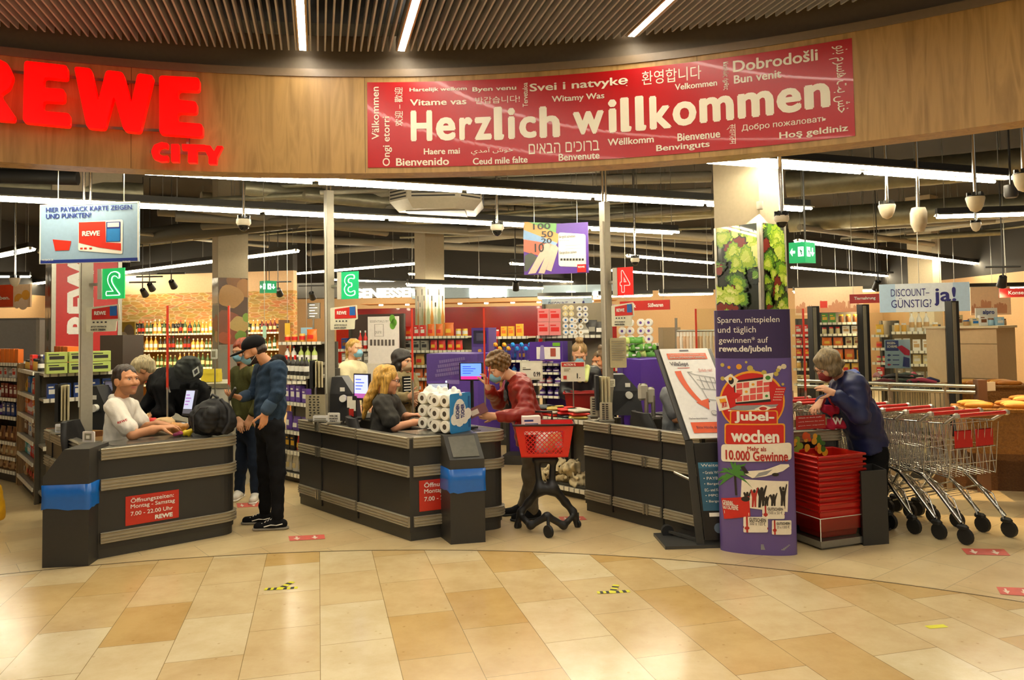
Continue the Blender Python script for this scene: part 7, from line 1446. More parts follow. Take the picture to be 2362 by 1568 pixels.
# ---- woman in the red leather jacket
LEATH = M('#8a1f14', .38, var=.25, vs_=14, bump=.35)
J = dict(head=(1150, 848, 7.1), neck=(1185, 872, 7.12), chest=(1200, 905, 7.12), pel=(1228, 1010, 7.15), hem=(1224, 1022, 7.15), sL=(1207, 892, 6.95), sR=(1178, 890, 7.3), eL=(1216, 955, 6.86), wL=(1142, 960, 6.84), eR=(1150, 928, 7.34), wR=(1126, 893, 7.1), hL=(1225, 1015, 7.07), hR=(1228, 1015, 7.25), kL=(1222, 1095, 7.05), kR=(1228, 1090, 7.25), aL=(1228, 1180, 7.12), aR=(1205, 1178, 7.32), tL=(1200, 1195, 7.08), tR=(1180, 1190, 7.28))
def redj(g, Q, Tf, nb):
    m = MB(); s = Sdf(); s.cap(nb - Tf * .05, nb - Tf * .04 - V3(0, 0, .03), .08, .09, .02, (V3(0, 0, 1), .7)); put(m, s, .009, wr=.004); m.build('hood_collar', [LEATH], g)
    m = MB(); s = Sdf(); s.cap(Q['chest'] + Tf * .10 + V3(0, 0, .06), Q['pel'] + Tf * .12 + V3(0, 0, .15), .05, .06, .02); put(m, s, .01); m.build('black_top', [BLK], g)
    m = MB(); s = Sdf(); s.cap(nb + Tf * .06 + V3(0, 0, -.02), Q['chest'] + Tf * .14 + V3(-.0, 0, -.05), .022, .028, .02); put(m, s, .008, wr=.012); m.build('scarf', [M('#4a4a48', .8, var=.9, vs_=70)], g)
person('curly haired woman in a red leather jacket and mask bending over the middle checkout', J, (-.80, -.45, -.52), skin=SKINP, top=dict(name='red_leather_jacket', mat=LEATH, e=.026, wr=.011, flat=.78, more=redj, w=(.145, .14, .15)), legs=dict(name='grey_trousers', mat=M('#5f5646', .8, var=.25, vs_=30), e=.014), shoe=(BLK, BLACK), hair=CURL, haircol='#6f4d20', mask=MASKB, hands=dict(L=((-.9, .1, .05), V3(.1, .9, .3), 1, .5), R=((-.2, -.3, .9), V3(-.5, -.3, 0), -1, .9)))
r = root('wallet', 'open dark red wallet held over the counter by the woman in red leather', 'wallet', D(1105, 960, 6.82)); S = Plane(D(1086, 966, 6.80), (1, .1, .42), (-.45, .3, 1)); m = MB(); m.poly(S, rot_poly([(0, 0), (.17, 0), (.17, .085), (0, .085)], .008), 0, 0, px=False, thick=.016); m.build('leather', M('#5d100d', .35), r); m = MB(); m.rect(S, (.02, .015), (.09, .06), 0, .003, px=False); m.build('card_window', M('#b9a795', .3), r)
r = root('eyeglasses', 'folded red glasses held up by the woman in red leather', 'glasses', D(1122, 868, 7.02)); m = MB(); m.tube([D(1121, 886, 7.02), D(1122, 852, 7.0)], .005, 6); m.tube([D(1126, 886, 7.02), D(1130, 845, 7.0)], .005, 6); m.build('frame', RED, r)
# ---- two shoppers behind the price signs
J = dict(head=(1337, 815, 8.9), neck=(1340, 848, 8.97), chest=(1341, 872, 9.0), pel=(1342, 970, 9.0), hem=(1342, 985, 9.0), sL=(1372, 860, 9.02), sR=(1310, 860, 9.02), eL=(1382, 905, 9.0), wL=(1360, 925, 8.8), eR=(1303, 905, 9.0), wR=(1325, 925, 8.8)); J.update({k: v for k, v in std(1342, 980, 9.0, 0, 0, -.1, -1).items() if k != 'pel'})
BUN = [('e', (0, -.022, .04), (.085, .105, .092)), ('e', (0, .125, -.03), (.08, .08, .1), .02, -1), ('e', (0, -.05, .145), (.045, .045, .035)), ('e', (.02, -.06, .16), (.02, .03, .02)), ('e', (-.03, -.05, .155), (.02, .03, .02))]
def limecol(g, Q, Tf, nb):
    m = MB(); s = Sdf()
    for k in ('sL', 'sR'): s.cap(nb + (Q[k] - nb) * .42 + V3(0, -.07, .03), Q['chest'] + (Q[k] - nb) * .22 + V3(0, -.155, -.0), .036, .03, .02)
    put(m, s, .008); m.build('lime_collar', [M('#cfd98a', .7)], g)
person('woman with blonde topknot in a black jacket with pale lime collar looking down', J, (-.1, -.86, -.5), skin=SKINP, hd=.0065, fh=.008, top=dict(name='black_jacket', mat=M('#151517', .4, var=.1), e=.03, more=limecol), legs=dict(name='trousers', mat=BLK), shoe=(BLK, BLACK), hair=BUN, haircol='#8a6a3a', mask=MASKB)
J = dict(head=(1384, 832, 9.35), neck=(1392, 862, 9.40), chest=(1395, 884, 9.45), pel=(1400, 975, 9.45), hem=(1400, 990, 9.45), sL=(1415, 872, 9.30), sR=(1378, 872, 9.60), eL=(1422, 915, 9.25), wL=(1400, 935, 9.15), eR=(1374, 912, 9.55), wR=(1380, 935, 9.35)); J.update({k: v for k, v in std(1400, 985, 9.45, 0, 0, -.6, -.8).items() if k != 'pel'})
person('shopper with brown topknot and beige mask partly behind the tall post', J, (-.75, -.62, -.15), skin=M('#b9774a', .5), hd=.0065, fh=.008, top=dict(name='black_jacket', mat=BLK, e=.028), legs=dict(name='trousers', mat=BLK), shoe=(BLK, BLACK), hair=BUN, haircol='#5c4526', mask=M('#c9a88a', .7))
# ---- fourth cashier hidden by the stand
pel = np.array(D(1556, 1030, 7.6)); J = dict(head=(1562, 858, 7.6), neck=(1560, 900, 7.6), chest=(1556, 925, 7.6), sL=(1580, 912, 7.75), sR=(1540, 912, 7.42), eL=(1600, 955, 7.75), wL=(1620, 960, 7.6), eR=(1560, 965, 7.35), wR=(1600, 965, 7.4), hem=(1556, 1020, 7.6)); J.update(seatlegs(pel, (.9, .2, 0)))
person('cashier in a pale blue grey shirt at the right checkout, mostly behind the stand', J, (.9, .2, -.2), top=dict(name='shirt', mat=cloth('#77797c', .12), e=.026, short=True, wr=.008), legs=dict(name='trousers', mat=BLK), shoe=(BLK, BLACK), hair=SHORT, haircol='#2a2018', bare=1, hd=.008, fh=.009)
seated_chair(D(1532, 1000, 7.45), (.9, .25), 'black swivel chair in front of the right checkout cashier', hb=.93, w=.52)
# ---- woman in the blue jacket at the right
BLUEJ = M('#18204a', .5, var=.3, vs_=12, bump=.3)
J = dict(head=(1908, 842, 6.52), neck=(1945, 875, 6.56), chest=(1962, 905, 6.59), pel=(2005, 1015, 6.64), hem=(2004, 1030, 6.64), sL=(1972, 888, 6.40), sR=(1940, 888, 6.76), eL=(1985, 958, 6.32), wL=(1922, 906, 6.30), eR=(1915, 940, 6.74), wR=(1895, 925, 6.54)); J.update({k: v for k, v in std(2008, 1030, 6.64, 0, 0, -1, -.1).items() if k != 'pel'})
def hood12(g, Q, Tf, nb):
    m = MB(); s = Sdf(); s.cap(nb - Tf * .06 + V3(0, 0, .0), nb - Tf * .12 - V3(0, 0, .07), .085, .075, .03); s.cap(nb + V3(0, 0, .01) + (Q['sL'] - nb) * .35, nb - Tf * .08, .05, .07, .03); s.cap(nb + V3(0, 0, .01) + (Q['sR'] - nb) * .35, nb - Tf * .08, .05, .07, .03); put(m, s, .009, wr=.008); m.build('hood', [M('#24408c', .45, var=.3, vs_=12)], g)
person('grey haired woman in a navy blue jacket bending over a red bag by the trolleys', J, (-.80, -.25, -.62), skin=SKINP, top=dict(name='navy_jacket', mat=BLUEJ, e=.038, wr=.011, flat=.82, more=hood12, w=(.15, .15, .165)), legs=dict(name='trousers', mat=BLK), shoe=(BLK, BLACK), hair=[('e', (0, -.025, .035), (.098, .122, .102)), ('e', (.075, .01, -.03), (.03, .07, .07)), ('e', (-.075, .01, -.03), (.03, .07, .07)), ('e', (0, -.08, -.05), (.08, .05, .06)), ('e', (0, .138, -.05), (.07, .07, .10), .02, -1)], haircol='#7d6a48', mask=M('#8a2a24', .7, var=.4, vs_=40),
       hands=dict(L=((-.75, -.1, .35), V3(-.2, .7, -.7), 1, .65), R=((-.6, -.4, -.5), V3(0, 0, -1), -1, .6)))
# ================= BASKETS, TROLLEYS, SMALL THINGS =================
def lat(m, f, nx, ny, w, mat=0, d=0):
    """diamond lattice of flat bars over the unit square mapped by f(u, v)"""
    for k in range(-ny, nx + 1):
        for s in (1, -1):
            P = []
            for i in range(ny + 1):
                u = (k + i) / nx if s > 0 else 1 - (k + i) / nx
                if -1e-6 <= u <= 1 + 1e-6: P.append(f(u, i / ny))
            for a, b in zip(P, P[1:]): m.bar(a, b, w, w, mat)
def basket(name, label, o, ux, w, d, h, tap, group=None, lattice=True, text=None, mat=None, rimcol=None):
    """a tapering open plastic carrier: four walls with a lattice or slots, a floor, a thick rim"""
    ux = Vector((ux[0], ux[1], 0)).normalized(); uy = Vector((-ux.y, ux.x, 0)); o = Vector(o); r = root(name, label, 'basket', o, group); mat = mat or M('#d3130c', .32, coat=.3)
    P = lambda x, y, t: o + ux * (x * w / 2 * (tap + (1 - tap) * t)) + uy * (y * d / 2 * (tap + (1 - tap) * t)) + Vector((0, 0, h * t)); C4 = ((-1, -1), (1, -1), (1, 1), (-1, 1)); m = MB()
    for i in range(4):
        a, b = C4[i], C4[(i + 1) % 4]; f = lambda u, t: P(a[0] + (b[0] - a[0]) * u, a[1] + (b[1] - a[1]) * u, t)
        q = lambda u0, u1, t0, t1: m.loft([[f(u0, t0), f(u1, t0), f(u1, t1), f(u0, t1)], [f(u0, t0) * .995 + o * .005, f(u1, t0) * .995 + o * .005, f(u1, t1) * .995 + o * .005, f(u0, t1) * .995 + o * .005]][::-1], sm=False)
        if lattice:
            q(0, 1, .80, 1); q(0, 1, 0, .12); q(0, .14, .12, .8); q(.86, 1, .12, .8); lat(m, lambda u, v: f(.14 + .72 * u, .12 + .68 * v), 8 if i % 2 == 0 else 6, 5, .007)
        else: q(0, 1, 0, 1)
    m.loft([[P(x, y, .0) for x, y in C4], [P(x, y, .03) for x, y in C4]], sm=False); m.build('shell', mat, r)
    m = MB(); R4 = [P(x * 1.055, y * 1.07, .985) for x, y in C4]; m.tube(R4 + [R4[0]], .0105, 6); m.build('rim', rimcol or mat, r)
    if text:
        S = Plane(P(-1, -1, 0), ux, P(0, -1, 1) - P(0, -1, 0)); m = MB(); m.text(S, text, (w * tap * .30, h * .55), (w * tap * .62, h * .80), 0, .008, .06, px=False); m.text(S, 'www.rewe.de', (w * tap * .30, h * .42), (w * tap * .62, h * .5), 0, .008, .0, px=False); m.build('lettering', WTXT, r)
    return r, P
# stack of hand baskets in the acrylic holder
bx = Vector((.94, .34, 0)).normalized(); by = Vector((-bx.y, bx.x, 0)); o = G(1895, 1268) + bx * .21 + by * .16
zb = .075; b0_, P_b = basket('shopping_basket', 'lowest red hand basket with white lettering inside the clear holder', (o.x, o.y, zb), bx, .42, .31, .22, .80, None, False, 'REWE', M('#a81408', .35, coat=.2))
b1_, _ = basket('shopping_basket', 'red hand basket nested in the tall stack by the purple column', (o.x, o.y, zb + .056), bx, .44, .33, .22, .965, 'nested red hand baskets', False, None, M('#b8170a', .35, coat=.2))
for k in range(1, 9): copy_tree(b1_, loc=(o.x, o.y, zb + .056 + k * .040))
copy_tree(b1_, loc=(o.x, o.y, zb + .056 + 9 * .040), label='topmost red hand basket of the tall stack, open and empty', group='topmost baskets')
r = root('basket_holder', 'clear acrylic holder tray carrying the stack of red hand baskets', 'holder', (o.x, o.y, 0)); rz = math.atan2(bx.y, bx.x)
m = MB(); m.box((o.x, o.y, .045), (.47, .37, .05), 0, rz); m.box((o.x, o.y, .011), (.40, .30, .022), 0, rz); m.build('tray', M('#8d8a80', .3, .6), r)
m = MB()
for a, b in (((-1, -1), (1, -1)), ((1, -1), (1, 1)), ((1, 1), (-1, 1)), ((-1, 1), (-1, -1))):
    p = o + bx * a[0] * .232 + by * a[1] * .182; q = o + bx * b[0] * .232 + by * b[1] * .182; m.add([(p.x, p.y, .07), (q.x, q.y, .07), (q.x, q.y, .24), (p.x, p.y, .24)], [[0, 1, 2, 3]])
m.build('acrylic_walls', GLASS, r); m = MB(); E_4 = [o + bx * a * .232 + by * b * .182 for a, b in ((-1, -1), (1, -1), (1, 1), (-1, 1))]; m.tube([(p.x, p.y, .24) for p in E_4 + E_4[:1]], .004, 5)
for p in E_4: m.tube([(p.x, p.y, .07), (p.x, p.y, .24)], .004, 5)
m.build('acrylic_edges', M('#e3e0d2', .2), r)
S = vplane((1826, 1000), 6.30, (1907, 1010), 6.42); r = root('header_card', 'fruit photo card with a red note standing behind the red basket stack', 'sign', S.pt(*S.hit(1868, 1040))); a0, b0 = S.hit(1826, 1064); a1, b1 = S.hit(1907, 963); slab(S, a0, .05, a1, b1, .02, [M('#9c8a5a', .5)], 'panel', r)
m = MB(); rnd = random.Random(6)
for k in range(34): x, y = rnd.uniform(a0 + .03, a1 - .03), rnd.uniform(b0, b1 - .12); f = (x - a0) / (a1 - a0); m.disc(S, (x, y), rnd.uniform(.015, .032), (1 if f > .7 else 2 if f > .35 else 0) if rnd.random() < .7 else 3, .003 + k * .0002, 12, px=False)
m.rect(S, (1834, 991), (1901, 955), 4, .012); m.build('fruit_print', [M('#86a032', .4), M('#3f7024', .4), M('#d2551c', .4), M('#e2a42a', .4), M('#b01f14', .4)], r)
m = MB()
for t, y in (('Wenn es doch mehr', 965), ('wird, können Sie auch', 974), ('gleich hier zugreifen.', 983)): m.text(S, t, (1838, y), (1870 + len(t) * 1.3, y - 6), 0, .016, .01)
m.build('lettering', WTXT, r)
# red basket on the black trolley stand
Yt = 6.62; o = D(1258, 1055, Yt); o.y += .14; tb, Pt = basket('basket_trolley', 'red lattice basket on a tall black wheeled stand before the middle checkout', o, (1, -.04), .50, .34, D(1258, 978, Yt).z - o.z, .80, rimcol=M('#2a1512', .4))
st = Sdf(); dd = lambda x, y, q=0: np.array(D(x, y, Yt + .14 + q)); st.cap(dd(1238, 1062), dd(1246, 1130), .028, .03, .03); st.cap(dd(1276, 1062), dd(1272, 1130), .028, .03, .03); st.cap(dd(1236, 1060), dd(1279, 1060), .035, .035, .02); st.cap(dd(1246, 1128), dd(1272, 1128), .045, .045, .05)
for s, q in ((-1, 0), (1, 0)):
    X = lambda a: 1262 + s * a; st.cap(dd(X(14), 1125), dd(X(42), 1158, .05), .042, .032, .04); st.cap(dd(X(42), 1158, .05), dd(X(60), 1180, .05), .032, .03, .03); st.cap(dd(X(60), 1180, .05), dd(X(70), 1213, .05), .03, .026, .03); st.cap(dd(X(58), 1192, .02), dd(X(38), 1212, -.12), .024, .03, .02); st.cap(dd(X(38), 1212, -.12), dd(X(0), 1190, -.16), .028, .03, .03)
m = MB(); put(m, st, .011); m.build('stand', M('#1c1a18', .45), tb)
for x, y, q, rr in ((1265, 1222, -.14, .052), (1196, 1216, .18, .03), (1333, 1216, .18, .03)):
    c = D(x, y, Yt + q); m = MB(); w_ = Vector((.014 * .75, .014 * .6, 0)); p = Vector((c.x, c.y, rr)); m.tube([p - w_, p + w_], rr, 16); m.build('wheel', BLACK, tb); m = MB(); m.tube([p + Vector((0, .01, rr * .9)), p + Vector((0, .03, rr + .06))], .014, 8); m.build('fork', M('#1c1a18', .45), tb)
m = MB(); a, b = Pt(-.35, 1, 1.02), Pt(.28, 1, 1.02); m.tube([a, a + Vector((0, -.02, .07)), b + Vector((0, -.02, .07)), b], .010, 8); m.build('handle', M('#2a2724', .4), tb)
p = Pt(-.5, 0, .62); item('carton', 'white', 'navy', p, .1, 'in the red basket on the black stand', 1.6, .95); item('bag', 'white', 'cream', Pt(.1, 0, .08), .3, 'in the red lattice basket on the black stand', 1.5, .9); item('bag', 'tan', 'white', Pt(.45, 0.1, .08), .8, 'in the red lattice basket on the stand', 1.3, .85)
# shopping trolleys
def trolley():
    t = thing('shopping_trolley', 'chrome wire shopping trolley with red handle nested in the row at right', 'shopping trolley', (0, 0, 0), group='nested chrome trolleys'); w, wn = .27, .21; m = MB(); Vv = Vector
    def pt(x, y, z): f = y / .82; return Vv((x * (w + (wn - w) * f), .10 + y, z))
    top = lambda y: .93 - .05 * y; bot = lambda y: .50 + .10 * y
    for s in (-1, 1):
        m.tube([pt(s, 0, top(0)), pt(s, .82, top(.82))], .006, 6); m.tube([pt(s, 0, bot(0)), pt(s, .82, bot(.82))], .005, 6); m.tube([pt(s, 0, .72), pt(s, .82, .73)], .0035, 5)
        for k in range(15): y = .82 * k / 14; m.tube([pt(s, min(.82, y + .06), top(y)), pt(s * .97, y, bot(y))], .0035, 5)
    for k in range(10): x = -1 + 2 * k / 9; m.tube([pt(x, .82, top(.82)), pt(x, .82, bot(.82)), pt(x, 0, bot(0))], .003, 5)
    for k in range(8): x = -1 + 2 * k / 7; m.tube([pt(x, 0, bot(0)), Vv((x * w, .06, .92))], .003, 5)
    for y in (.2, .4, .6): m.tube([pt(-1, y, bot(y)), pt(1, y, bot(y))], .003, 5)
    for z in (.60, .72, .93): m.tube([Vv((-w, .09, z)), Vv((w, .09, z))], .004, 5)
    m.tube([pt(-1, .82, top(.82)), pt(1, .82, top(.82))], .006, 6); m.build('wire_basket', CHROME, t)
    m = MB(); m.tube([Vv((-.30, 0, 1.0)), Vv((.30, 0, 1.0))], .017, 10); m.build('handle', M('#d5200c', .3, coat=.4), t)
    for s in (-1, 1): m = MB(); m.tube([Vv((s * .285, 0, 1.0)), Vv((s * .28, .05, .97)), Vv((s * w, .11, .93))], .012, 8); m.box((s * .285, .0, 1.0), (.05, .045, .045), 0, bev=.012); m.build('handle_bracket', M('#c8bfae', .3, .6), t)
    for s in (-1, 1): m = MB(); m.box((s * .12, .075, .80), (.2, .012, .14), 0, bev=.01); m.build('seat_flap', M('#c4180e', .35), t)
    for s in (-1, 1):
        m = MB(); m.tube([Vv((s * .25, .02, .16)), Vv((s * .245, .22, .36)), Vv((s * .24, .36, .475)), Vv((s * .235, .46, .50)), Vv((s * .225, .60, .47)), Vv((s * .215, .82, .16))], .018, 8); m.build('chassis_tube', CHROME, t)
        m = MB(); m.tube([Vv((s * .23, .02, .14)), Vv((s * .225, .10, .33)), Vv((s * .22, .22, .38)), Vv((s * .22, .36, .33)), Vv((s * .21, .70, .2))], .006, 6); m.build('rack_wire', CHROME, t)
        for y in (.02, .84):
            m = MB(); x = s * (.25 if y < .5 else .21); m.tube([Vv((x - .015, y - .03, .065)), Vv((x + .015, y - .03, .065))], .064, 16); m.box((x, y - .01, .13), (.05, .09, .05), 0, bev=.015); m.build('wheel', M('#1a1917', .6), t)
    m = MB()
    for k in range(5): m.tube([Vv((-.2, .15 + k * .12, .34 - k * .02)), Vv((.2, .15 + k * .12, .34 - k * .02))], .003, 5)
    m.build('lower_rack', CHROME, t); return t
t0 = trolley(); hv = Vector((.95, .31, 0)); q0 = G(2203, 960, 1.0); q1 = G(2338, 949, 1.0); hd_ = q1 - q0; hd_.z = 0; c = q0 + hd_.normalized() * .30; rz = math.atan2(hd_.y, hd_.x); st_ = Vector((-.58, .815, 0)) * .20
fl_ = [o for o in kids(t0) if o.name.startswith('seat_flap')]
for k in range(10):
    p = c + st_ * k; tt = t0 if k == 0 else copy_tree(t0, skip=fl_)
    tt.location = (p.x, p.y, 0); tt.rotation_euler = (0, 0, rz)
t0['label'] = 'frontmost chrome shopping trolley of the row with its red seat flaps showing'; del t0['group']
# gate posts, glass and rails behind the trolleys
def gate(x, y, Y, lab):
    p = D(x, 900, Y); r = root('gate_post', lab, 'post', (p.x, p.y, 0)); zt = D(x, y, Y).z; m = MB(); m.box((p.x, p.y, zt / 2), (.10, .09, zt), 0, .3); m.build('column', M('#191816', .4), r); m = MB(); m.box((p.x - .006, p.y - .05, zt / 2), (.045, .012, zt - .03), 0, .3); m.build('inlay', M('#77715f', .4, .3), r); return p, zt
g1, z1 = gate(1882, 706, 9.2, 'black gate post behind the head of the grey haired woman'); g2, z2 = gate(1997, 702, 9.0, 'black gate post behind the back of the navy jacket'); g3, z3 = gate(2203, 694, 8.4, 'tall black gate post in front of the beige cabinet')
for a, b, l in ((g1, g2, 'clear glass pane between the two gate posts behind the grey haired woman'), (g2, g3, 'clear glass pane between the second gate post and the beige cabinet post')):
    u = (b - a).normalized(); m = MB(); p, q = a + u * .07, b - u * .07; m.loft([[(p.x, p.y, .1), (q.x, q.y, .1), (q.x, q.y, 1.86), (p.x, p.y, 1.86)], [(p.x, p.y + .008, .1), (q.x, q.y + .008, .1), (q.x, q.y + .008, 1.86), (p.x, p.y + .008, 1.86)]][::-1], sm=False); o = m.build('glass_pane', glass_mat(a=.05)); tag(o, l, 'glass')
    m = MB(); m.bar((p.x, p.y, .05), (q.x, q.y, .05), .03, .10); m.build('foot_rail', DARK, o)
r = root('guard_rail', 'double steel guard rail ending in a wooden block beside the bread baskets', 'rail', D(2130, 905, 7.2)); a, b = D(1840, 890, 8.9), D(2250, 905, 7.9)
for dz in (0, .06): m = MB(); m.tube([a + Vector((0, 0, dz)), b + Vector((0, 0, dz))], .02, 8); m.build('rail_tube', STEEL, r)
for f in (.25, .55, .85): q = a.lerp(b, f); m = MB(); m.box((q.x, q.y, q.z / 2 + .03), (.045, .03, q.z + .06)); m.build('rail_post', M('#8a7a62', .4, .3), r)
m = MB(); m.box((b.x + .05, b.y, b.z / 2 + .05), (.09, .09, b.z + .16)); m.build('end_block', M('#6d4a30', .5), r); m = MB(); m.box((b.x + .15, b.y - .01, b.z + .06), (.11, .02, .09), 0, .3); m.build('price_holder', M('#cfc6b0', .5), r)
# bread baskets
wick = M('#8a5a1e', .7, var=.5, vs_=55, bump=1.0); rnd = random.Random(12)
def crate(o, ux, w, d, h, label):
    ux = Vector((ux[0], ux[1], 0)).normalized(); uy = Vector((-ux.y, ux.x, 0)); o = Vector(o); r = root('wicker_basket', label, 'basket', o); m = MB()
    f = lambda s, z, k: [o + ux * x * (w / 2 * s - k) + uy * y * (d / 2 * s - k) + Vector((0, 0, z)) for x, y in ((-1, -1), (1, -1), (1, 1), (-1, 1))]
    n = 9; m.loft([f(.86 + .14 * i / n, h * i / n, -.004 * (i % 2)) for i in range(n + 1)] + [f(1, h, .025), f(.93, h * .60, .02)], 0, sm=False); m.build('weave', wick, r); m = MB(); R4 = f(1.02, h, 0); m.tube(R4 + R4[:1], .02, 6); m.build('rim', M('#a06c28', .6, var=.4, vs_=60, bump=.8), r); return o, ux, uy, w, d, h
cr = [crate(G(2300, 1040, .52), (.9, -.25), .62, .42, .40, 'wicker bread basket directly behind the trolley handles'), crate(G(2420, 1030, .52), (.9, -.25), .6, .5, .42, 'wicker bread basket at the right picture edge'), crate(G(2330, 985, .60) + Vector((0, .35, 0)), (.9, -.2), .8, .45, .42, 'rear wicker basket heaped with bread')]
for i, (o, ux, uy, w, d, h) in enumerate(cr):
    for k in range(16):
        p = o + ux * ((k // 4 % 2 - .5) * .32 + rnd.uniform(-.02, .02)) + uy * (k % 4 - 1.5) * .088 + Vector((0, 0, h * .88 + .02 + .066 * (k // 8))); L = rnd.uniform(.10, .145); m = MB(); m.loft([[Vector((x, .038 * q * cos(t), .03 * q * sin(t))) for t in [2 * pi * j / 10 for j in range(10)]] for x, q in ((-L, .15), (-L * .85, .65), (-L * .4, 1), (L * .4, 1), (L * .85, .65), (L, .15))])
        ob = m.build('bread_roll', M(rnd.choice(['#d9922e', '#e3a848', '#c67a22']), .55, var=.3, vs_=20)); ob.location = p; ob.rotation_euler = (0, 0, math.atan2(ux.y, ux.x) + rnd.uniform(-.08, .08)); w_ = ('the bread basket behind the trolley handles', 'the bread basket at the right edge', 'the rear bread basket')[i]; tag(ob, 'golden bread roll heaped in %s' % w_, 'bread', 'rolls in %s' % w_)
lt = bpy.data.lights.new('spot', 'SPOT'); lo = bpy.data.objects.new('spot', lt); COL.objects.link(lo); lt.energy = 220; lt.color = (1, .66, .28); lt.spot_size = radians(60); lt.spot_blend = .7; lo.location = cr[0][0] + Vector((.3, .1, 2.4)); m = MB(); m.lathe([(.05, 0), (.06, .02), (.06, .12)], 12, tuple(lo.location + Vector((0, 0, .01)))); m.tube([lo.location + Vector((0, 0, .1)), (lo.location.x, lo.location.y, 4.7)], .01, 6); tag(m.build('spotlight', M('#2b2824', .4)), 'warm spotlight hanging over the bread baskets', 'spotlight')
q = G(2330, 1140); m = MB(); m.box((q.x + .2, q.y + .38, .25), (1.3, .5, .50), 0, -.26); tag(m.build('bread_stand', M('#5d3a16', .7, var=.4, vs_=50, bump=.6)), 'brown woven stand under the bread baskets', 'stand')
# floor stickers and tape
def quad_floor(P, z): return [G(x, y, 0) + Vector((0, 0, z)) for x, y in P]
for P, nm in (([(665, 1237), (748, 1233), (750, 1243), (668, 1248)], 'red floor sticker with white arrow before the middle checkout'), ([(545, 1161), (596, 1159), (602, 1168), (548, 1171)], 'faded red floor sticker behind the left checkout end'), ([(1288, 1192), (1345, 1191), (1354, 1199), (1296, 1202)], 'faded red floor sticker behind the basket stand'), ([(2217, 1265), (2316, 1267), (2331, 1282), (2230, 1279)], 'red floor sticker with two white figures before the trolleys'), ([(2298, 1354), (2380, 1357), (2392, 1377), (2308, 1371)], 'red floor sticker cut by the right picture edge')):
    q = quad_floor(P, .0025); m = MB(); m.add(q, [[3, 2, 1, 0]]); r = m.build('floor_sticker', M('#c9584a', .5, var=.25, vs_=12)); tag(r, nm, 'floor sticker'); m = MB(); B = lambda u, v: q[0].lerp(q[1], u).lerp(q[3].lerp(q[2], u), v) + Vector((0, 0, .001))
    for u in (.22, .72): m.add([B(u - .03, .2), B(u + .03, .2), B(u + .03, .5), B(u + .1, .5), B(u, .9), B(u - .1, .5), B(u - .03, .5)], [[6, 5, 4, 3, 2, 1, 0]])
    m.build('arrow', M('#e6d3bd', .5), r)
YEL = M('#d9d41c', .4)
for (x, y), nm, br in (((645, 1358), 'yellow and black tape mark on the mall floor at left', 3), ((1412, 1366), 'yellow and black tape mark on the mall floor in the middle', 3), ((2160, 1445), 'single yellow tape strip on the mall floor at right', 1)):
    c = G(x, y); r = root('tape_mark', nm, 'tape', c); c = c + Vector((0, 0, .0015))
    for k in range(br):
        d = Vector((cos((.15, 1.25, 3.2)[k] - (1.1 if br == 1 else 0) * 0), sin((.15, 1.25, 3.2)[k]), 0)); n = Vector((-d.y, d.x, 0)) * .022; L = (.12, .15, .10)[k]; m = MB(); e = c + Vector((0, 0, .0008 * k))
        for j in range(5): a, b = e + d * L * (j / 5 - (.5 if br == 1 else 0)), e + d * L * ((j + 1) / 5 - (.5 if br == 1 else 0)); m.add([a - n, b - n + d * 0, b + n, a + n], [[0, 1, 2, 3]], 1 if j % 2 and br > 1 else 0)
        m.build('tape_strip', [YEL, BLACK], r)
m = MB(); s = Sdf(); c = np.array(G(-12, 1212)); s.cap(c + V3(0, 0, .12), c + V3(.0, 0, .34), .085, .05, .03); put(m, s, .012, wr=.01); tag(m.build('yellow_bag', M('#d9a312', .5)), 'yellow bag just entering at the left picture edge', 'bag')
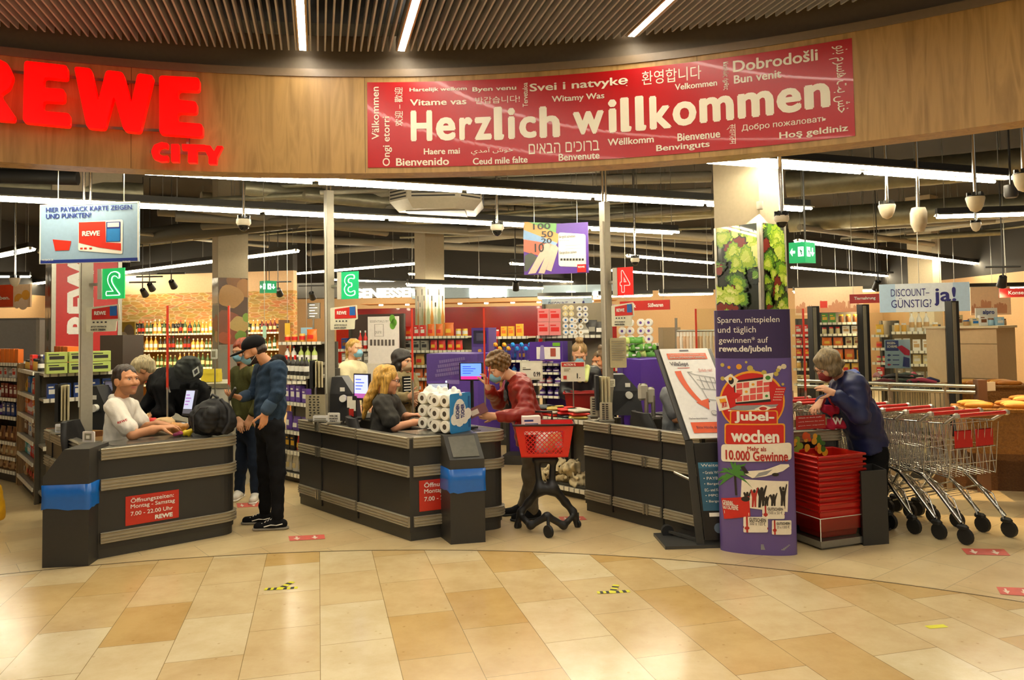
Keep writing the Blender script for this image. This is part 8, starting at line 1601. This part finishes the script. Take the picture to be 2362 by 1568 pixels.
# ---- things on the counters
def box_at(x, y, Y, d, mat, name, lab, cat, rz=0.0, bev=.0, dz=0): p = D(x, y, Y); m = MB(); m.box((p.x, p.y, p.z + d[2] / 2 + dz), d, 0, rz, bev=bev); return tag(m.build(name, mat), lab, cat)
ct = .862
def rolls(x, Y, cols, rows, dep, label, blue, rz):
    p = G(x, 1003, ct); p = Vector((D(x, 1003, Y).x, Y, ct)); r = root('paper_roll_pack', label, 'paper rolls', p); ux = Vector((cos(rz), sin(rz), 0)); uy = Vector((-ux.y, ux.x, 0)); R_ = .056; m = MB()
    for i in range(cols):
        for j in range(rows):
            c = p + ux * (i - (cols - 1) / 2) * R_ * 2 + Vector((0, 0, R_ + j * R_ * 1.96)); m.loft([[c + uy * t + (ux * cos(a) + Vector((0, 0, 1)) * sin(a)) * R_ * k for a in [2 * pi * q / 16 for q in range(16)]] for t, k in ((0, .9), (.008, 1), (dep - .008, 1), (dep, .9))])
    m.build('rolls', M('#ece5d2', .6, coat=.4), r); m = MB()
    for i in range(cols):
        for j in range(rows): c = p + ux * (i - (cols - 1) / 2) * R_ * 2 + Vector((0, 0, R_ + j * R_ * 1.96)) - uy * .001; m.add([c + (ux * cos(a) + Vector((0, 0, 1)) * sin(a) * 1.05) * .022 for a in [2 * pi * q / 12 for q in range(12)]], [list(range(12))])
    m.build('core_holes', M('#4a3d2c', .8), r); H = rows * R_ * 1.96 + .006; w = cols * R_
    if blue:
        S = Plane(p + ux * (w + .004), uy); m = MB(); m.poly(S, rot_poly([(0.005, 0), (dep, 0), (dep, H), (.005, H)], .02), 0, .003, px=False, thick=.006); m.disc(S, (dep * .45, H * .5), .085, 1, .005, px=False, ry=.12)
        for k in range(5): m.disc(S, (dep * (.2 + .16 * k), H * (.35 + .1 * (k % 3))), .05, 1, .0055 + k * .0003, px=False)
        m.rect(S, (dep * .86, H * .1), (dep * .95, H * .9), 2, .006, px=False); m.text(S, 'KÜCHEN', (dep * .22, H * .36), (dep * .42, H * .72), 3, .008, .04, px=False, rot=1); m.text(S, 'TÜCHER', (dep * .46, H * .36), (dep * .66, H * .72), 3, .008, .04, px=False, rot=1); m.build('blue_wrapper', [M('#2a86c4', .3, coat=.4), M('#ece9de', .3), M('#1f5f9c', .3), NAVY], r)
    s = Sdf(); q = np.array(p + Vector((0, 0, H - .01)) + uy * dep * .5); m = MB(); a = np.array(ux) * w * .8
    for k in range(5): s.cap(q - a * (1 - k * .5), q - a * (1 - k * .5) + V3(0, 0, .02 + .02 * (k % 2)), .035, .02, .03)
    put(m, s, .009, wr=.008); m.build('wrap_crinkle', M('#e8e6dc', .3, coat=.5), r)
Yp = 6.72
rolls(1014, 6.60, 2, 3, .28, 'blue wrapped kitchen roll pack lying on the middle checkout', True, -.62); rolls(985, 6.86, 2, 3, .20, 'clear wrapped paper roll pack behind the blue one', False, -.62)
bp = Sdf(); c = np.array(D(490, 1010, 6.72)); c[2] = ct; bp.cap(c + V3(-.09, 0, .10), c + V3(.10, .02, .10), .10, .10, .04, (V3(0, 1, 0), .9)); bp.cap(c + V3(-.08, 0, .17), c + V3(.07, .02, .20), .105, .095, .06); bp.cap(c + V3(-.02, 0, .26), c + V3(.04, 0, .27), .055, .055, .05); bp.cap(c + V3(.0, -.1, .1), c + V3(.03, -.1, .2), .07, .06, .03); bp.cut(c + V3(0, 0, .002), V3(0, 0, -1))
r = root('backpack', 'black backpack standing on the left checkout worktop', 'backpack', Vector(c)); m = MB(); put(m, bp, .01, wr=.008); m.build('bag', M('#0b0a0b', .7, var=.3, vs_=40), r); m = MB(); V_ = lambda x, y, z: Vector(c + V3(x, y, z)); m.tube([V_(.12, -.08, .02), V_(.17, -.06, .12), V_(.16, -.04, .22), V_(.08, -.02, .31)], .016, 6); m.tube([V_(-.03, -.0, .30), V_(.0, 0, .35), V_(.05, 0, .32)], .012, 6); m.build('strap', M('#1d1c1e', .7), r); m = MB(); m.tube([V_(-.12, -.10, .05), V_(-.125, -.10, .18), V_(-.06, -.11, .25), V_(.06, -.11, .25)], .006, 5); m.build('zip', M('#3b3a3c', .5), r)
for k, (x, y, Y, col, s, nm) in enumerate(((405, 1010, 6.75, '#c08a4a', (.10, .055, .055), 'crumpled brown paper bag under the seated man’s hands'), (375, 985, 7.15, '#d9b27c', (.09, .05, .06), 'brown paper bread bag at the stooping customer'), (430, 1012, 6.7, '#e0c41e', (.05, .04, .03), 'yellow snack bag beside the black backpack'), (412, 1020, 6.68, '#b0406a', (.05, .035, .02), 'pink and red snack bag at the counter edge'), (350, 965, 7.3, '#d9271c', (.05, .05, .05), 'red basket of small packs on the belt'), (430, 970, 7.3, '#dfe3ea', (.10, .05, .02), 'white and blue magazine on the belt'))):
    q = np.array(D(x, y, Y)); q[2] = ct + s[2]; sd = Sdf(); sd.ell(q, s); sd.ell(q + V3(s[0] * .6, 0, .01), np.array(s) * .6); m = MB(); put(m, sd, .008, wr=.010, seed=k); tag(m.build('bag' if k != 5 else 'magazine', M(col, .5, var=.25, vs_=40)), nm, 'bag' if k != 5 else 'magazine')
def screen(x0, y0, x1, y1, Y0, Y1, lab, cols, name='monitor', foot=None, tilt=0.0, glow=2.0, cat='screen'):
    S = vplane((x0, y1), Y0, (x1, y1), Y1)
    if tilt: S = Plane(S.o, S.u, (S.n.x * -tilt, S.n.y * -tilt, 1))
    a0, b0 = S.hit(x0, y1); a1, b1 = S.hit(x1, y0); r = root(name, lab, cat, S.pt(a0, b0)); slab(S, a0, b0, a1, b1, .03, [M('#1c1b1a', .4)], 'case', r); w, h = a1 - a0, b1 - b0; m = MB(); m.rect(S, (a0 + w * .06, b0 + h * .08), (a1 - w * .06, b1 - h * .05), 0, .002, px=False); m.rect(S, (a0 + w * .06, b0 + h * .08), (a1 - w * .06, b0 + h * .25), 1, .003, px=False)
    for k in range(4): m.rect(S, (a0 + w * .14, b0 + h * (.4 + .12 * k)), (a0 + w * (.5 + .1 * (k % 3)), b0 + h * (.44 + .12 * k)), 2, .003, px=False)
    m.build('display', [M(c, .3, emit=glow) for c in cols], r); q = S.pt((a0 + a1) / 2, b0 + h * .2, -.03); m = MB(); m.tube([q, (q.x, q.y + .02, foot if foot is not None else ct)], .018, 8); m.box((q.x, q.y + .02, (foot if foot is not None else ct) + .008), (.16, .12, .016)); m.build('stand', BLACK, r); return r
screen(816, 862, 851, 922, 7.78, 7.68, 'cashier monitor with lilac screen left of the blonde cashier', ['#8c90d8', '#7a3a6a', '#3a4aa0']); screen(419, 898, 452, 958, 7.0, 6.95, 'tilted payment screen beside the black backpack', ['#a9aec8', '#4a4a52', '#8a5aa0'], 'payment_terminal', tilt=.25, glow=.8); screen(1060, 836, 1113, 878, 8.05, 8.0, 'bright blue lit till screen behind the plexiglass', ['#4a68ff', '#a01a5a', '#1a2a90'], glow=3); screen(240, 877, 282, 915, 7.5, 7.5, 'white framed till screen behind the seated man in white', ['#5a5668', '#3a3a44', '#8a8a92'], glow=.4); screen(985, 884, 1035, 905, 7.9, 7.9, 'small customer display behind the paper roll packs', ['#b9bcc4', '#8a8a90', '#6a6a72'], glow=.8)  # the blue one is a glowing stand-in for a screen mirrored in the pane
box_at(1085, 985, 6.9, (.12, .09, .018), BLACK, 'card_pad', 'flat black card pad on the middle checkout worktop', 'card reader', .3, dz=0).location.z += ct - D(1085, 985, 6.9).z
# plexiglass screens with red edges
def plexi(xa, ya, Ya, xb, yb, Yb, yt, lab, edges=(1, 1)):
    a, b = D(xa, ya, Ya), D(xb, yb, Yb); zt = D(xa, yt, Ya).z; z0 = min(a.z, b.z); r = root('plexiglass_screen', lab, 'screen', (a.x, a.y, z0)); m = MB(); m.loft([[(a.x, a.y, z0), (b.x, b.y, z0), (b.x, b.y, zt), (a.x, a.y, zt)], [(a.x, a.y + .006, z0), (b.x, b.y + .006, z0), (b.x, b.y + .006, zt), (a.x, a.y + .006, zt)]][::-1], sm=False); m.build('pane', glass_mat(a=.07), r)
    for p, e in ((a, edges[0]), (b, edges[1])):
        if e: m = MB(); m.box((p.x, p.y, (z0 + zt) / 2), (.018, .014, zt - z0)); m.build('red_edge', M('#d63a20', .3, coat=.3), r)
    for p in (a, b): m = MB(); m.tube([(p.x, p.y, ct), (p.x, p.y, z0 + .02)], .010, 6); m.build('clamp', STEEL, r)
plexi(386, 898, 7.35, 528, 880, 7.6, 705, 'plexiglass screen with red edges behind the left checkout'); plexi(952, 880, 7.75, 1118, 850, 7.95, 712, 'plexiglass screen with two red edges behind the blonde cashier'); plexi(1608, 850, 7.9, 1700, 850, 7.9, 712, 'plexiglass screen behind the trolley stand', (1, 0)); plexi(1828, 905, 7.6, 1858, 905, 7.6, 712, 'plexiglass screen right of the purple column with a red edge', (0, 1))
# price signs, note sheets, flip files
def plate(x0, y0, x1, y1, Y, lab, parts, name='price_sign', cat='sign', col='#dcd5bf', zf=.8, foot=True):
    S = vplane((x0, y1), Y, (x1, y1), Y - .03); a0, b0 = S.hit(x0, y1); a1, b1 = S.hit(x1, y0); r = root(name, lab, cat, S.pt((a0 + a1) / 2, b0)); slab(S, a0, b0, a1, b1, .012, [M(col, .5)], 'panel', r, r=.012); w, h = a1 - a0, b1 - b0; ms = [M(c, .45) for c in ('#f0ead8', '#b92a1e', '#1d1b1a', '#8f8770')]; m = MB(); d = .002
    for q in parts:
        d += .001
        if q[0] == 'r': m.rect(S, (a0 + w * q[1], b0 + h * q[2]), (a0 + w * q[3], b0 + h * q[4]), q[5], d, px=False)
        else: m.text(S, q[0][1:], (a0 + w * q[1], b0 + h * q[2]), (a0 + w * q[3], b0 + h * q[4]), q[5], d, .03, px=False)
    m.build('print', ms, r)
    if foot: q = S.pt((a0 + a1) / 2, b0, -.02); m = MB(); m.tube([q, (q.x, q.y, zf)], .008, 6); m.box((q.x, q.y, zf + .006), (.14, .1, .012)); m.build('stem', STEEL, r)
lines = lambda n, y0, y1, x1=.9: [('r', .1, y0 + (y1 - y0) * k / n, x1 - .12 * (k % 3 == 0), y0 + (y1 - y0) * (k + .45) / n, 3) for k in range(n)]
plate(1200, 832, 1251, 876, 8.5, 'cream price sign reading 0.99 right of the curly haired woman', [('r', .07, .1, .93, .9, 0), ('t0.99', .60, .17, .9, .42, 2), ('r', .12, .62, .26, .66, 3), ('r', .12, .54, .48, .58, 2)], zf=.84); plate(1294, 834, 1349, 880, 8.4, 'red and cream action price sign before the shopper with the topknot', [('r', .04, .76, .96, .97, 1), ('tAKTION %', .12, .80, .62, .92, 0), ('t1.', .66, .16, .80, .42, 2), ('r', .1, .12, .24, .3, 1), ('r', .13, .62, .4, .66, 3), ('r', .13, .54, .34, .58, 3)], zf=.84)
plate(1408, 779, 1444, 848, 7.695, 'beige notice sheet fixed to the right checkout post', lines(9, .25, .95), 'notice_sheet', 'notice', '#b9ad84', foot=False); plate(1399, 874, 1418, 892, 7.69, 'small white note stuck low on the right checkout post', lines(3, .2, .9), 'notice_sheet', 'notice', '#d9d2b9', foot=False)
plate(756, 952, 783, 980, 7.45, 'small white card sign on the middle checkout end', [('tWEIL DIE', .15, .68, .85, .82, 2), ('tGELDBÖRSE', .12, .48, .88, .62, 2), ('tZÄHLT', .2, .28, .8, .42, 2)], col='#e6e2d6', zf=ct); plate(190, 995, 217, 1025, 6.35, 'white card sign leaning at the left counter end', [('r', .2, .35, .8, .85, 3), ('r', .35, .45, .65, .7, 0)], col='#e3d8cc', zf=ct); plate(486, 805, 500, 828, 8.6, 'small white card on a thin stand behind the left screen', [('r', .2, .2, .8, .8, 3)], col='#dcd8cc', zf=.9); plate(722, 958, 756, 978, 7.6, 'white leaflet tray on the middle checkout end', lines(3, .2, .8), 'leaflet_tray', 'tray', '#e6e4de', zf=ct); plate(127, 978, 156, 998, 7.0, 'white leaflet box on the left counter end', lines(3, .2, .8), 'leaflet_tray', 'tray', '#dfe0e4', zf=ct)
plate(800, 868 + 45, 822, 962, 7.5, 'rack of white and red leaflets behind the middle checkout end', [('r', .05, .45, .6, .98, 0), ('r', .3, .3, .95, .8, 0), ('r', .25, .05, .75, .4, 1)], 'leaflet_rack', 'leaflets', '#2a2522', zf=ct); plate(705, 910, 750, 966, 7.7, 'beige board with rows of dark slots on the middle checkout end', [('r', .18 + .22 * i + .03 * (j % 2), .12 + .11 * j, .28 + .22 * i + .03 * (j % 2), .17 + .11 * j, 2) for i in range(3) for j in range(8)], 'slot_board', 'board', '#a59a7c', zf=ct); plate(1362, 915, 1378, 966, 7.62, 'left beige slotted board on the right checkout end', [('r', .3, .1 + .11 * j, .7, .15 + .11 * j, 2) for j in range(8)], 'slot_board', 'board', '#b5ab8e', zf=ct); plate(1384, 928, 1412, 972, 7.3, 'right beige slotted board on the right checkout end', [('r', .2 + .3 * i, .1 + .11 * j, .4 + .3 * i, .16 + .11 * j, 2) for i in range(2) for j in range(8)], 'slot_board', 'board', '#b5ab8e', zf=ct)
def flip(x, y0, y1, Y, lab, w=.11):
    p = D(x, y1, Y); q = D(x, y0, Y); r = root('flip_file', lab, 'file', p); h = q.z - p.z; m = MB(); m.box((p.x - w * .5, p.y, p.z + h / 2), (.03, .16, h + .02)); m.build('cover', BLACK, r)
    for k in range(3): m = MB(); m.box((p.x - w * .25 + k * .025, p.y - .01 * k, p.z + h / 2), (.012, .17, h), 0, .25 + .12 * k); m.build('page', M('#c9bd96', .6), r)
    m = MB(); m.tube([(p.x - w * .3, p.y, p.z), (p.x - w * .3, p.y, ct)], .012, 6); m.build('stem', STEEL, r)
flip(155, 888, 968, 7.2, 'flip file of beige price sheets left of the left post'); flip(735, 833, 892, 7.75, 'flip file of beige price sheets left of the middle post'); flip(1390, 868, 942, 7.55, 'flip file of beige price sheets left of the right post')
# till machines
for x, y, Y, w, h, lab in ((790, 958, 7.75, .26, .42, 'black till machine behind the middle post'), (1448, 968, 7.72, .30, .40, 'black till machine behind the right post'), (218, 990, 7.25, .22, .40, 'black till machine behind the left post')):
    p = D(x, y, Y); r = root('till_machine', lab, 'till', (p.x, p.y, ct)); m = MB(); m.loft([[(p.x - w / 2, p.y, ct), (p.x + w / 2, p.y - .05, ct), (p.x + w / 2, p.y + .3, ct), (p.x - w / 2, p.y + .3, ct)], [(p.x - w / 2, p.y + .02, ct + h * .6), (p.x + w * .4, p.y, ct + h * .6), (p.x + w * .4, p.y + .3, ct + h * .6), (p.x - w / 2, p.y + .3, ct + h * .6)], [(p.x - w * .45, p.y + .05, ct + h), (p.x - w * .05, p.y + .05, ct + h), (p.x, p.y + .3, ct + h), (p.x - w * .45, p.y + .3, ct + h)]], sm=False); m.build('case', M('#1b1a19', .45), r)
    m = MB(); m.tube([(p.x + w * .05, p.y - .05, ct + h * .5), (p.x + w * .05, p.y + .02, ct + h * .5)], .035, 14); m.build('receipt_roll', WHITE, r); m = MB(); m.rect(Plane((p.x - .02, p.y - .012, ct + .28), (1, -.15, 0)), (0, 0), (.05, .04), 0, px=False); m.build('label', WHITE, r)
for x, y, Y, hgt, lab in ((1492, 985, 7.35, .26, 'grey customer display on a pole at the right checkout'), (1508, 960, 7.4, .22, 'white scanner head standing at the right checkout')):
    p = D(x, 985, Y); r = root('scanner', lab, 'scanner', (p.x, p.y, ct)); m = MB(); m.tube([(p.x, p.y, ct), (p.x, p.y, ct + hgt)], .02, 8); m.box((p.x, p.y, ct + .01), (.12, .1, .02)); m.build('pole', STEEL, r); m = MB(); m.box((p.x - .03, p.y, ct + hgt), (.10, .05, .16), 0, .3, bev=.02); m.build('head', M('#bdb7a6', .4), r)
# folded carrier bags on the shelf between the checkouts
sh_ = pg('goods_shelf', 'low shelf of carrier bags between the middle and right checkout', 1240, 8.3, 1352, 7.75, (1118, 960), .5, None, None, 51, yt=960); a, b = D(1250, 955, 8.3), D(1352, 955, 7.8); zb = D(1240, 960, 8.3).z + .003
for k in range(12):
    f = (k % 4) / 4 + .1; p = a.lerp(b, f); c = ('#c4160f', '#d8301c', '#3a3f44', '#b9a24a', '#d6231a', '#c9c2b0')[k % 6]; m = MB(); m.box((0, 0, .014), (.20, .28, .028), 0, bev=.012); o = m.build('carrier_bag', M(c, .5, var=.3, vs_=16)); o.location = (p.x, p.y + .2, zb + (k // 4) * .034); o.rotation_euler = (0, 0, .2 * (k % 3)); n = ('red', 'orange-red', 'dark grey', 'mustard', 'bright red', 'cream')[k % 6]; tag(o, '%s folded carrier bag piled on the low shelf by the right checkout' % n, 'bag', '%s carrier bags on the low shelf' % n)
zb = D(1240, 1118, 8.3).z + .003
for k in range(5):
    p = a.lerp(b, (.2, .52, .84, .36, .68)[k]); s = Sdf(); c = np.array((p.x, p.y + .2, zb + (.068 if k < 3 else .19))); s.ell(c, (.095, .12, .062)); m = MB(); put(m, s, .010, wr=.05, seed=k); tag(m.build('paper_bag', M('#cdbb92', .7, var=.2, vs_=30)), 'crumpled cream bag heaped on the lower board by the right checkout', 'bag', 'crumpled cream bags')
bk_, _ = basket('hand_basket', 'dark red hand basket behind the action price sign', D(1340, 935, 8.75) - Vector((0, 0, .05)), (1, -.1), .36, .28, .2, .85, None, False, None, M('#8d120c', .4))
m = MB(); p = D(1340, 935, 8.75); m.box((p.x, p.y, (p.z - .06) / 2), (.4, .3, p.z - .06)); tag(m.build('cabinet', DARK), 'dark cabinet carrying the dark red hand basket', 'cabinet')
# red shopping bag on the right counter
r = root('shopping_bag', 'red cloth bag with white letter on the counter end before the woman in navy', 'bag', D(1915, 1000, 6.5)); q = np.array(D(1915, 998, 6.5)); q[2] = ct; s = Sdf(); s.cap(q + V3(-.09, 0, .03), q + V3(.09, 0, .03), .05, .05, .03); s.cap(q + V3(-.05, 0, .17), q + V3(.05, 0, .15), .035, .035, .05); s.cut(q + V3(0, 0, .002), V3(0, 0, -1)); m = MB(); put(m, s, .009, wr=.008); m.build('cloth', M('#b5123a', .7), r)
m = MB(); S = Plane(Vector(q + V3(.0, -.052, .03)), (1, 0, 0), (0, .15, 1)); m.text(S, 'W', (.0, .01), (.085, .065), 0, .008, .06, px=False); m.build('lettering', WTXT, r); m = MB(); hw = D(1908, 912, 6.30); m.tube([Vector(q + V3(-.06, 0, .19)), hw + Vector((-.02, 0, -.03)), hw, hw + Vector((.02, 0, -.04)), Vector(q + V3(.05, 0, .17))], .009, 6); m.build('handle', M('#8d1020', .7), r)
box_at(488, 880, 8.9, (.2, .12, .10), M('#d3b81e', .5), 'egg_carton', 'lower yellow carton of the pile behind the left plexiglass', 'carton', dz=.0); box_at(488, 868, 8.9, (.19, .12, .07), M('#dcc22a', .5), 'egg_carton', 'upper yellow carton of the pile behind the left plexiglass', 'carton', dz=.015)
p = D(485, 905, 8.8); m = MB(); m.box((p.x, p.y + .2, (zat(488, 880, 8.9) - .005) / 2), (.72, .75, zat(488, 880, 8.9) - .005)); o = m.build('chest_freezer', M('#cfcab8', .4)); tag(o, 'white topped chest behind the left plexiglass screen', 'freezer'); m = MB(); z = zat(488, 880, 8.9); m.box((p.x, p.y + .2 - .38, z - .03), (.74, .02, .05)); m.build('edge_trim', M('#a59a80', .4, .4), o)
